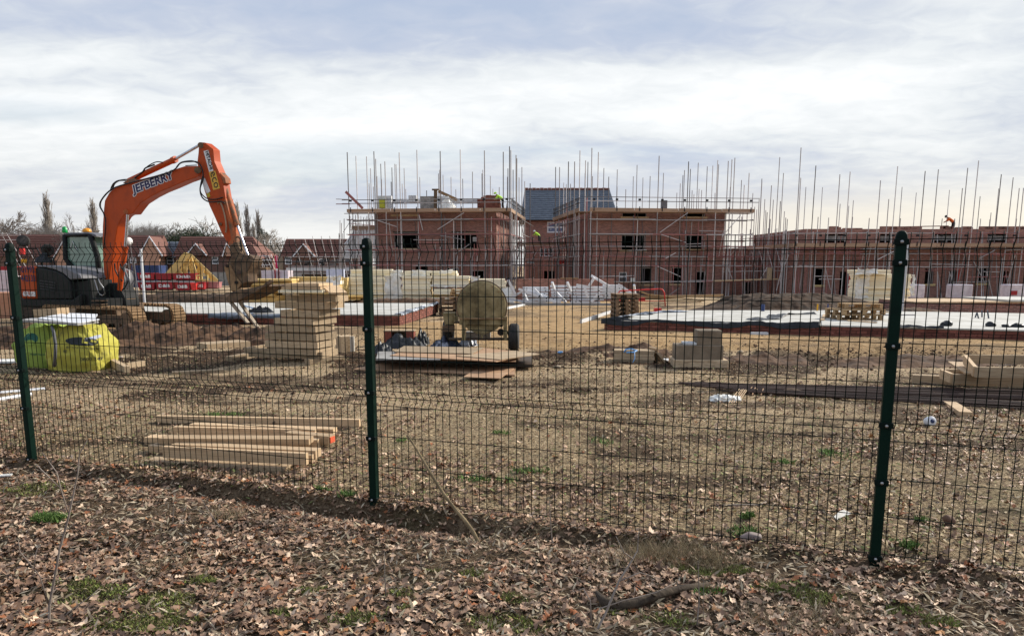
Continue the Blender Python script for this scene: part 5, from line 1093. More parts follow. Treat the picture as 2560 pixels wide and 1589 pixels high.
    plate('carriage_bar', [z1(*p) for p in ((1385, 985), (1420, 950), (1620, 905), (1640, 915), (1450, 1005))], -0.4, 0.35, m_muds, 0.015, parent=ca)
    plate('carriage_bar', [z1(*p) for p in ((1430, 945), (1465, 925), (1500, 960), (1450, 985))], -0.46, 0.3, m_mudy, 0.015, parent=ca)
    m_tine = mat('worn_fork_steel', (0.46, 0.39, 0.30), (0.20, 0.15, 0.11), 0.6, scale=4, bump=0.3)
    for (a, b_, off) in (((1402, 1005), (1512, 1140), -0.42), ((1455, 1000), (1578, 1175), -0.15)):
        A, B = q(*z1(*a), off), q(*z1(*b_), off); plank('fork_tine', A, B, 0.10, 0.045, m_tine, t)
    # --- hoses
    def hose(pts, r=0.018, m=m_hose, off=-0.2): 
        P = [q(*z2(*p), off) for p in pts]; F_ = []
        for i in range(len(P) - 1):
            p0 = P[max(i - 1, 0)]; p1 = P[i]; p2 = P[i + 1]; p3 = P[min(i + 2, len(P) - 1)]
            for k in range(5):
                s = k / 5; F_.append(0.5 * ((2 * p1) + (p2 - p0) * s + (2 * p0 - 5 * p1 + 4 * p2 - p3) * s * s + (3 * p1 - p0 - 3 * p2 + p3) * s ** 3))
        F_.append(P[-1]); MB().tube(F_, r, 7).build('hose', m, t, smooth=True)
    hose([(235, 1120), (255, 880), (240, 780), (195, 690), (230, 610), (300, 540), (380, 500), (560, 450), (760, 400), (930, 340), (1000, 270), (1090, 255), (1170, 262), (1215, 330), (1225, 430), (1195, 520), (1215, 610), (1290, 655), (1400, 650), (1435, 670)])
    hose([(250, 870), (235, 770), (205, 700), (215, 640), (280, 560), (350, 520)], 0.016, off=-0.05)
    hose([(640, 330), (690, 290), (760, 258), (820, 262)], 0.014, off=-0.1); hose([(540, 420), (620, 360), (650, 320), (700, 300), (740, 285)], 0.02, off=-0.08)
    hose([(305, 535), (330, 480), (380, 445), (450, 440)], 0.022, off=0.0); hose([(325, 530), (345, 475), (400, 440), (470, 432)], 0.018, off=0.08)
    hose([(960, 310), (1010, 262), (1110, 248), (1165, 268)], 0.018, off=0.08); hose([(1050, 295), (1160, 290)], 0.012, off=-0.1)
    hose([(1220, 400), (1200, 480), (1200, 560), (1260, 620), (1340, 630), (1420, 610)], 0.015, off=-0.16)
    hose([(1370, 670), (1400, 665), (1440, 790), (1455, 900), (1450, 960)], 0.02, mat('tan_hose', (0.4, 0.3, 0.2), (0.3, 0.2, 0.13)), off=-0.16)
    hose([(345, 1265), (350, 1330), (385, 1400), (420, 1440)], 0.02, off=-0.3); hose([(400, 1270), (420, 1320), (470, 1370), (480, 1430), (450, 1500), (420, 1530)], 0.022, off=-0.33)
    hose([(460, 1270), (440, 1310), (470, 1400), (495, 1450), (470, 1520)], 0.03, m_greyp, off=-0.36); hose([(170, 1200), (165, 1300), (190, 1390), (240, 1440)], 0.02, off=-0.3)
    hose([(1545, 1030), (1560, 1005), (1590, 1020), (1605, 1100), (1600, 1180)], 0.018, off=-0.05)
    # --- lettering
    def letters(body, a, b, h, m, off, parent, up=0.0, bold=0.03):
        A, B = q(*z2(*a), off), q(*z2(*b), off); d = B - A
        return text('lettering', body, m, parent, A, d, NZ, d.length, h, bold)
    for k in range(8): letters('JEFBERRY', (534 + 7.5 * math.cos(k * .785), 600 + 7.5 * math.sin(k * .785)), (940 + 7.5 * math.cos(k * .785), 447 + 7.5 * math.sin(k * .785)), 0.285, m_wprint, -bw - 0.003 - 0.0003 * k, boom, bold=0.03)
    letters('JEFBERRY', (534, 600), (940, 447), 0.285, m_navy, -bw - 0.008, boom, bold=0.03)
    plate('label', [z2(*p) for p in ((1228, 150), (1276, 140), (1326, 345), (1284, 358))], -aw - 0.006, -aw - 0.002, m_wprint, 0, arm)
    A, B = q(*z2(1246, 160), -aw - 0.008), q(*z2(1292, 338), -aw - 0.008); text('lettering', 'HITACHI', m_ink, arm, A, B - A, NZ, (B - A).length, 0.115, 0.03)
    plate('label', [z2(*p) for p in ((1282, 360), (1345, 345), (1392, 520), (1325, 538))], -aw - 0.005, -aw - 0.001, m_yprint, 0, arm)
    A, B = q(*z2(1292, 368), -aw - 0.008), q(*z2(1338, 525), -aw - 0.008); text('lettering', 'eco', m_ink, arm, A, B - A, NZ, (B - A).length, 0.16, 0.0)
    plate('label', [z2(*p) for p in ((1215, 425), (1240, 418), (1296, 550), (1262, 575), (1225, 500))], -aw - 0.006, -aw - 0.002, m_wprint, 0, arm)
    plate('label', [z2(*p) for p in ((1255, 565), (1285, 560), (1296, 600), (1270, 612))], -aw - 0.006, -aw - 0.002, mat('yellow_label', (0.55, 0.42, 0.05), None, bump=0), 0, arm)
    # --- upper body; near side at off = -0.95
    nr = -0.95
    body = plate('body', [z6(*p) for p in ((262, 1045), (255, 930), (465, 945), (900, 950), (1010, 880), (1020, 1040), (900, 1058))], nr, 0.75, m_charc, 0.04)
    plate('counterweight', [z6(*p) for p in ((245, 620), (262, 545), (300, 528), (440, 530), (462, 940), (262, 940))], nr - 0.03, 0.75, m_orange, 0.05)
    hood = plate('engine_hood', [z6(*p) for p in ((440, 545), (560, 560), (690, 590), (800, 640), (870, 720), (890, 800), (900, 945), (465, 945))], nr, -0.3, m_charc, 0.03)
    plate('hood_top', [z6(*p) for p in ((430, 540), (470, 520), (760, 528), (850, 560), (1000, 640), (1020, 690), (880, 700), (800, 625), (690, 575), (560, 545))], nr + 0.02, 0.6, m_greyp, 0.03)
    for k in range(4):
        y = 712 + 34 * k; A = q(*z6(505, y), nr - 0.012); B = q(*z6(700, y + 28), nr - 0.012); plank('louvre', A, B, 0.02, 0.035, m_black, hood)
    plate('floor_frame', [z6(*p) for p in ((890, 740), (1130, 700), (1160, 930), (1330, 940), (1340, 1060), (960, 1070), (900, 940))], nr + 0.15, -0.1, m_charc, 0.02)
    MB().tube([q(*z6(1190, 700), nr + 0.05), q(*z6(1250, 880), nr), q(*z6(1290, 900), nr), q(*z6(1320, 880), nr), q(*z6(1310, 810), nr), q(*z6(1260, 740), nr), q(*z6(1240, 690), nr)], 0.014, 8).build('grab_handle', m_bolt, t, smooth=True)
    for y in (965, 1010): plank('step', q(*z6(1190, y), nr + 0.1), q(*z6(1320, y), nr + 0.1), 0.2, 0.03, m_muds, t)
    plate('swing_post', [z6(*p) for p in ((1320, 740), (1460, 740), (1560, 920), (1580, 1040), (1500, 1060), (1440, 930), (1340, 880))], -0.25, 0.25, m_charc, 0.03)
    plate('tool_box', [z6(*p) for p in ((1430, 560), (1500, 600), (1520, 700), (1500, 830), (1430, 830))], 0.2, 0.7, m_greyp, 0.03)
    plate('swing_bracket', [z6(*p) for p in ((1500, 920), (1585, 930), (1580, 1060), (1480, 1070))], -0.2, 0.15, m_mudy, 0.03)
    text('lettering', '01992', m_navy, t, q(*z6(272, 612), nr - 0.035), X, NZ, 0.62, 0.19, 0.02)
    text('lettering', '442133', m_navy, t, q(*z6(270, 722), nr - 0.035), X, NZ, 0.66, 0.19, 0.02)
    text('lettering', '65USB', m_wprint, t, q(*z6(292, 908), nr - 0.035), X, NZ, 0.60, 0.15, 0.05)
    # --- cab (operator's left = far side)
    c0, c1 = 0.10, 0.95; fr = 0.06
    cab = bpy.data.objects.new('cab', None); link(cab, t, Matrix.Translation(P0))
    def cbar(pts, r=0.045, off=c0, m=m_charc): MB().tube([q(*z6(*p), off) for p in pts], r, 8).build('cab_post', m, cab, smooth=True)
    outline = [(815, 150), (1140, 140), (1200, 330), (1245, 560), (1120, 650), (1050, 620), (840, 450)]
    for off in (c0, c1):
        cbar([(818, 140), (828, 440), (930, 560), (1080, 660)], 0.075, off - 0.02); cbar([(818, 142), (1140, 140)], 0.05, off - 0.02); cbar([(1140, 140), (1195, 300), (1230, 420), (1245, 580), (1150, 660)], 0.085, off - 0.02, m_charc)
        plate('cab_glass', [z6(*p) for p in outline], off + 0.01, off + 0.02, m_cabg, 0, cab)
    plate('cab_roof', [z6(*p) for p in ((795, 145), (800, 122), (860, 108), (1100, 104), (1190, 125), (1215, 160), (1130, 150))], c0 - 0.04, c1 + 0.04, m_greyp, 0.02, cab)
    plate('cab_rear', [z6(*p) for p in ((795, 145), (822, 150), (850, 440), (1060, 620), (1080, 680), (830, 540))], c0 + 0.03, c1 - 0.03, m_charc, 0.02, cab)
    plate('cab_lower', [z6(*p) for p in ((900, 560), (1080, 640), (1240, 600), (1235, 700), (1130, 760), (950, 720))], c0 - 0.02, c1, m_charc, 0.03, cab)
    plate('cab_screen', [z6(*p) for p in ((1138, 160), (1150, 160), (1255, 560), (1240, 560))], c0 + 0.05, c1 - 0.05, m_cabg, 0, cab)
    A = q(*z6(880, 300), c0 - 0.005)
    MB().tube([q(*z6(880, 330), c0 - 0.01), q(*z6(912, 215), c0 - 0.01), q(*z6(975, 335), c0 - 0.01)], 0.012, 5).build('triangle_sticker', m_wprint, cab)
    plate('seat', [z6(*p) for p in ((920, 400), (1000, 360), (1050, 520), (1120, 560), (1100, 640), (980, 560))], c0 + 0.25, c0 + 0.65, m_rubber, 0.03, cab)
    MB().lathe([(0, 0.07), (0.04, 0.075), (0.16, 0.065), (0.19, 0.03), (0.195, 0.001)], q(*z6(818, 112), c0 + 0.1), (0, 0, 1), 14).build('green_beacon', mat('green_lens', (0.01, 0.35, 0.08), (0.01, 0.28, 0.06), 0.25, bump=0), cab, smooth=True)
    MB().lathe([(0, 0.13), (0.03, 0.13), (0.09, 0.11), (0.12, 0.05), (0.125, 0.001)], q(*z6(1095, 102), c0 + 0.4), (0, 0, 1), 14).build('amber_beacon', mat('amber_lens', (0.75, 0.32, 0.03), (0.65, 0.25, 0.02), 0.25, bump=0), cab, smooth=True)
    # mirror and lamp on the far front
    pebc = q(*z6(1620, 215), 0.3); MB().lathe([(-0.06, 0.06), (0.0, 0.11), (0.03, 0.11), (0.035, 0.001)], pebc, (0.8, -0.5, 0), 16).build('work_lamp', m_wprint, t, smooth=True)
    rod('lamp_bracket', pebc, q(*z6(1540, 260), 0.25), 0.02, m_charc, t)
    # rails with wire guard behind the boom
    for a in ((1610, 370, 1650, 960), (1640, 250, 1720, 900), (1680, 420, 1740, 900)): rod('guard_rail', q(a[0], a[1], 0.6) if False else q(*z6(a[0], a[1]), 0.7), q(*z6(a[2], a[3]), 0.7), 0.018, m_greyp, t)
    plate('far_panel', [z6(*p) for p in ((1560, 560), (1620, 580), (1640, 900), (1560, 930))], 0.45, 0.5, m_blockl, 0.01)
    # --- undercarriage
    def track(off, s0, s1):
        r = 0.32; zc = g0 + r + 0.0; A = P0 + Lf * off + X * s0; B = P0 + Lf * off + X * s1; w = 0.42
        path = []; n = 12
        for k in range(n + 1): a = -math.pi / 2 + math.pi * k / n; path.append(((s1 + r * math.cos(a)), zc + r * math.sin(a)))
        for k in range(n + 1): a = math.pi / 2 + math.pi * k / n; path.append(((s0 + r * math.cos(a)), zc + r * math.sin(a)))
        tr = bpy.data.objects.new('track', None); link(tr, t, Matrix.Translation(A))
        V = []; Fq = []
        for i, (s, z) in enumerate(path):
            for rr in (0, 0.05):
                for o_ in (-w / 2, w / 2):
                    cs = (s0 + s1) / 2; 
                    nx_, nz_ = (math.cos(0), 0)
                    ce = (s1 if i <= n else s0); dx, dz = (s - ce) / r, (z - zc) / r
                    p = P0 + Lf * (off + o_) + X * (s - dx * rr); V.append((p.x, p.y, z - dz * rr))
        m_ = len(path)
        for i in range(m_):
            j = (i + 1) % m_; a, b = i * 4, j * 4
            Fq += [(a, a + 1, b + 1, b), (a + 2, b + 2, b + 3, a + 3), (a, b, b + 2, a + 2), (a + 1, a + 3, b + 3, b + 1)]
        MB().add(V, Fq).build('belt', m_mudy, tr)
        L_ = 0; pts = []
        for i in range(m_): 
            s, z = path[i]; s2, z2_ = path[(i + 1) % m_]; d = math.hypot(s2 - s, z2_ - z); k = max(1, int(d / 0.13))
            for q_ in range(k): pts.append((s + (s2 - s) * q_ / k, z + (z2_ - z) * q_ / k, math.atan2(z2_ - z, s2 - s)))
        for s, z, a in pts[:70]:
            M = Matrix.Translation(P0 + Lf * off + X * s + Vector((0, 0, z))) @ Matrix((X, Lf, Vector((0, 0, 1)))).transposed().to_4x4() @ Matrix.Rotation(-a, 4, 'Y') @ Matrix.Diagonal((0.07, w, 0.07, 1))
            link(bpy.data.objects.new('track_pad', unitmesh('box', m_mudy)), tr, M)
        for s in (s0, s1): MB().tube([P0 + Lf * (off - w / 2 + 0.03) + X * s + Vector((0, 0, zc)), P0 + Lf * (off + w / 2 - 0.03) + X * s + Vector((0, 0, zc))], 0.2, 18).build('idler_wheel', m_muds, tr)
        for k in range(4):
            s = s0 + (s1 - s0) * (k + 0.5) / 4; MB().tube([P0 + Lf * (off - w / 2 + 0.08) + X * s + Vector((0, 0, zc - 0.17)), P0 + Lf * (off + w / 2 - 0.08) + X * s + Vector((0, 0, zc - 0.17))], 0.10, 12).build('roller', m_muds, tr)
        MB().prism([P0 + Lf * (off - 0.12) + X * s + Vector((0, 0, z)) for s, z in ((s0, zc - 0.12), (s1, zc - 0.12), (s1, zc + 0.10), (s0, zc + 0.10))], Lf * 0.24).build('track_frame', m_muds, tr)
    track(-0.78, -1.7, 1.55); track(0.80, -1.7, 1.25)
    MB().prism([P0 + Lf * -0.5 + X * s + Vector((0, 0, z + g0)) for s, z in ((-1.2, 0.3), (0.6, 0.3), (0.5, 0.7), (-1.1, 0.7))], Lf * 1.0).build('undercarriage', m_muds, t, bevel=0.03)
excavator()
# upturned barrows seen over the machine's hood
def barrow(u, v, Y, label, s):
    c = at(u, v, Y); t = thing('upturned_wheelbarrow', label, 'wheelbarrow', c + Vector((0, 0, -0.4)))
    w = MB().lathe([(-0.05, 0.10), (-0.05, 0.15), (-0.03, 0.185), (0.03, 0.185), (0.05, 0.15), (0.05, 0.10)], c, (0.35, -0.93, 0.1), 24).build('wheel', m_rubber, t, smooth=True)
    MB().lathe([(-0.04, 0.001), (-0.04, 0.11), (0.04, 0.11), (0.04, 0.001)], c, (0.35, -0.93, 0.1), 16).build('hub', m_clip, w)
    MB().tube([c + Vector((-0.1, 0, -0.1)), c + Vector((-0.22, 0, -0.32)), c + Vector((-0.18, 0, -0.75))], 0.02, 8).build('frame', m_clip, t, smooth=True)
    MB().tube([c + Vector((-0.2, 0, -0.24)), c + Vector((0.42 * s, 0, -0.24)), c + Vector((0.5 * s, 0, -0.5)), c + Vector((0.5 * s, 0, -0.85))], 0.025, 8).build('frame', m_clip, t, smooth=True)
    for k in (0.1, 0.28): MB().tube([c + Vector((k * s, 0, -0.24)), c + Vector((k * s, 0, -0.6))], 0.014, 6).build('stay', m_clip, t)
    bx('tray_edge', c + Vector((0.1 * s, 0.1, -0.95)), (0.7, 0.3, 0.28), m_brick1, t)
    return t
tag(bx('tool_chest', (at(103, 650, 24.2).x, 24.3, .5), (1.5, 1.1, 1.5), m_darkwood), 'dark timber chest behind the excavator carrying the upturned barrows', 'chest')
b1 = barrow(58, 602, 23.6, 'upturned barrow with round black wheel and red grip behind the excavator hood', 1.0)
c = at(56, 628, 23.3); bx('red_grip', c, (0.13, 0.08, 0.20), m_brightred, b1); bx('yellow_grip', c + Vector((0.02, 0, -0.30)), (0.12, 0.08, 0.12), mat('yellow_grip', (0.8, 0.42, 0.03), (0.7, 0.36, 0.03)), b1)
b2 = barrow(119, 625, 23.4, 'second upturned barrow with black wheel, nearer the excavator cab', 0.35)
crumple('cable_tangle', at(108, 655, 23.3), 0.5, 0.3, 0.3, m_black, 'tangle of black gear behind the excavator hood', 'gear', 4.4)
tag(bx('brick_pallet', at(20, 745, 27) + Vector((0, 0, -.25)), (2.2, 1.0, 0.92), mat('peach_board', (0.5, 0.26, 0.16), (0.42, 0.2, 0.12)), rz=0.1), 'peach coloured panel at the left edge behind the first post', 'panel')
tag(bx('white_pack', at(12, 705, 29), (1.3, 0.9, 0.9), m_wrapp, rz=0.1), 'white wrapped pack at the left edge', 'pack')
tag(bx('red_skip_bin', at(5, 688, 32) + Vector((0, 0, -.6)), (1.9, 1.0, 1.95), m_red), 'red bin showing behind the first fence post', 'bin')

# ---------------------------------------------------------------- houses under construction
def wall(mb, ax, a0, a1, z0, z1, fixed, th, ops, inward=1):
    """wall along local axis ax ('x' or 'y') from a0..a1 at coordinate `fixed` (outer face), thickness th inward, openings (a0,a1,z0,z1)"""
    xs = sorted({a0, a1, *[min(max(o[0], a0), a1) for o in ops], *[min(max(o[1], a0), a1) for o in ops]}); zs = sorted({z0, z1, *[min(max(o[2], z0), z1) for o in ops], *[min(max(o[3], z0), z1) for o in ops]})
    def P(a, z, d): return (a, fixed + inward * d, z) if ax == 'x' else (fixed + inward * d, a, z)
    solid = {}
    for i in range(len(xs) - 1):
        for j in range(len(zs) - 1):
            cx, cz = (xs[i] + xs[i + 1]) / 2, (zs[j] + zs[j + 1]) / 2
            solid[i, j] = not any(o[0] < cx < o[1] and o[2] < cz < o[3] for o in ops)
    for (i, j), s in solid.items():
        if not s: continue
        x0, x1, y0, y1 = xs[i], xs[i + 1], zs[j], zs[j + 1]
        mb.add([P(x0, y0, 0), P(x1, y0, 0), P(x1, y1, 0), P(x0, y1, 0)], [(0, 1, 2, 3)]); mb.add([P(x0, y0, th), P(x1, y0, th), P(x1, y1, th), P(x0, y1, th)], [(0, 3, 2, 1)])
        for di, dj, e in ((-1, 0, (P(x0, y0, 0), P(x0, y1, 0), P(x0, y1, th), P(x0, y0, th))), (1, 0, (P(x1, y0, 0), P(x1, y1, 0), P(x1, y1, th), P(x1, y0, th))), (0, -1, (P(x0, y0, 0), P(x1, y0, 0), P(x1, y0, th), P(x0, y0, th))), (0, 1, (P(x0, y1, 0), P(x1, y1, 0), P(x1, y1, th), P(x0, y1, th)))):
            if not solid.get((i + di, j + dj), False): mb.add(e, [(0, 1, 2, 3)])
class House:
    """local frame: x along the front (to the right), y into depth, z up from z=0 (fence datum)"""
    def __init__(s, name, label, cat, corner, rz, Wd, D, top, group=None):
        s.O = Vector((corner.x, corner.y, 0)); s.rz = rz; s.W = Wd; s.D = D; s.top = top; s.zg = G(corner.y) - 0.3
        s.M = Matrix.Translation(s.O) @ Matrix.Rotation(rz, 4, 'Z'); s.t = thing(name, label, cat, (s.O.x, s.O.y, G(corner.y)), rz, group)
        s.X = s.M.to_3x3() @ Vector((1, 0, 0)); s.Yv = s.M.to_3x3() @ Vector((0, 1, 0)); s.Mi = s.M.inverted()
    def f(s, u, v, off=0.0):   # picture point on the front plane moved `off` towards the viewer -> local x,z
        p = s.Mi @ onpl(u, v, s.O - s.Yv * off, s.Yv); return p.x, p.z
    def side(s, u, v, xloc):
        p = s.Mi @ onpl(u, v, s.M @ Vector((xloc, 0, 0)), s.X); return p.y, p.z
    def op(s, u0, u1, v0, v1, off=0.0): a = s.f(u0, v1, off); b = s.f(u1, v0, off); return (a[0], b[0], a[1], b[1])
    def w(s, x, y, z): return s.M @ Vector((x, y, z))
    def walls(s, ops, sideops=(), sidefix=None, mb_=m_brick, top=None):
        top = top or s.top; th = 0.3
        b = MB(); wall(b, 'x', 0, s.W, s.zg, top, 0, th, ops); b.build('front_wall', mb_, s.t, s.M, recalc=False)
        b = MB(); wall(b, 'y', th, s.D, s.zg, top, 0, th, sideops if sidefix == 'L' else ()); b.build('side_wall', mb_, s.t, s.M, recalc=False)
        b = MB(); wall(b, 'y', th, s.D, s.zg, top, s.W, th, sideops if sidefix == 'R' else (), -1); b.build('side_wall', mb_, s.t, s.M, recalc=False)
        b = MB(); wall(b, 'x', th, s.W - th, s.zg, top, s.D, th, (), -1); b.build('back_wall', mb_, s.t, s.M, recalc=False)
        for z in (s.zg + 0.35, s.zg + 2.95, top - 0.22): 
            if z < top: MB().bb((th, th, z), (s.W - th, s.D - th, z + 0.2)).build('floor_or_light_block', m_dark, s.t, s.M)  # dark floors; the topmost is added to keep sky light out
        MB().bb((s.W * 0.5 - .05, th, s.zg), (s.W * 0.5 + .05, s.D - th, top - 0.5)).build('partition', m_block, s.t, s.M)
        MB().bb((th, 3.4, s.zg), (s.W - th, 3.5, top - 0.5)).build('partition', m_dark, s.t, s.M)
    def sill(s, o, m=m_sill): MB().bb((o[0] - 0.18, -0.07, o[2] - 0.17), (o[1] + 0.18, 0.12, o[2] - 0.0)).build('sill', m, s.t, s.M, bevel=0.01)
    def lintel(s, o): MB().bb((o[0] - 0.1, -0.012, o[3]), (o[1] + 0.1, 0.1, o[3] + 0.12)).build('lintel', m_darkwood, s.t, s.M)
    def liner(s, o, m=m_pole):
        b = MB()
        for x in (o[0], o[1] - 0.05): b.bb((x, 0.10, o[2]), (x + 0.05, 0.2, o[3]))
        b.bb((o[0] + 0.05, 0.10, o[3] - 0.05), (o[1] - 0.05, 0.2, o[3])); b.build('cavity_closer', m, s.t, s.M)
    def window(s, o, nx=2, ny=2, film=m_filmb, d=0.06):
        fr = MB(); t_ = 0.16 if film is m_filmb else 0.07
        fr.bb((o[0], d, o[2]), (o[1], d + 0.07, o[2] + t_)); fr.bb((o[0], d, o[3] - t_), (o[1], d + 0.07, o[3]))
        for i in range(nx + 1): x = o[0] + (o[1] - o[0] - t_) * i / nx; fr.bb((x, d + .001, o[2] + t_), (x + t_, d + 0.069, o[3] - t_))
        for j in range(1, ny): z = o[2] + (o[3] - o[2]) * j / ny; fr.bb((o[0] + t_, d + .002, z - t_ / 2), (o[1] - t_, d + 0.068, z + t_ / 2))
        w_ = fr.build('window', m_white, s.t, s.M)
        for i in range(nx):
            for j in range(ny):
                x0 = o[0] + (o[1] - o[0]) * i / nx + t_ / 2; x1 = o[0] + (o[1] - o[0]) * (i + 1) / nx - t_ / 2; z0 = o[2] + (o[3] - o[2]) * j / ny + t_ / 2; z1 = o[2] + (o[3] - o[2]) * (j + 1) / ny - t_ / 2
                MB().bb((x0, d + 0.03, z0), (x1, d + 0.045, z1)).build('pane', film, w_, s.M)
                if film is m_filmb: MB().bb(((x0 * .7 + x1 * .3), d + 0.02, (z0 * .4 + z1 * .6)), ((x0 * .5 + x1 * .5), d + 0.028, (z0 * .25 + z1 * .75))).build('sticker', m_wprint, w_, s.M)

def zz3(a, b): return (840 + a / 3.6875, 350 + b / 3.6875)
def zz4(a, b): return (1280 + a / 3.516, 350 + b / 3.516)
def zz5(a, b): return (1860 + a / 2.964, 350 + b / 2.964)
def prm(h, zf, u0, u1, v0, v1): a = zf(u0, v0); b = zf(u1, v1); return h.op(a[0], b[0], a[1], b[1])
def poles(sca, h, zf, tops, yrows, seed, mats=(m_pole, m_pole, m_pole, m_poler, m_poled), lim=1e9, rise=9.76):
    g = random.Random(seed)
    for a, b in tops:
        u, v = zf(a, b); Ye = rise * F / (662 - v)
        # snap to the nearest row of standards
        Yr = min(yrows, key=lambda yy: abs(yy - Ye)); p = at(u, v, Yr); m = g.choice(mats)
        zb = G(Yr) if Yr in yrows[:1] or True else 0
        rod('standard', (p.x + g.uniform(-0.04, 0.04), p.y, zb), p, 0.036, m, sca)

# left house (front slightly turned: its right-hand side shows)
rL = R(-6.5)
cR = at(1241, 740, 65.3); XL = Vector((math.cos(rL), math.sin(rL), 0))
# find the left corner so that it falls at u=943 on the front line
nL = Vector((-XL.y, XL.x, 0)); cl = onpl(943, 700, cR, nL); WL = (Vector((cR.x, cR.y, 0)) - Vector((cl.x, cl.y, 0))).length
HL = House('brick_house_shell', 'left two-storey brick house shell under scaffold, blockwork and brick pile on its top', 'house', cl, rL, WL, 11.0, 6.32, 'brick house shells under scaffold')
o1 = prm(HL, zz3, 538, 757, 852, 998); o2 = prm(HL, zz3, 1078, 1302, 852, 998); gA = prm(HL, zz3, 735, 845, 1165, 1290); gB = prm(HL, zz3, 1020, 1130, 1175, 1320); gC = prm(HL, zz3, 1250, 1365, 1200, 1340)
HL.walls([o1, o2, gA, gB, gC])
for o in (o1, o2): HL.sill(o); HL.lintel(o); HL.liner(o)
for o in (gB, gC): HL.liner(o, m_white)
ox = prm(HL, zz3, 505, 760, 683, 705); MB().bb((ox[0], -0.05, ox[2]), (ox[1], 0.05, ox[3])).build('stone_band', m_sill, HL.t, HL.M)
ox = prm(HL, zz3, 1258, 1306, 893, 935); MB().bb((ox[0], 0.2, ox[2]), (ox[1], 0.4, ox[3])).build('white_board', m_blockl, HL.t, HL.M)
# right house (front turned the other way: its left-hand side shows)
rR = R(6.5); cRl = at(zz4(690, 0)[0], 740, 65.6); XR = Vector((math.cos(rR), math.sin(rR), 0)); nR = Vector((-XR.y, XR.x, 0))
cRl = Vector((cRl.x - 0, cRl.y, 0)); cRr = onpl(zz4(1845, 0)[0], 700, cRl, nR); WR = (Vector((cRr.x, cRr.y, 0)) - cRl).length
HR = House('brick_house_shell', 'right two-storey brick house shell under scaffold with open dark doorway', 'house', cRl, rR, WR, 12.0, 6.34, 'brick house shells under scaffold')
r1 = prm(HR, zz4, 962, 1170, 835, 965); r2 = prm(HR, zz4, 1530, 1685, 835, 958); r3 = prm(HR, zz4, 970, 1185, 640, 672); r4 = prm(HR, zz4, 1510, 1700, 640, 672)
g1 = prm(HR, zz4, 940, 1012, 1160, 1248); g2 = prm(HR, zz4, 1132, 1228, 1123, 1265); g3 = prm(HR, zz4, 1400, 1500, 1120, 1262); g4 = prm(HR, zz4, 1608, 1700, 1152, 1355)
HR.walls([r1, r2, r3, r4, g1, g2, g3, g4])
for o in (r1, r2, g2, g3): HR.sill(o); HR.lintel(o); HR.liner(o)
for o in (r3, r4): HR.sill(o); HR.liner(o)
HR.liner(g4); HR.window(g1, 1, 2, m_glass)
# right long building
cB = at(2003, 740, 62.0); cB = Vector((cB.x, cB.y, 0))
HB = House('long_brick_house_shell', 'long low brick terrace shell under scaffold along the right side', 'house', cB, R(0.5), 24.0, 13.0, 4.55, 'brick house shells under scaffold')
bops = [prm(HB, zz5, *a) for a in ((600, 762, 697, 760), (1005, 1110, 697, 760), (1410, 1582, 695, 760), (1800, 1960, 695, 757))]
wops = [prm(HB, zz5, *a) for a in ((522, 592, 948, 1072), (1335, 1412, 945, 1065), (1730, 1812, 945, 1060))]; dops = [prm(HB, zz5, *a) for a in ((700, 775, 975, 1165), (1510, 1585, 970, 1165), (1893, 1965, 970, 1165))]
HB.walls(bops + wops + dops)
for o in wops: HB.sill(o, mat('yellow_sill', (0.66, 0.52, 0.27), (0.55, 0.42, 0.2))); HB.liner(o)
for o in bops:
    w2 = (o[1] - o[0]); 
    for k in range(5): bx('block', HB.w(o[0] + w2 * (k + 0.5) / 5, 0.35, o[3] - 0.32), (w2 / 5 - 0.02, 0.12, 0.40), m_block, HB.t, R(0.5))
for o in (prm(HB, zz5, 765, 787, 985, 1165), prm(HB, zz5, 1283, 1300, 943, 1068), prm(HB, zz5, 1580, 1597, 955, 1060), prm(HB, zz5, 1975, 1990, 960, 1080)):
    MB().bb((o[0], -0.05, o[2]), (o[1], 0.0, o[3])).build('red_jamb_board', m_brightred, HB.t, HB.M)
# toothed brick tops
def teeth(h, x0, x1, z, n, seed, hh=0.22, t=None):
    g = random.Random(seed)
    for k in range(n):
        x = g.uniform(x0, x1); w_ = g.choice((0.45, 0.67, 0.9, 1.35)); MB().bb((x, 0.0, z), (x + w_, 0.28, z + g.choice((0.075, 0.15, hh)))).build('brick_course', m_brick, h.t, h.M)
teeth(HB, 0.2, 22, 4.55, 34, 2)
# rear long wall beyond (brick line left of the long house)
sc2 = on(1760, 735)
HC = House('brick_link_block', 'low brick link building between the right house and the long terrace', 'house', at(1812, 740, 72.0), R(2), 9.0, 6, 3.6)
HC.walls([prm(HC, zz4, 2040, 2112, 1250, 1360)], top=3.2)
# slate roofed house between
HS = House('slate_roof_house', 'finished brick house with grey slate roof and red ridge tiles between the shells', 'house', at(zz4(120, 0)[0], 740, 84.0), R(0), 0, 9, 0)
HS.W = HS.f(*zz4(930, 740))[0]; ez_ = HS.f(*zz4(180, 697))[1]; rz_ = None
wn = prm(HS, zz4, 308, 465, 718, 815); sw = prm(HS, zz4, 245, 365, 950, 1022); dr = prm(HS, zz4, 270, 372, 1150, 1225)
HS.walls([wn, sw, dr], top=ez_)
HS.window(wn); HS.window(sw, 3, 1, m_glass)
dl = 4.5; Yr = 84.0 + dl; pr0 = at(*zz4(110, 436), Yr); pr1 = at(*zz4(858, 436), Yr)
e0 = Vector((at(*zz4(75, 697), 83.4).x, 83.4, ez_ - 0.1)); e1 = Vector((at(*zz4(945, 697), 83.4).x, 83.4, ez_ - 0.1))
roof = MB(); b0 = e0 + Vector((0, 10.2, 0)); b1_ = e1 + Vector((0, 10.2, 0)); up = Vector((0, 0, 0.14))
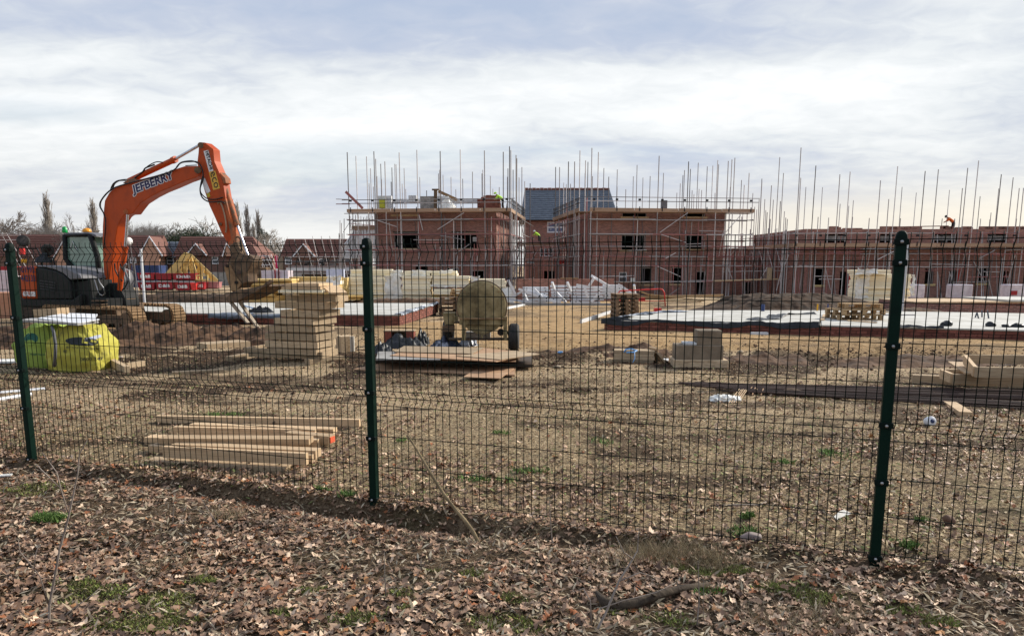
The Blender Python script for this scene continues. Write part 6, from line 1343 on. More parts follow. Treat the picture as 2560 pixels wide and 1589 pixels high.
roof.add([e0, e1, pr1, pr0, b0, b1_], [(0, 1, 2, 3), (3, 2, 5, 4), (0, 3, 4), (1, 5, 2), (0, 4, 5, 1)]); ro = roof.build('roof', m_slate, HS.t)
nrd = 22
for k in range(nrd):
    a = pr0.lerp(pr1, k / nrd); b_ = pr0.lerp(pr1, (k + 0.93) / nrd); MB().tube([a + Vector((0, 0, .03)), b_ + Vector((0, 0, .03))], 0.16 if k % 2 else 0.19, 8).build('ridge_tile', m_tile, ro)
gb = MB(); gb.tube([e0 + Vector((-.05, 0, -.02)), e1 + Vector((.05, 0, -.02))], 0.07, 8); gb.build('gutter', m_clip, HS.t)
# slate courses: thin proud rows
for k in range(1, 16):
    a = e0.lerp(pr0, k / 16); b_ = e1.lerp(pr1, k / 16); plank('slate_course', a + Vector((0.05, -0.02, 0.02)), b_ + Vector((-0.05, -0.02, 0.02)), 0.10, 0.025, m_slate, ro)

# ---------------------------------------------------------------- scaffolds
def scaffold(label, h, ps, ledv, boards, seed, side, sx, sdepth, zf, uL, uR, railv, bracev=()):
    t = thing('scaffold', label, 'scaffold', (h.O.x, h.O.y, G(h.O.y)), 0, 'tube scaffolds round the shells'); g = random.Random(seed)
    # standards
    rows = (-1.35, -0.35)
    for a, b in ps:
        u, v = zf(a, b); Ye = 9.76 * F / (662 - v) - h.O.y
        if Ye < 4.0: y = rows[0] if g.random() < 0.75 else rows[1]
        elif Ye > 0.72 * h.D: y = h.D + 0.6
        else: y = None
        if y is None:
            # on the visible side or the hidden one: keep the picture column, stand it beside the wall if it falls there, else behind
            pl = onpl(u, v, h.w(sx, 0, 0), h.X); yl = (h.Mi @ pl).y
            if -1.5 < yl < h.D + 1.5: p = pl
            else: p = onpl(u, v, h.w(0, h.D + 0.6, 0), h.Yv)
        else: p = onpl(u, v, h.w(0, y, 0), h.Yv)
        m = g.choice((m_pole, m_pole, m_pole, m_pole, m_poled))
        rod('standard', (p.x + g.uniform(-.03, .03), p.y, G(p.y)), p, 0.040, m, t)
    x0 = h.f(uL, 600, 1.35)[0]; x1 = h.f(uR, 600, 1.35)[0]
    # inner row, short standards in front of the wall
    n = max(3, int((x1 - x0) / 2.0))
    for k in range(n + 1):
        x = x0 + (x1 - x0) * k / n; rod('standard', h.w(x, -0.35, h.zg + 0.3), h.w(x, -0.35, boards[1] - 0.1 if False else h.top - 0.1), 0.034, g.choice((m_pole, m_poler, m_poled)), t)
        if k % 2 == 0: rod('standard', h.w(x + g.uniform(-.2, .2), -1.30, h.zg + 0.3), h.w(x, -1.30, g.uniform(2.0, 5.5)), 0.034, m_pole, t)
    for k in range(34):
        x = g.uniform(x0 + .2, x1 - .2); zt_ = g.choice((1.9, 3.1, 4.3, 5.6)) + g.uniform(-.4, .5); rod('standard', h.w(x, g.choice((-1.30, -.45)), h.zg + 0.3 if g.random() < .7 else 2.4), h.w(x + g.uniform(-.06, .06), -1.30 if g.random() < .5 else -.45, zt_), 0.034, g.choice((m_pole, m_pole, m_poler, m_poled)), t)
    for k in range(9):
        x = g.uniform(x0 + .2, x1 - 2.5); z = g.uniform(-0.2, 5.3); rod('loose_tube', h.w(x, -1.25, z), h.w(x + g.uniform(1.2, 3.2), -1.25, z + g.uniform(-.15, .15)), 0.032, g.choice((m_pole, m_poler)), t)
    for k in range(5):
        x = g.uniform(x0 + .2, x1 - 3); z = h.f(1000, ledv[2 if k % 2 else 1], 1.35)[1] + .1; plank('loose_board', h.w(x, -.6 - .1 * k, z), h.w(x + 2.4, -.6 - .1 * k, z), .22, .04, m_board, t)
    zs = []
    for v in ledv:
        z = h.f((uL + uR) / 2, v, 1.35)[1]; zs.append(z)
        xx = x0
        while xx < x1 - 0.5:
            x2 = min(xx + g.uniform(4.5, 6.2), x1); rod('ledger', h.w(xx - 0.15, -1.41, z + g.uniform(-.03, .03)), h.w(x2 + 0.15, -1.41, z + g.uniform(-.03, .03)), 0.042, g.choice((m_pole, m_pole, m_poler)), t); xx = x2
        rod('ledger', h.w(x0, -0.41, z), h.w(x1, -0.41, z), 0.034, m_poled, t)
        for k in range(0, n + 1): rod('transom', h.w(x0 + (x1 - x0) * k / n + 0.06, -1.5, z + 0.06), h.w(x0 + (x1 - x0) * k / n + 0.06, -0.05, z + 0.06), 0.03, m_poled, t)
        for yy in (sx, sx + (1.0 if side == 'R' else -1.0)): 
            if side: rod('ledger', h.w(yy, -1.4, z), h.w(yy, sdepth, z), 0.034, g.choice((m_pole, m_poler, m_poled)), t)
    if side:
        k = 0
        for y in (0.5, 2.6, 4.7, 6.8, 8.9, 11.0):
            if y < sdepth:
                for dx in (0, (-1.0 if side == 'R' else 1.0)): rod('standard', h.w(sx + dx, y + 0.2 * k, h.zg + .3), h.w(sx + dx, y + 0.2 * k, h.top + g.uniform(-.2, 1.2)), 0.034, g.choice((m_pole, m_poler, m_poled)), t)
                for z in zs: rod('transom', h.w(sx + .1, y + .1, z + .06), h.w(sx - (1.1 if side == 'R' else -1.1), y + .1, z + .06), 0.03, m_poled, t)
                rod('brace', h.w(sx, y, g.choice(zs)), h.w(sx, y + 2.1, g.choice(zs)), 0.032, g.choice((m_pole, m_poler)), t)
    # diagonal braces
    for (a, b_) in bracev:
        A, B = zf(*a), zf(*b_); pa, pb_ = h.f(*A, 1.45), h.f(*B, 1.45); rod('brace', h.w(pa[0], -1.45, pa[1]), h.w(pb_[0], -1.45, pb_[1]), 0.034, m_pole, t)
    # working platform
    zb0, zb1 = boards
    xx = x0 - 0.15
    for r in range(5):
        xx = x0 - 0.15
        while xx < x1:
            x2 = min(xx + 3.9, x1 + 0.2); plank('platform_board', h.w(xx, -0.20 - 0.235 * r, zb0), h.w(x2 - 0.02, -0.20 - 0.235 * r, zb0), 0.225, 0.038, m_board, t); xx = x2
    xx = x0 - 0.15
    while xx < x1:
        x2 = min(xx + 3.9, x1 + 0.2); plank('toe_board', h.w(xx, -1.47, (zb0 + zb1) / 2 + .02), h.w(x2 - 0.03, -1.47, (zb0 + zb1) / 2 + g.uniform(.0, .03)), 0.04, zb1 - zb0, m_board, t); xx = x2
    n2 = int((x1 - x0) / 1.95)
    for k in range(n2 + 1):
        x = x0 + 0.2 + (x1 - x0 - 0.4) * k / n2; bx('board_clip', h.w(x, -1.515, zb1 - 0.05), (0.07, 0.05, 0.40), m_clip, t, h.rz); 
        bx('coupler', h.w(x, -1.47, zb1 + 0.72), (0.20, 0.14, 0.16), m_clip, t, h.rz)
    for v in railv:
        z = h.f((uL + uR) / 2, v, 1.35)[1]; xx = x0 - 0.6
        while xx < x1: x2 = min(xx + 5.5, x1 + 0.5); rod('guard_rail', h.w(xx, -1.38, z), h.w(x2, -1.38, z), 0.032, g.choice((m_pole, m_poled)), t); xx = x2
    if side:
        s_ = 1 if side == 'R' else -1
        for r in range(4):
            plank('platform_board', h.w(sx - s_ * (0.1 + 0.235 * r), -1.3, zb0), h.w(sx - s_ * (0.1 + 0.235 * r), 3.0, zb0), 0.225, 0.038, m_board, t); plank('platform_board', h.w(sx - s_ * (0.1 + 0.235 * r), 3.03, zb0), h.w(sx - s_ * (0.1 + 0.235 * r), sdepth, zb0), 0.225, 0.038, m_board, t)
        for (ya, yb) in ((-1.4, 2.4), (2.43, 6.3), (6.33, sdepth)):
            plank('toe_board', h.w(sx + s_ * 0.08, ya, (zb0 + zb1) / 2), h.w(sx + s_ * 0.08, yb, (zb0 + zb1) / 2), 0.04, zb1 - zb0, m_board, t)
        for z in (zb1 + 0.42, zb1 + 0.80): rod('guard_rail', h.w(sx, -1.4, z), h.w(sx, sdepth + .3, z), 0.032, m_poled, t)
        # brick guards: dark wire panels along the side
        for k in range(6):
            y = -1.2 + k * (sdepth + 1.2) / 6; L_ = (sdepth + 1.2) / 6 - 0.12; gd = MB(); xg = sx + s_ * 0.05
            for z in (0, 0.22, 0.44, 0.66, 0.85): gd.bb((xg, y, zb1 + z), (xg + 0.012, y + L_, zb1 + z + 0.025))
            for q_ in range(9): gd.bb((xg + .013, y + L_ * q_ / 8, zb1), (xg + 0.026, y + L_ * q_ / 8 + 0.025, zb1 + 0.87))
            gd.build('brick_guard', m_clip, t, h.M)
    return t
TL = [(103, 113), (183, 148), (281, 152), (349, 105), (365, 175), (412, 220), (450, 198), (541, 220), (582, 115), (628, 262), (745, 92), (772, 342), (960, 103), (987, 322), (1060, 342), (1145, 88), (1168, 358), (1258, 293), (1368, 98), (1353, 275), (1423, 330), (1542, 110), (1600, 60), (1612, 95), (1585, 262), (1660, 140), (1633, 275), (1714, 250), (515, 255), (318, 262), (305, 400), (945, 310), (1580, 340), (1688, 345), (1740, 382), (835, 465), (1105, 455), (1505, 435), (345, 430), (378, 335), (420, 360), (508, 385), (553, 225), (610, 405), (643, 452), (955, 275), (1345, 310), (1447, 450), (1790, 400), (1667, 170)]
zbL = HL.f(1075, 530, 1.47)[1], HL.f(1075, 521.5, 1.47)[1]
sL = scaffold('scaffold with pale toe boards round the left brick house shell', HL, TL, (549.5, 586, 625, 663, 700), zbL, 3, 'R', WL + 1.35, 11.5, zz3, 875, 1273, (498, 507), (((935, 825), (1180, 670)), ((960, 880), (1190, 920)), ((765, 690), (800, 830)), ((1100, 1050), (1230, 960)), ((380, 740), (560, 800))))
TR = [(384, 238), (419, 238), (497, 190), (551, 190), (598, 93), (647, 180), (668, 193), (703, 70), (760, 107), (808, 248), (851, 323), (926, 260), (1001, 433), (1067, 320), (1100, 220), (1152, 332), (1215, 318), (1294, 140), (1332, 290), (1480, 382), (1503, 310), (1517, 265), (1553, 190), (1569, 255), (1638, 200), (1717, 233), (1766, 225), (1809, 178), (1817, 215), (1902, 185), (1934, 172), (1960, 157), (2018, 352), (2043, 395), (2086, 290), (2118, 467), (455, 375), (515, 385), (1450, 463), (1584, 443), (1645, 432), (1668, 440), (1920, 413), (595, 310), (643, 290), (708, 318), (548, 335), (925, 410), (1785, 465), (1600, 475), (1563, 445), (478, 390)]
zbR = HR.f(1640, 530, 1.47)[1], HR.f(1640, 521, 1.47)[1]
sR = scaffold('scaffold with pale toe boards round the right brick house shell', HR, TR, (549.5, 586, 616, 641, 664, 704), zbR, 5, 'L', -1.35, 12.0, zz4, 1477, 1877, (494, 504), (((1300, 812), (1545, 640)), ((1310, 830), (1530, 900)), ((1350, 1040), (1440, 990)), ((1280, 1110), (1480, 1200)), ((1385, 1360), (1470, 1300)), ((1845, 850), (2010, 660)), ((1890, 1115), (1935, 1215))))
TB = [(2, 335), (38, 245), (66, 395), (113, 430), (133, 287), (155, 438), (204, 337), (218, 443), (265, 128), (293, 245), (270, 453), (300, 528), (423, 57), (421, 280), (459, 348), (533, 190), (582, 350), (550, 570), (711, 255), (787, 235), (713, 473), (777, 488), (811, 447), (628, 575), (1012, 300), (1073, 438), (1139, 195), (1172, 348), (1277, 390), (1343, 230), (1441, 218), (1523, 370), (1469, 582), (1658, 207), (1739, 153), (1619, 357), (1750, 417), (1754, 583), (1831, 538), (1907, 255), (1888, 360), (1995, 278), (2040, 357), (2072, 355), (929, 578), (1013, 645), (195, 585), (310, 575), (322, 585), (805, 570), (1160, 580), (1562, 583), (1822, 588), (2020, 583), (80, 495), (95, 515), (162, 520), (172, 535), (133, 310)]
zbB = HB.f(2280, 617, 1.47)[1], HB.f(2280, 608, 1.47)[1]
TB2 = TB
def scaffoldB():
    h = HB; t = thing('scaffold', 'long scaffold with pale boards in front of the brick terrace at right', 'scaffold', (h.O.x, h.O.y, G(h.O.y)), 0, 'tube scaffolds round the shells'); g = random.Random(9)
    for a, b in TB2:
        u, v = zz5(a, b)
        if a < 380:
            pl = onpl(u, v, h.w(-1.35 if g.random() < .6 else -0.4, 0, 0), h.X); yl = (h.Mi @ pl).y
            p = pl if 0 < yl < 14 else onpl(u, v, h.w(0, (-1.35 if b < 300 else 8.0 if b < 460 else 14.0), 0), h.Yv)
        else: p = onpl(u, v, h.w(0, -1.35 if b < 320 else (-0.45 if g.random() < .35 else 13.6), 0), h.Yv)
        rod('standard', (p.x + g.uniform(-.04, .04), p.y, G(p.y)), p, 0.036, g.choice((m_pole, m_pole, m_pole, m_poled)), t)
    x0, x1 = -1.5, 22.5; n = 12
    for k in range(n + 1): x = x0 + (x1 - x0) * k / n; rod('standard', h.w(x, -0.4, h.zg + .3), h.w(x, -0.4, 4.3), 0.034, g.choice((m_pole, m_poler)), t)
    for v in (583, 622, 634, 667): 
        z = h.f(2280, v, 1.35)[1]; xx = x0
        while xx < x1: x2 = min(xx + 5.6, x1); rod('ledger', h.w(xx - .1, -1.41, z + g.uniform(-.03, .03)), h.w(x2 + .1, -1.41, z), 0.034, g.choice((m_pole, m_poler)), t); xx = x2
        rod('ledger', h.w(-1.35, -1.4, z), h.w(-1.35, 13, z), 0.034, g.choice((m_pole, m_poled)), t); rod('ledger', h.w(-0.4, -1.4, z), h.w(-.4, 13, z), 0.034, m_poler, t)
        for k in range(n): rod('transom', h.w(x0 + 2 * k + .2, -1.5, z + .06), h.w(x0 + 2 * k + .2, 0, z + .06), 0.03, m_poled, t)
    for y in (1, 3.2, 5.4, 7.6, 9.8, 12): 
        for dx in (-1.35, -.4): rod('standard', h.w(dx, y, h.zg + .3), h.w(dx, y, 4.4 + g.uniform(0, .6)), 0.034, g.choice((m_pole, m_poled)), t)
        rod('brace', h.w(-1.35, y, 1.2), h.w(-1.35, y + 2, 3.4), 0.032, m_pole, t)
    for k in range(60):
        x = g.uniform(-1.2, 21); rod('standard', h.w(x, g.choice((-1.3, -.45)), h.zg + .3), h.w(x + g.uniform(-.06, .06), -1.3 if g.random() < .5 else -.45, g.choice((1.4, 2.4, 3.3, 4.2)) + g.uniform(-.3, .3)), 0.034, g.choice((m_pole, m_pole, m_poler, m_poled)), t)
    for k in range(16): x = g.uniform(-1, 19); z = g.uniform(.2, 3.6); rod('loose_tube', h.w(x, -1.25, z), h.w(x + g.uniform(1.2, 3.5), -1.25, z + g.uniform(-.1, .1)), .032, g.choice((m_pole, m_poler)), t)
    zb0, zb1 = zbB
    for r in range(5):
        xx = x0
        while xx < x1: x2 = xx + 3.9; plank('platform_board', h.w(xx, -0.2 - .235 * r, zb0), h.w(x2 - .02, -0.2 - .235 * r, zb0), .225, .038, m_board, t); xx = x2
    xx = x0
    while xx < x1: x2 = xx + 3.9; plank('toe_board', h.w(xx, -1.47, (zb0 + zb1) / 2), h.w(x2 - .03, -1.47, (zb0 + zb1) / 2 + g.uniform(0, .03)), .04, zb1 - zb0, m_board, t); xx = x2
    for (ya, yb) in ((-1.4, 2.5), (2.53, 6.4), (6.43, 10.3), (10.33, 13)): plank('toe_board', h.w(-1.45, ya, (zb0 + zb1) / 2), h.w(-1.45, yb, (zb0 + zb1) / 2), .04, zb1 - zb0, m_board, t)
    for k in range(13): x = x0 + .2 + 1.97 * k; bx('board_clip', h.w(x, -1.515, zb1 - .05), (.07, .05, .36), m_clip, t, h.rz); bx('coupler', h.w(x, -1.47, zb1 + .62), (.18, .14, .15), m_clip, t, h.rz)
    for a, b_ in (((990, 885), (1110, 825)), ((300, 880), (240, 1115)), ((330, 850), (280, 985)), ((605, 960), (640, 1110)), ((1520, 975), (1550, 1060)), ((1700, 895), (1790, 1070)), ((1800, 980), (1845, 1170)), ((1740, 880), (1860, 815)), ((1500, 1130), (1525, 980))):
        A, B = zz5(*a), zz5(*b_); pa, pb_ = h.f(*A, 1.45), h.f(*B, 1.45); rod('brace', h.w(pa[0], -1.45, pa[1]), h.w(pb_[0], -1.45, pb_[1]), 0.034, m_pole, t)
scaffoldB()
# low scaffold in front of the link block and board stair between the shells
def scaffoldC():
    t = thing('scaffold', 'low scaffold with bare boards before the link between right house and terrace', 'scaffold', (21, 66, G(66)), 0, 'tube scaffolds round the shells'); g = random.Random(4)
    Y = 66.0
    for u in (1815, 1838, 1862, 1885, 1910, 1935, 1960, 1985): rod('standard', (at(u, 740, Y).x, Y, G(Y)), at(u, g.uniform(600, 655), Y), 0.036, m_pole, t)
    for v in (600, 618, 640, 664, 676, 698): a, b_ = at(1806, v + 3, Y), at(1992, v, Y); rod('ledger', a, b_, 0.034, g.choice((m_pole, m_poler)), t)
    for k in range(3): plank('platform_board', at(1783, 703 - k, Y - 1 + .25 * k), at(1945, 698 - k, Y - 1 + .25 * k), .225, .05, m_pine, t)
    a, b_ = at(1917, 700, Y - 1.2), at(1930, 669, Y - 1.2); bx('board_screen', (a + b_) / 2, (b_.x - a.x, 0.1, b_.z - a.z), m_pine2, t)
    for (a, b_) in (((1820, 668), (1830, 698)), ((1955, 728), (1985, 640)), ((1900, 700), (1918, 668))): rod('brace', at(*a, Y), at(*b_, Y), .034, m_pole, t)
scaffoldC()
def scaffoldS():
    t = thing('scaffold', 'tangled red and grey scaffold in the gap in front of the slate-roofed house', 'scaffold', (3, 78, G(78)), 0, 'tube scaffolds round the shells'); g = random.Random(14)
    for Y in (77.5, 82.0):
        for u in range(1292, 1440, 11): rod('standard', (at(u, 740, Y).x, Y, G(Y)), at(u + g.uniform(-3, 3), g.uniform(585, 640), Y), 0.034, g.choice((m_pole, m_poled, m_poler)), t)
        for v in (604, 615, 633, 648, 664): rod('ledger', at(1288, v, Y), at(1440, v + g.uniform(-2, 2), Y), .034, g.choice((m_pole, m_poler, m_poled)), t)
    for k in range(14): u = g.uniform(1290, 1420); v = g.choice((604, 625, 648)); rod('brace', at(u, v, 77.3), at(u + g.choice((-14, 14)), v + 22, 77.3), .032, g.choice((m_pole, m_poler)), t)
    for k in range(4): plank('platform_board', at(1292, 613, 78 + .25 * k), at(1435, 613, 78 + .25 * k), .225, .05, m_board, t)
    plank('toe_board', at(1292, 609, 77.4), at(1435, 609, 77.4), .04, .24, m_board, t)
    for (u, v) in ((1404, 655), (1420, 657), (1430, 655)): bx('red_barrier_panel', at(u, v, 77), (0.55, 0.05, 0.35), m_brightred, t)
    for (u, v) in ((1322, 655), (1330, 656), (1293, 597)): bx('white_sheet', at(u, v, 77), (0.4, 0.05, 0.22), m_blockl, t)
scaffoldS()
# things standing on the left platform
def blocks_row(label, u0, u1, v0, v1, m, off=0.2, cat='blocks', nm='block_stack', rows=2, cols=None):
    a = HL.f(u0, v1, -off); b_ = HL.f(u1, v0, -off); t = thing(nm, label, cat, HL.w(a[0], off, a[1])); cols = cols or max(1, round((b_[0] - a[0]) / 0.46))
    for r in range(rows):
        for c in range(cols):
            w_ = (b_[0] - a[0]) / cols; hh = (b_[1] - a[1]) / rows; bx('block', HL.w(a[0] + w_ * (c + .5), off + .2, a[1] + hh * (r + .5)), (w_ * .96, .35, hh * .95), m, t, HL.rz)
    return t
blocks_row('pale insulation and block pack at the left end of the left platform', 944, 978, 489, 521, m_blockl, rows=4, cols=3)
blocks_row('white blockwork panel on the left house top, second from the left', 1021, 1041, 488, 505, m_blockl, rows=3, cols=2)
blocks_row('long low row of grey blocks on the left house top', 982, 1083, 499, 509, m_blockl, .6, rows=1)
blocks_row('grey inner blockwork in the middle of the left house top', 1051, 1085, 490, 521, m_block, rows=4, cols=4)
blocks_row('grey inner blockwork right of the chimney-like post', 1094, 1122, 490, 521, m_blockl, rows=4, cols=3)
blocks_row('low grey blockwork at right on the left house top', 1122, 1195, 497, 509, m_blockl, .6, rows=2)
t = blocks_row('big stepped pile of red bricks at the right end of the left house top', 1193, 1250, 497, 521, m_brick1, .1, 'brick pile', 'brick_pile', rows=5, cols=9)
a = HL.f(1193, 497, 0); 
for k in range(7): p = HL.f(1202 + 6.5 * k, 497, 0); hh = (0.16, .28, .33, .33, .3, .3, .18)[k]; bx('brick', HL.w(p[0] + .1, .3, p[1] + hh / 2), (.23, .35, hh), m_brick1, t, HL.rz)
t = blocks_row('grey foam block with a yellow label at the left end of the platform', 948, 960, 498, 520, mat('lime_label', (0.55, 0.55, 0.05), (0.4, .42, .05)), -0.1, 'pack', 'label_pack', 1, 1)
post = thing('timber_gallows', 'brown timber post with a sloping beam on top of the left house', 'timber frame', HL.w(5.5, 2, 5.7)); a = HL.f(1089, 521, -.1); b_ = HL.f(1089, 474, -.1)
plank('post', HL.w(a[0], .1, a[1]), HL.w(b_[0], .1, b_[1]), .28, .3, m_muds, post); plank('cap', HL.w(b_[0] - .3, .1, b_[1]), HL.w(b_[0] + .3, .1, b_[1]), .3, .12, m_muds, post)
c0_ = HL.f(1096, 478, -.5); c1_ = HL.f(1142, 499, -.5); plank('rafter', HL.w(c0_[0], .5, c0_[1]), HL.w(c1_[0], .5, c1_[1]), .1, .25, m_mudy, post)
tag(plank('leaning_board', onpl(864, 479, HL.w(0, -1.6, 0), HL.Yv), onpl(907, 521, HL.w(0, -1.2, 0), HL.Yv), 0.18, 0.22, m_poler), 'reddish beam leaning out over the left end of the left platform', 'beam')
crumple('rubble_bag', HL.w(HL.f(1118, 521, 0)[0], -.1, HL.f(1118, 521, 0)[1]), 1.6, .8, .75, m_wrap, 'crumpled pale sacks on the left house top beside the brick pile', 'sacks', 31)
tag(bx('black_case', HR.w(HR.f(1660, 510, .5)[0], -.5, HR.f(1660, 512, .5)[1]), (.5, .3, .75), m_greyp, rz=HR.rz), 'dark grey box standing on the right house platform', 'box')
tag(bx('white_sack', HR.w(HR.f(1582, 700, .8)[0], -.8, HR.f(1582, 700, .8)[1]), (.4, .3, .4), m_wrap), 'white sack resting on a plank before the right house', 'sack')
for k in range(3): tag(plank('walkway_board', HR.w(HR.f(1515, 705, 1.2)[0], -1.0 - .25 * k, HR.f(1515, 705, 1.2)[1]), HR.w(HR.f(1655, 705, 1.2)[0], -1.0 - .25 * k, HR.f(1655, 705, 1.2)[1]), .22, .05, m_pine2), ('front', 'middle', 'rear')[k] + ' plank of the low walkway before the right house', 'plank')
# gable and membrane left of the left house
gt = thing('gable_frame', 'grey membrane-covered roof slope behind scaffold, left of the left house', 'roof frame', at(880, 740, 80))
p = [at(*zz3(*q_), 80) for q_ in ((80, 975), (180, 830), (375, 830), (375, 1090), (60, 1090))]; MB().prism(p, (0, 3, 0)).build('membrane', m_blockl, gt)
for (a, b_) in (((75, 970), (180, 825)), ((95, 975), (200, 830))): rod('rafter', at(*zz3(*a), 79.8), at(*zz3(*b_), 79.8), .08, m_white, gt)
g = random.Random(3)
def scaffoldG():
    t = thing('scaffold', 'dense scaffold left of the left house with stubby poles against the sky', 'scaffold', at(850, 740, 78), 0, 'tube scaffolds round the shells')
    for a, b in [(37, 740), (50, 765), (75, 725), (28, 860), (62, 860), (130, 700), (155, 690), (180, 690), (205, 690), (230, 700), (255, 710), (285, 700), (310, 720), (335, 700)]:
        u, v = zz3(a, b); Y = 76; rod('standard', (at(u, 740, Y).x, Y, G(Y)), at(u, v, Y), .036, g.choice((m_pole, m_poled)), t)
    for (a, b, c_, d) in ((75, 678, 370, 678), (95, 732, 370, 745), (120, 760, 360, 735), (140, 770, 370, 790), (95, 870, 370, 870), (130, 830, 370, 830), (70, 960, 250, 960), (60, 1010, 380, 1010), (60, 1060, 480, 1060), (0, 545, 130, 548), (0, 590, 130, 590)):
        rod('ledger', at(*zz3(a, b), 75.8 if b > 600 else 65), at(*zz3(c_, d), 75.8 if b > 600 else 65), .036, g.choice((m_pole, m_poled, m_poler)), t)
    for k in range(9): u = g.uniform(120, 340); rod('brace', at(*zz3(u, g.uniform(690, 780)), 75.6), at(*zz3(u + g.uniform(-90, 90), g.uniform(800, 900)), 75.6), .03, m_pole, t)
    for y in (800, 815): plank('platform_board', at(*zz3(150, y), 75.5), at(*zz3(365, y), 75.5), .6, .2, m_board, t)
scaffoldG()

# ---------------------------------------------------------------- materials on the site, middle distance
def stack(name, label, cat, u0, u1, v0, v1, Y, n, m, depth=1.2, cols=1, group=None, jitter=0.03, wrap=None, rz=0.0, piece='board'):
    a = at(u0, v1, Y); b_ = at(u1, v0, Y); t = thing(name, label, cat, ((a.x + b_.x) / 2, Y + depth / 2, a.z), 0, group); w_ = (b_.x - a.x) / cols; h = (b_.z - a.z) / n; g = random.Random(int(u0 * 7 + v0))
    for c in range(cols):
        for k in range(n):
            j = g.uniform(-jitter, jitter); bx(piece, (a.x + w_ * (c + .5) + j, Y + depth / 2 + g.uniform(-jitter, jitter) * 2, a.z + h * (k + .5)), (w_ * (0.985 - g.uniform(0, jitter)), depth, h * .93), m if not isinstance(m, tuple) else g.choice(m), t, rz + g.uniform(-.01, .01))
    if wrap:
        for (a0, a1, c0, c1) in wrap:
            p0, p1 = at(a0, c1, Y), at(a1, c0, Y); nx, nz = 16, 12; V = []; Fq = []
            for j in range(nz + 1):
                for i in range(nx + 1):
                    x = p0.x + (p1.x - p0.x) * i / nx; z = p0.z + (p1.z - p0.z) * j / nz; s = Vector((x * 2.2, z * 2.2, u0))
                    e = 0.10 * mnoise.noise(s * 1.3 + Vector((5, 0, 0))); V.append((x + e * (i in (0, nx)) * 2, Y - 0.10 - 0.14 * mnoise.noise(s) - 0.06 * mnoise.noise(s * 3), z + e * (j in (0, nz))))
            for j in range(nz):
                for i in range(nx): q_ = j * (nx + 1) + i; Fq.append((q_, q_ + 1, q_ + nx + 2, q_ + nx + 1))
            MB().add(V, Fq).build('wrapping', m_wrap, t, smooth=True)
    return t
GI = 'insulation board stacks in the middle'
stack('insulation_stack', 'cream insulation stack just left of centre, half hidden by the middle post', 'insulation stack', 866, 968, 692, 751, 45.5, 9, m_insul, 1.3, 1, GI, .06, [(962, 1003, 688, 752)])
stack('insulation_stack', 'upper tier of cream boards above the stack by the middle post', 'insulation stack', 876, 976, 673, 690, 46.2, 3, m_insul, 1.2, 2, GI, .05, [(976, 1010, 674, 692)])
stack('insulation_stack', 'long cream insulation stack behind the mixer, its left part', 'insulation stack', 1004, 1078, 690, 749, 45.0, 9, m_insul, 1.3, 1, GI, .04)
stack('insulation_stack', 'long cream insulation stack behind the mixer, its right part above pallets', 'insulation stack', 1080, 1174, 690, 718, 45.0, 4, m_insul, 1.3, 1, GI, .04, [(1078, 1176, 712, 717)])
stack('insulation_stack', 'lower half-wrapped boards beside the broken pallets', 'insulation stack', 1080, 1150, 722, 750, 44.6, 4, (m_insul, m_insul2), 1.2, 1, GI, .08)
stack('insulation_stack', 'upper tier of cream boards with white wrap behind the mixer', 'insulation stack', 1010, 1143, 677, 689, 45.6, 2, m_insul, 1.2, 2, GI, .05, [(1030, 1066, 675, 690), (1100, 1128, 675, 684)])
stack('insulation_stack', 'cream insulation stack right of the mixer drum with torn white wrap', 'insulation stack', 1178, 1266, 697, 756, 45.0, 9, m_insul, 1.3, 1, GI, .05, [(1176, 1198, 690, 712), (1252, 1288, 715, 757)])
stack('insulation_stack', 'yellow board stack left of centre, behind the tall frame stack', 'insulation stack', 728, 850, 692, 750, 40.0, 6, (m_insul, m_insul2), 1.4, 1, GI, .1, [(820, 852, 688, 712)])
stack('insulation_stack', 'small ochre stack between the frame stack and the middle post', 'insulation stack', 846, 868, 694, 752, 45, 6, m_insul2, 1.0, 1, GI, .04)
stack('timber_stack', 'long golden timber packs left of the tall frame stack, upper', 'timber stack', 612, 728, 697, 733, 38.6, 7, (m_truss, m_insul2), 1.6, 1, 'golden timber packs', .18)
stack('timber_stack', 'long golden timber packs left of the tall frame stack, lower', 'timber stack', 624, 695, 734, 755, 38.5, 4, (m_truss, m_insul2), 1.6, 1, 'golden timber packs', .15)
stack('timber_stack', 'flat golden boards right of the tall frame stack', 'timber stack', 842, 905, 738, 750, 42, 3, m_insul2, 1.6, 1, 'golden timber packs', .15)
stack('pallet_heap', 'high heap of broken brown pallets behind the excavator arm', 'pallets', 618, 665, 668, 720, 60, 15, m_palletw, 1.2, 1, None, .12, piece='slat')
t = stack('brick_pack', 'pink wrapped brick pack with red straps behind the golden timber', 'brick pack', 655, 721, 674, 722, 58, 1, m_wrapp, 1.4, 1)
for u in (687, 696): a = at(u, 712, 57.9); b_ = at(u + 2.5, 674, 57.9); bx('red_strap', (a + b_) / 2 + Vector((0, -.02, 0)), (.09, .05, b_.z - a.z), m_red, t)
tag(bx('white_sheet', at(840, 712, 55), (1.3, .3, 2.3), mat('bluish_sheet', (0.62, 0.66, 0.8), (.5, .54, .7), .5)), 'bluish white panel above the yellow stack left of centre', 'panel')
GY = 'insulation stack at the right'
stack('insulation_stack', 'tall half-wrapped cream insulation stack at right, next to the right fence post', 'insulation stack', 2140, 2282, 685, 752, 45, 13, m_insul, 1.3, 1, GY, .07, [(2133, 2172, 690, 746), (2275, 2286, 684, 740)])
stack('insulation_stack', 'top tier of the insulation stack at right, wrapped in white', 'insulation stack', 2140, 2232, 674, 684, 44.2, 2, m_insul, 1.2, 1, GY, .05, [(2138, 2192, 672, 686)])
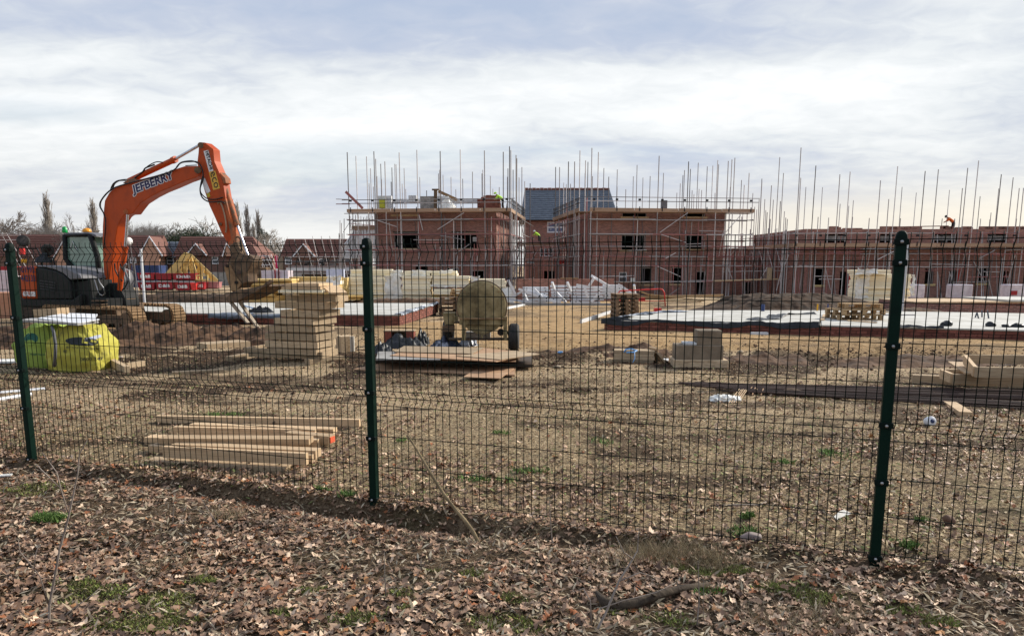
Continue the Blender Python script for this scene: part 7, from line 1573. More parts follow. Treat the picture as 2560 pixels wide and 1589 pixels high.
for (u0, u1, l) in ((2277, 2314, 'white wrapped block pack right of the tall insulation stack'), (2384, 2434, 'white wrapped block pack standing before the terrace doorway')):
    t = thing('block_pack', l, 'block pack', on((u0 + u1) / 2, 748), 0, 'white wrapped block packs'); a = at(u0, 746, 50); b_ = at(u1, 711, 50)
    o = MB().box((0, 0, 0), (b_.x - a.x, 1.0, b_.z - a.z)).build('wrapping', m_wrapp, t, Matrix.Translation(((a.x + b_.x) / 2, 50.5, (a.z + b_.z) / 2)), bevel=.05); bx('pallet_base', ((a.x + b_.x) / 2, 50.5, a.z - .07), (b_.x - a.x, 1, .12), m_palletw, t)
t = thing('block_pack', 'white wrapped block pack with a red label at the right edge', 'block pack', on(2545, 748), 0, 'white wrapped block packs'); a = at(2521, 746, 49); b_ = at(2590, 711, 49)
MB().box((0, 0, 0), (b_.x - a.x, 1.0, b_.z - a.z)).build('wrapping', m_wrapp, t, Matrix.Translation(((a.x + b_.x) / 2, 49.5, (a.z + b_.z) / 2)), bevel=.05); bx('red_label', at(2535, 732, 48.97), (.42, .03, .28), m_red, t)
# rear slab and plinth right
sB = thing('foundation_plinth', 'low brown brick plinth with a white top strip behind the right slab', 'foundation', on(2400, 785)); a = at(2268, 784, 31); b_ = at(2760, 755, 29)
MB().bb((a.x, 30.5, -1), (a.x + 9.5, 33.5, at(2400, 757, 30.5).z)).build('brickwork', m_brick, sB); zt_ = at(2400, 757, 30.5).z
MB().bb((a.x, 30.45, zt_), (a.x + 6.5, 33.5, zt_ + .05)).build('capping', m_pine, sB); MB().bb((a.x + 3.8, 30.42, zt_ + .052), (a.x + 9.5, 33.6, zt_ + .13)).build('screed', m_conc, sB)
heap('brown earth bank in front of the low plinth at right', 16.0, 30.0, 3.0, .9, .3, m_soil, 21.0)
# white metal beams pile
def beams():
    g = random.Random(8); G_ = 'white metal beam stacks'
    for (u0, u1, v0, v1, n, l) in ((1308, 1372, 716, 752, 5, 'leftmost white beam stack, beams fanned out'), (1378, 1424, 713, 750, 5, 'second white beam stack from the left'), (1428, 1510, 716, 752, 5, 'widest white beam stack in the middle'), (1510, 1556, 712, 747, 6, 'rightmost neat white beam stack beside the red barrier')):
        Y = 43.5; t = thing('white_beam_stack', l, 'metal beams', on((u0 + u1) / 2, 757), 0, G_)
        for k in range(n):
            v = v1 - (v1 - v0) * (k + .5) / n; a, b_ = at(u0 + g.uniform(-2, 2), v + g.uniform(-1, 1), Y), at(u1 + g.uniform(-2, 2), v + g.uniform(-1, 1), Y)
            for r in range(3): bx('beam', (a + b_) / 2 + Vector((0, .35 * r, 0)), ((b_ - a).length, .14, .11), m_white, t, g.uniform(-.02, .02))
            for r in (0.15, 0.85): bx('bolt_plate', a.lerp(b_, r) + Vector((0, -.08, 0)), (.05, .03, .05), m_clip, t)
    t = thing('white_beam_heap', 'loose white beams tumbled over and in front of the stacks', 'metal beams', on(1380, 758), 0, G_)
    L_ = [((1296, 722), (1390, 756)), ((1281, 742), (1312, 724)), ((1268, 746), (1325, 757)), ((1310, 752), (1352, 757)), ((1335, 722), (1365, 752)), ((1318, 726), (1370, 742)), ((1380, 705), (1386, 722)), ((1418, 705), (1428, 728)), ((1478, 689), (1522, 715)), ((1486, 694), (1473, 714)), ((1425, 754), (1500, 756)), ((1345, 755), (1405, 750)), ((1462, 720), (1470, 745)), ((1500, 730), (1478, 755)), ((1545, 710), (1590, 740)), ((1585, 712), (1588, 738)), ((1330, 740), (1402, 756)), ((1311, 735), (1320, 756)), ((1560, 720), (1580, 745)), ((1442, 712), (1500, 722)), ((1390, 730), (1415, 756)), ((1270, 700), (1288, 735))]
    for k, (a, b_) in enumerate(L_): A, B = at(*a, 42.6 + (k % 3) * .2), at(*b_, 42.6 + (k % 4) * .15); plank('beam', A, B, .11, .13, m_white, t)
    for k in range(20): u = g.uniform(1310, 1500); bx('bolt_plate', at(u, g.uniform(735, 755), 42.4), (.06, .04, .06), m_clip, t)
beams()
# loose pale planks right of the beams
pp = thing('plank_spill', 'long pale planks spilled on the ground before the right house', 'planks', on(1680, 760))
for k, (a, b_) in enumerate((((1555, 742), (1808, 737)), ((1570, 744), (1800, 740)), ((1622, 735), (1760, 752)), ((1560, 748), (1700, 744)), ((1600, 728), (1650, 748)), ((1650, 752), (1752, 754)))): plank('plank', at(*a, 44), at(*b_, 44.5), .18, .07, m_palletl, pp)
# red barrier
rbar = thing('pedestrian_barrier', 'red tubular barrier standing behind the small pallet stack', 'barrier', on(1600, 760)); Yb_ = 38
MB().tube([at(1546, 763, Yb_), at(1546, 732, Yb_), at(1550, 727, Yb_), at(1558, 726.5, Yb_), at(1650, 722, Yb_ + .5), at(1657, 724, Yb_ + .5), at(1661, 732, Yb_ + .5), at(1663, 766, Yb_ + .5)], .032, 8).build('frame', m_brightred, rbar, smooth=True)
MB().tube([at(1546, 752, Yb_), at(1662, 752, Yb_ + .5)], .02, 6).build('lower_rail', m_brightred, rbar)
for (u, v, l) in ((1556, 748, 'small red foot left under the red barrier'), (1644, 775, 'red barrier foot lying by the slab corner'), (1605, 748, 'red block under the middle of the barrier')): tag(bx('barrier_foot', at(u, v, 37.5 if v < 760 else 31), (.3, .2, .16), m_brightred), l, 'barrier foot')
# brick wall behind the beams
bwl = thing('low_brick_wall', 'low new brick wall running behind the white beams', 'wall', on(1400, 750)); a = at(1290, 748, 50); b_ = at(1535, 697, 50)
MB().bb((a.x, 50, -1.6), (b_.x, 50.4, b_.z)).build('brickwork', mat('x', (1, 1, 1)) if False else m_brick, bwl); MB().bb((a.x + 3.0, 49.95, b_.z), (a.x + 4.2, 50.4, b_.z + .07)).build('coping_piece', m_mudy, bwl)
# skips with lettering
def skip(u0, u1, v0, v1, Y, label, txt=True, m=m_red):
    a = at(u0, v1, Y); b_ = at(u1, v0, Y); w_, h = b_.x - a.x, b_.z - a.z; t = thing('red_bin', label, 'bin', ((a.x + b_.x) / 2, Y + .5, a.z), 0, 'red stacked site bins'); pts = [(-w_ / 2 + .08, 0), (w_ / 2 - .08, 0), (w_ / 2, h), (-w_ / 2, h)]
    o = MB().prism([((a.x + b_.x) / 2 + x, Y, a.z + z) for x, z in pts], (0, 1.1, 0)).build('tub', m, t, bevel=.02); MB().bb((a.x - .03, Y - .04, b_.z - .03), (b_.x + .03, Y + 1.14, b_.z + .04)).build('rim', m, t)
    bx('skid', ((a.x + b_.x) / 2, Y + .3, a.z - .05), (w_ * .8, .1, .1), m_clip, t)
    if txt: text('lettering', 'D&B', m_wprint, t, (a.x + w_ * .18, Y, a.z + h * .28), (1, 0, 0), (0, -1, 0), w_ * .62, h * .48, .05, .012)
    return t
Ys = 78
skip(346, 386, 707, 724, Ys, 'leftmost red D&B bin of the lower row'); skip(389, 433, 706, 723, Ys, 'second red D&B bin of the lower row'); skip(438, 476, 708, 725, Ys - .8, 'third red D&B bin of the lower row'); skip(477, 488, 709, 725, Ys - .8, 'narrow bright red bin in the lower row', False, m_brightred); skip(492, 511, 706, 723, Ys, 'rightmost small red bin of the lower row')
skip(344, 385, 683, 699, Ys, 'leftmost red D&B bin of the upper row'); skip(387, 428, 684, 699, Ys, 'plain red bin in the middle of the upper row', False); skip(432, 487, 684, 699, Ys, 'widest red D&B bin at the right of the upper row')
tag(bx('bin_shelf', (at(415, 703, Ys + .5)), (at(490, 0, Ys).x - at(342, 0, Ys).x, 1.0, .08), m_pole), 'grey rack shelf between the two rows of red bins', 'rack')
skip(512, 545, 706, 720, Ys + 1, 'faded pink bin behind the timber truss foot', False, mat('faded_red', (0.45, .2, .2), (.35, .15, .15)))
bc = thing('blue_container', 'blue steel container behind the red bins', 'container', at(365, 700, 96)); a = at(330, 690, 96); b_ = at(396, 663, 96); MB().bb((a.x, 96, a.z - 1.5), (b_.x, 98.4, b_.z)).build('shell', m_blue, bc)
for k in range(14): x = a.x + (b_.x - a.x) * (k + .5) / 14; MB().bb((x - .05, 95.95, a.z - 1.5), (x + .05, 96.0, b_.z - .1)).build('corrugation', m_blue, bc)
# trusses
for k in range(9):
    Y = 82 - .35 * k; dx = 1.7 * k
    t = thing('roof_truss', ('rearmost', 'second', 'third', 'fourth', 'fifth', 'sixth', 'seventh', 'eighth', 'foremost')[k] + ' yellow timber roof truss standing behind the red bins', 'roof truss', at(470, 705, Y), 0, 'yellow roof trusses')
    A = at(462 + dx, 632 + .35 * k, Y); Bl = at(398 + dx * 1.5, 702, Y); Br = at(532 + dx, 702, Y)
    for p0, p1 in ((A, Bl), (A, Br), (Bl, Br), (A, Bl.lerp(Br, .36)), (A, Bl.lerp(Br, .64)), (A.lerp(Bl, .5), Bl.lerp(Br, .36)), (A.lerp(Br, .5), Bl.lerp(Br, .64))): plank('member', p0, p1, .07, .16, m_truss, t)
tb = thing('timber_crate', 'yellow timber crate frame at the right foot of the trusses', 'crate', at(505, 700, 77)); 
for (u0, v0, u1, v1) in ((490, 688, 520, 688), (490, 699, 520, 699), (491, 687, 491, 700), (505, 687, 505, 700), (519, 687, 519, 700)): plank('member', at(u0, v0, 77), at(u1, v1, 77), .1, .12, m_truss, tb)
# site posts
for (u0, v0, u1, v1, Y, l) in ((362, 762, 357, 622, 30, 'tall pale grey post behind the left slab'), (2255, 777, 2264, 612, 29, 'tall pale grey post behind the right slab')):
    a = at(u0, v0, Y); tag(rod('marker_post', (a.x, a.y, G(Y)), (a.x + .02, a.y, at(u1, v1, Y).z), .055, m_blockl), l, 'post')
for (u, v, l) in ((345, 748, 'short yellow marker beside the tall left post'),): tag(rod('marker_peg', at(u, v + 8, 33), at(u, v - 4, 33), .035, mat('yellow_peg', (0.75, .6, .08), (.65, .5, .06))), l, 'peg')
fl_ = thing('feather_flag', 'narrow red and white flag near the tiled house', 'flag', at(697, 700, 90)); rod('pole', at(699, 700, 90), at(691, 638, 90), .03, m_white, fl_); p = [at(*q_, 90) for q_ in ((687, 640), (693, 637), (696, 672), (689, 670))]; MB().prism(p, (0, .02, 0)).build('cloth', mat('magenta', (.6, .02, .12), (.5, .02, .1)), fl_); p = [at(*q_, 90) for q_ in ((689, 671), (696, 673), (703, 690), (697, 692))]; MB().prism(p, (0, .02, 0)).build('cloth', m_white, fl_)

# ---------------------------------------------------------------- finished houses in the distance
m_brickf = brick_mat('far_brown_brick', (0.19, 0.10, 0.075), (0.14, 0.072, 0.056), (0.2, .15, .13)); m_gable = mat('peach_render_brick', (0.50, 0.29, 0.20), (0.42, .235, .16), .9, scale=2)
def far_house(label, u0, u1, vr, ve, Y, roofm, wins=(), dormers=(), hipR=0.0, hipL=0.0, gableR=False, wallm=m_brickf, ovl=.5):
    a = at(u0, ve, Y); b_ = at(u1, ve, Y); d = 7.0; zr_ = at(u0, vr, Y + d / 2).z; t = thing('distant_house', label, 'house', ((a.x + b_.x) / 2, Y, G(Y)), 0, 'finished tiled houses in the distance')
    MB().bb((a.x + .3, Y + .3, G(Y) - .5), (b_.x - .3, Y + d - .3, a.z - .02)).build('wall', wallm, t)
    e = [Vector((a.x, Y - .1, a.z)), Vector((b_.x, Y - .1, a.z)), Vector((b_.x, Y + d + .1, a.z)), Vector((a.x, Y + d + .1, a.z))]; r0 = Vector((a.x + hipL, Y + d / 2, zr_)); r1 = Vector((b_.x - hipR, Y + d / 2, zr_))
    ro = MB().add(e + [r0, r1], [(0, 1, 5, 4), (2, 3, 4, 5), (0, 4, 3), (1, 2, 5), (0, 3, 2, 1)]).build('roof', roofm, t)
    for k in range(1, 9): plank('tile_course', e[0].lerp(r0, k / 9) + Vector((0, -.03, .03)), e[1].lerp(r1, k / 9) + Vector((0, -.03, .03)), .12, .05, roofm, ro)
    if gableR: 
        MB().prism([e[1] + Vector((-.3, .3, -.05)), e[2] + Vector((-.3, -.3, -.05)), r1 + Vector((-.3, 0, -.2))], (.25, 0, 0)).build('gable', m_gable, t)
        for p in (e[1], e[2]): plank('bargeboard', p + Vector((.05, 0, 0)), r1 + Vector((.05, 0, 0)), .06, .3, m_white, t)
    for (ua, ub, va, vb) in wins:
        p0, p1 = at(ua, vb, Y + .25), at(ub, va, Y + .25); w = MB(); f_ = .12
        w.bb((p0.x, Y + .2, p0.z), (p1.x, Y + .3, p0.z + f_)); w.bb((p0.x, Y + .2, p1.z - f_), (p1.x, Y + .3, p1.z)); w.bb((p0.x, Y + .201, p0.z + f_), (p0.x + f_, Y + .299, p1.z - f_)); w.bb((p1.x - f_, Y + .201, p0.z + f_), (p1.x, Y + .299, p1.z - f_)); w.bb((p0.x + f_, Y + .2, (p0.z + p1.z) / 2 - .05), (p1.x - f_, Y + .3, (p0.z + p1.z) / 2 + .05))
        wo = w.build('window', m_white, t); MB().bb((p0.x + f_, Y + .24, p0.z + f_), (p1.x - f_, Y + .27, p1.z - f_)).build('pane', m_glass, wo)
    for (ul, uc, ur, vt, vb, gm, peak) in dormers:
        yy = Y - 1.0 if peak else Y - .4; pl, pc, pr = at(ul, vb, yy), at(uc, vt, yy), at(ur, vb, yy); dd = Vector((0, 4.0, 0))
        MB().prism([pl, pr, pc], (0, 3.6, 0)).build('gable', gm, t)
        if peak: MB().bb((pl.x + .3, yy + .02, G(Y) - .5), (pr.x - .3, yy + 2.0, pl.z)).build('bay_wall', gm, t)
        for s_, p in ((-1, pl), (1, pr)):
            MB().prism([p + Vector((s_ * .25, -.15, -.12)), pc + Vector((0, -.15, .06)), pc + Vector((0, -.15, .26)), p + Vector((s_ * .4, -.15, .0))], (0, .12, 0)).build('bargeboard', m_white, t)
            MB().prism([p + Vector((s_ * .35, 0, -.05)), pc + Vector((0, 0, .1)), pc + Vector((0, 0, .22)), p + Vector((s_ * .4, 0, .06))], (0, 3.8, 0)).build('dormer_roof', roofm, t)
    return t
YF = 118
far_house('red tiled house at the far left edge behind the first fence post', -60, 163, 586, 640, YF, m_tile, gableR=False, dormers=((136, 167, 190, 590, 650, m_gable, True),))
far_house('red tiled house with a tall peach gable right of the excavator boom', 230, 388, 588, 642, YF, m_tile, wins=((326, 340, 640, 658),), dormers=((352, 374, 402, 594, 640, m_gable, True),))
far_house('low house with a blue-grey slate roof between two red tiled ones', 386, 440, 604, 643, YF + 2, m_slate, wins=((418, 434, 642, 660),))
far_house('wide red tiled house with a small white-edged gable behind the trusses', 432, 662, 591, 641, YF, m_tile, wins=((531, 545, 640, 660),), dormers=((470, 489, 512, 612, 638, m_brickf, False),), hipR=3.0)
far_house('small lit gable house with peach wall behind the excavator arm', 560, 650, 606, 646, YF - 8, m_tile, dormers=((562, 566, 590, 612, 640, m_gable, False),), hipR=2.5)
far_house('red tiled house with white window and gable, right of the tall trees', 700, 905, 597, 641, YF - 6, m_tile, wins=((713, 729, 640, 661), (799, 808, 646, 661)), dormers=((737, 758, 783, 613, 641, m_brickf, False),))
ws = thing('grey_hoarding', 'long pale grey site hoarding below the distant houses', 'hoarding', at(600, 700, 105)); a = at(396, 690, 104); b_ = at(880, 676, 104)
for k in range(20): x0_ = a.x + (b_.x - a.x) * k / 20; MB().bb((x0_, 104, G(104)), (x0_ + (b_.x - a.x) / 20 - .04, 104.1, at(600, 680, 104).z)).build('panel', m_block, ws)
def scaffoldF():
    t = thing('scaffold', 'far dark scaffold band with pale boards before the tiled house left of centre', 'scaffold', at(800, 700, 100), 0, 'tube scaffolds round the shells'); g = random.Random(77); Y = 100
    for u in (735, 762, 781, 803, 824, 848, 868): rod('standard', (at(u, 0, Y).x, Y, G(Y)), at(u, g.choice((585, 590, 597, 630)), Y), .045, m_pole, t)
    for v in (642, 654, 666, 684): rod('ledger', at(720, v, Y), at(880, v, Y), .05, m_pole, t)
    for k in range(3): a_, c_ = at(716 + 55 * k, 677, Y - .1), at(769 + 55 * k, 669, Y - .1); bx('toe_board', (a_ + c_) / 2, (c_.x - a_.x, .1, c_.z - a_.z), m_blockl, t)
    for k in range(26): u = g.uniform(738, 876); bx('tool', at(u, g.uniform(648, 664), Y + .5), (g.uniform(.2, .8), .2, g.uniform(.15, .5)), g.choice((m_clip, m_greyp, m_darkwood, m_poled)), t)
    bx('painted_shade_board', at(815, 690, Y + .3), (6.5, .1, .8), m_darkwood, t)  # dark board stands in for shade below the far toe boards
    t2 = thing('scaffold', 'small far scaffold right of the excavator arm below the poplars', 'scaffold', at(655, 690, 108), 0, 'tube scaffolds round the shells')
    for u in range(628, 680, 7): rod('standard', (at(u, 0, 108).x, 108, G(108)), at(u, g.uniform(625, 650), 108), .045, m_pole, t2)
    for v in (640, 650, 662, 672): rod('ledger', at(625, v, 108), at(680, v, 108), .05, g.choice((m_pole, m_white)), t2)
    t3 = thing('scaffold', 'scaffold rails over the roof at the far left edge', 'scaffold', at(20, 690, 112), 0, 'tube scaffolds round the shells')
    for u in (2, 16, 48): rod('standard', (at(u, 0, 112).x, 112, G(112)), at(u, 582, 112), .04, m_pole, t3)
    for v in (584, 589, 600): rod('ledger', at(-20, v, 112), at(52, v - 1, 112), .045, m_pole, t3)
scaffoldF()

# ---------------------------------------------------------------- trees in winter
def tree_mesh(kind, seed, h):
    g = random.Random(seed); br = MB()
    def grow(p, d, L, r, lv):
        n = 3; pts = [p]; q = p; dd = d.copy()
        for k in range(n):
            dd = (dd + Vector((g.gauss(0, .10), g.gauss(0, .10), g.gauss(0, .05) + (.05 if kind != 'round' else .02)))).normalized(); q = q + dd * L / n; pts.append(q)
        br.tube(pts, [r, r * .8, r * .62, r * .45], 4 if lv < 2 else 3, cap=False)
        if lv >= 4: return
        cnt = {0: 7, 1: 6, 2: 5, 3: 4}[lv]
        for k in range(cnt):
            t = g.uniform(.30 if lv else .25, 1.0); i = min(int(t * n), n - 1); b = pts[i].lerp(pts[i + 1], t * n - i)
            az = g.uniform(0, 6.283); sp = (g.uniform(.55, .95) if kind == 'round' else g.uniform(.15, .30)) if lv else (g.uniform(.45, .8) if kind == 'round' else g.uniform(.12, .25))
            ax = Vector((math.cos(az), math.sin(az), 0)); nd = (dd * math.cos(sp) + (ax - dd * ax.dot(dd)).normalized() * math.sin(sp)).normalized()
            if kind == 'poplar': nd = (nd + Vector((0, 0, .8))).normalized()
            grow(b, nd, L * (g.uniform(.52, .72) if kind == 'round' else g.uniform(.38, .58)), max(r * .5, .034), lv + 1)
    if kind == 'poplar':
        # a tall straight leader with close upright branches
        top = Vector((0, 0, h)); br.tube([(0, 0, 0), (0.1, 0, h * .5), (0, 0, h)], [h * .014, h * .009, .02], 5)
        for k in range(130):
            z = h * g.uniform(.12, .93); az = g.uniform(0, 6.28); L = h * .22 * (1 - abs(z / h - .35)) * g.uniform(.7, 1.2); nd = Vector((math.cos(az) * .32, math.sin(az) * .32, 1)).normalized(); grow(Vector((0, 0, z)), nd, L, h * .0042, 2)
    else: grow(Vector((0, 0, 0)), Vector((0, 0, 1)), h * .36, h * .016, 0)
    return br.mesh('branches')
def tree_proto(kind, seed, h, name, m=m_bark):
    me = tree_mesh(kind, seed, h); me.materials.append(m); return me
ROUND = [tree_proto('round', s, 12, 'r') for s in (1, 2, 5)]; POP = [tree_proto('poplar', s, 18, 'p', m_bark2) for s in (3, 4)]
ROUNDP = []
for me in ROUND[:2]: c_ = me.copy(); c_.materials.clear(); c_.materials.append(m_bark2); ROUNDP.append(c_)
def tree(me, u, vtop, Y, h0, label, group, wid=1.0, lean=0.0, mist=()):
    b = at(u, 700, Y); top = at(u, vtop, Y).z; s = (top - G(Y)) / h0; t = thing('bare_tree' if me not in POP else 'poplar_tree', label, 'tree', (b.x, Y, G(Y)), 0, group)
    M = Matrix.Translation((b.x, Y, G(Y))) @ Matrix.Rotation(lean, 4, 'Y') @ Matrix.Rotation(random.uniform(0, 6.28), 4, 'Z') @ Matrix.Diagonal((s * wid, s * wid, s, 1)); link(bpy.data.objects.new('crown', me), t, M)
    bm_ = MB().tube([(b.x, Y, G(Y) - .3), (b.x, Y, G(Y) + h0 * s * .2)], [.022 * h0 * s, .016 * h0 * s], 7).build('trunk', m_bark, t)
    for (mu, mv, r) in mist:
        c_ = at(mu, mv, Y); gg = np.random.default_rng(int(mu)); n = 500; d = gg.normal(0, 1, (n, 3)); d /= np.linalg.norm(d, axis=1)[:, None]; c3 = np.array(c_) + d * r * gg.uniform(.5, 1, (n, 1)); e1_ = gg.normal(0, .09, (n, 3)); e2_ = gg.normal(0, .09, (n, 3))
        npmesh('mistletoe_ball', np.stack([c3, c3 + e1_, c3 + e2_], 1).reshape(-1, 3), np.arange(n * 3).reshape(n, 3), m_ever, t)
    return t
GP_ = 'poplars behind the tiled houses'; GT = 'bare winter trees on the skyline'
tree(POP[0], 594, 503, 150, 18.6, 'leftmost tall poplar right of the excavator arm', GP_, .8); tree(POP[1], 604, 508, 155, 18.6, 'second poplar, close against the leftmost one', GP_, .7); tree(POP[1], 626, 514, 150, 18.6, 'middle slender poplar of the skyline group', GP_, .75)
tree(POP[0], 640, 560, 145, 18.6, 'shorter poplar between the middle and right ones', GP_, .7); tree(POP[0], 653, 528, 150, 18.6, 'rightmost poplar, with mistletoe balls beside it', GP_, .75, mist=((650, 579, .75), (664, 589, .8)))
tree(POP[1], 134, 485, 150, 18.6, 'solitary spire-shaped poplar above the excavator cab', GP_, .85); tree(POP[0], 247, 500, 150, 18.6, 'poplar half hidden behind the excavator boom', GP_, .75)
tree(ROUNDP[0], 676, 556, 150, 9, 'pale round-headed bare tree right of the poplars', GT, 1.0); tree(ROUNDP[1], 692, 575, 140, 9, 'low pale bare tree leaning over the tiled roof', GT, 1.0)
tree(ROUND[0], 8, 508, 130, 9, 'tall grey bare tree at the far left edge', GT, .9); tree(ROUND[1], 40, 552, 130, 9, 'smaller bare tree right of the leftmost one', GT, .9)
tree(ROUND[1], 192, 548, 140, 9, 'bare tree behind the excavator cab roof', GT, 1.0); tree(ROUND[2], 218, 530, 120, 9, 'thin leaning snag left of the boom', GT, .4, -.25)
for k, (u, v, w_) in enumerate(((90, 568, 1.2), (112, 560, 1.3), (135, 556, 1.3), (158, 562, 1.2), (330, 565, 1.1), (350, 556, 1.2), (372, 552, 1.2), (395, 556, 1.2), (415, 563, 1.2), (438, 572, 1.0), (310, 575, 1.1))):
    tree(ROUND[k % 3], u, v, 150 + 3 * k, 9, ('bushy bare tree, number ' if False else '') + ('far left', 'left', 'centre', 'right')[min(3, k)] + ' bushy bare tree in the clump below the spire poplar' if k < 4 else ('first', 'second', 'third', 'fourth', 'fifth', 'sixth', 'last')[k - 4] + ' bushy bare tree from the left in the skyline clump right of the boom', GT, w_)
for k, (u, v, w_) in enumerate(((478, 543, 1.0), (500, 537, 1.1), (520, 548, 1.0), (545, 560, .9))): tree(ROUNDP[k % 2], u, v, 140, 9, ('left', 'tallest', 'third', 'right')[k] + ' airy bare tree between boom and dipper arm', GT, w_)
for k, (u, v) in enumerate(((2498, 566), (2530, 560), (2548, 564))): tree(ROUND[k], u, v, 110, 9, ('left', 'middle', 'right')[k] + ' thin bare treetop above the brick terrace at right', GT, .8)
# evergreen
ev = thing('evergreen_tree', 'dark low evergreen above the slate-roofed far house', 'tree', at(478, 700, 135)); gg = np.random.default_rng(4); n = 4200
yy = at(478, 590, 135); d = gg.normal(0, 1, (n, 3)) * [3.4, 2.0, .75]; d[:, 2] -= np.abs(d[:, 0]) * .18; c3 = np.array(yy) + d + [0, 0, -.2]; e1_ = gg.normal(0, .16, (n, 3)); e2_ = gg.normal(0, .16, (n, 3))
npmesh('crown', np.stack([c3, c3 + e1_, c3 + e2_], 1).reshape(-1, 3), np.arange(n * 3).reshape(n, 3), m_ever, ev); rod('trunk', (yy.x, 135, G(135)), yy, .25, m_bark, ev)
# dense twig belt right of the boom and left clump
def thicket(label, u0, u1, vt, Y, n, seed):
    g2 = np.random.default_rng(seed); V = []; Fq = []; a = at(u0, 700, Y).x; b = at(u1, 700, Y).x
    for k in range(n):
        x = g2.uniform(a, b); e = 1 - abs(2 * (x - a) / (b - a) - 1) ** 2.5; zt_ = G(Y) + (at(0, vt, Y).z - G(Y)) * (.62 + .38 * e) * g2.uniform(.6, 1); z0 = G(Y) + g2.uniform(0, .75) * (zt_ - G(Y)); y = Y + g2.uniform(-4, 4); dx = g2.normal(0, .6); w_ = .05
        s = len(V); V += [(x - w_, y, z0), (x + w_, y, z0), (x + dx, y, zt_ if g2.random() < .5 else z0 + 2.2)]; Fq.append((s, s + 1, s + 2))
    return tag(npmesh('thicket', V, Fq, m_bark2), label, 'thicket', kind='stuff')
thicket('dense brown twig mass right of the boom on the skyline', 305, 455, 553, 146, 9000, 2); thicket('dense brown twig mass below the spire poplar', 78, 180, 555, 146, 7000, 3); thicket('thin hedge between the poplars and the tiled house', 640, 715, 620, 140, 3500, 5)

# ---------------------------------------------------------------- workers
def person(label, J, E_, rad, place, rz, s, regions, hat, group=None):
    t = thing('person', label, 'person', place, rz, group)
    me = bpy.data.meshes.new('b'); me.from_pydata([Vector(j) for j in J], E_, []); me.update(); o = bpy.data.objects.new('b', me); COL.objects.link(o)
    md = o.modifiers.new('s', 'SKIN'); sv = me.skin_vertices[0].data
    for i, r in enumerate(rad): sv[i].radius = (r, r)
    sv[0].use_root = True; ss = o.modifiers.new('u', 'SUBSURF'); ss.levels = 2; ss.render_levels = 2
    dg = bpy.context.evaluated_depsgraph_get(); m2 = bpy.data.meshes.new_from_object(o.evaluated_get(dg)); COL.objects.unlink(o); bpy.data.objects.remove(o)
    ms = []; 
    for r in regions:
        if r not in ms: ms.append(r)
    m2.materials.clear(); [m2.materials.append(q_) for q_ in ms]
    segs = [(Vector(J[a]), Vector(J[b]), regions[i]) for i, (a, b) in enumerate(E_)]
    for p in m2.polygons:
        c_ = p.center; best = min(segs, key=lambda q_: (c_ - q_[0].lerp(q_[1], max(0, min(1, (c_ - q_[0]).dot(q_[1] - q_[0]) / max(1e-6, (q_[1] - q_[0]).length_squared))))).length); p.material_index = ms.index(best[2])
    m2.polygons.foreach_set('use_smooth', [True] * len(m2.polygons))
    M = Matrix.Translation(place) @ Matrix.Rotation(rz, 4, 'Z') @ Matrix.Diagonal((s, s, s, 1)); link(bpy.data.objects.new('body', m2), t, M)
    hd = Vector(hat[0]); MB().lathe([(-.02, .135), (0, .135), (.01, .115), (.06, .105), (.10, .07), (.118, .001)], hd, hat[1], 14).build('hard_hat', hat[2], t, M, smooth=True)
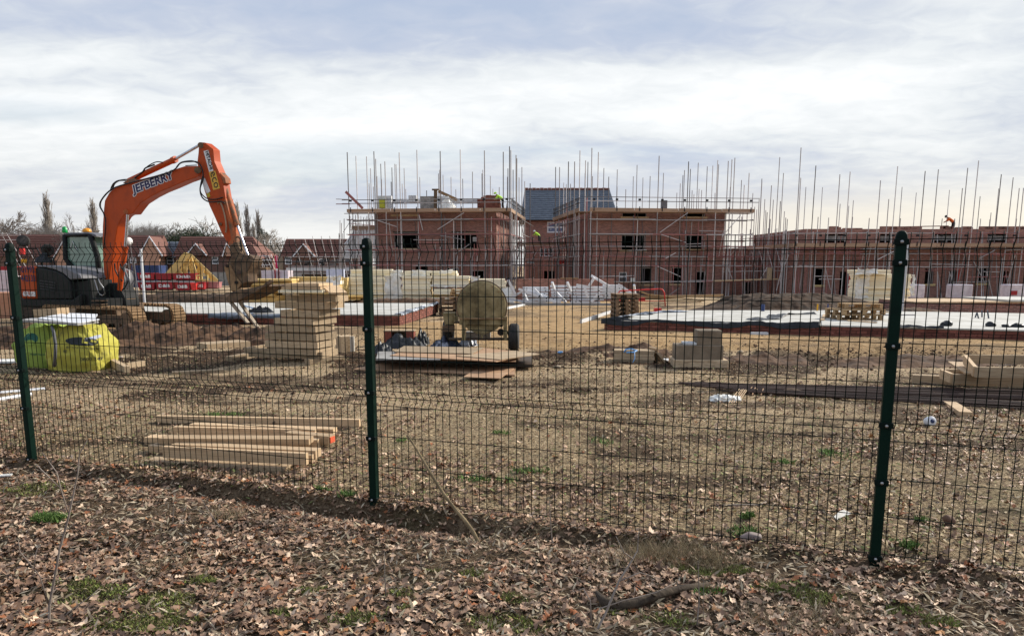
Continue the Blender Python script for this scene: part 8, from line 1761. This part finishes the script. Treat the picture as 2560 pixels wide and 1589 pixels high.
# joints: pelvis, spine, chest, neck, head, Lsh,Lel,Lha, Rsh,Rel,Rha, Lhip,Lknee,Lfoot,Ltoe, Rhip,Rknee,Rfoot,Rtoe   (facing -x when bent)
EE = [(0, 1), (1, 2), (2, 3), (3, 4), (2, 5), (5, 6), (6, 7), (2, 8), (8, 9), (9, 10), (0, 11), (11, 12), (12, 13), (13, 14), (0, 15), (15, 16), (16, 17), (17, 18)]
RAD = [.15, .14, .15, .06, .095, .075, .055, .04, .075, .055, .04, .10, .07, .05, .045, .10, .07, .05, .045]
def regs(vest): return [vest, vest, vest, m_skin, vest, vest, m_skin, vest, vest, m_skin] + [m_cloth] * 8
bend = [(0, 0, .92), (-.18, 0, 1.10), (-.36, 0, 1.24), (-.46, 0, 1.30), (-.58, 0, 1.34), (-.34, .19, 1.22), (-.52, .24, 1.00), (-.72, .16, .92), (-.34, -.19, 1.22), (-.54, -.24, 1.02), (-.74, -.14, .96), (.0, .10, .86), (-.06, .13, .48), (.04, .14, .08), (-.10, .15, .05), (.02, -.10, .86), (.0, -.13, .48), (.14, -.14, .08), (.0, -.15, .05)]
stand = [(0, 0, .95), (-.02, 0, 1.15), (-.05, 0, 1.38), (-.06, 0, 1.50), (-.10, 0, 1.64), (-.04, .20, 1.38), (-.16, .26, 1.12), (-.38, .20, 1.05), (-.04, -.20, 1.38), (-.18, -.26, 1.14), (-.40, -.18, 1.10), (.0, .10, .90), (-.02, .12, .49), (.04, .13, .08), (-.10, .14, .05), (.02, -.10, .90), (.02, -.12, .49), (.10, -.13, .08), (-.04, -.14, .05)]
xq = HL.f(1257, 521, .8)[0]
person('bricklayer in a hi-vis yellow jacket bending over the brick pile on the left house', bend, EE, RAD, HL.w(xq, -.75, zbL[0] + .02), R(-6), 1.08, regs(m_hiv), (Vector((-.60, 0, 1.42)), (-.4, 0, 1), m_hiv))
p = at(1348, 640, 78.4); person('worker in hi-vis yellow on the low scaffold in front of the slate-roofed house', bend, EE, RAD, Vector((p.x, p.y, at(0, 613, 78.4).z + .03)), R(-30), 1.0, regs(m_hiv), (Vector((-.60, 0, 1.42)), (-.4, 0, 1), m_white))
p = HB.f(2380, 578, -.6); person('worker in an orange hi-vis jacket bending on the long terrace wall at right', bend, EE, RAD, HB.w(p[0], .5, 4.55 - .35), R(-12), 1.0, regs(m_hio), (Vector((-.60, 0, 1.40)), (-.7, 0, .5), m_cloth))
p = HB.f(2370, 578, -.6); tag(plank('wall_batten', HB.w(HB.f(2245, 575, 0)[0], .1, 4.72), HB.w(HB.f(2372, 575, 0)[0], .1, 4.80), .08, .07, m_brick1), 'thin reddish batten on the terrace wall top left of the orange worker', 'batten')
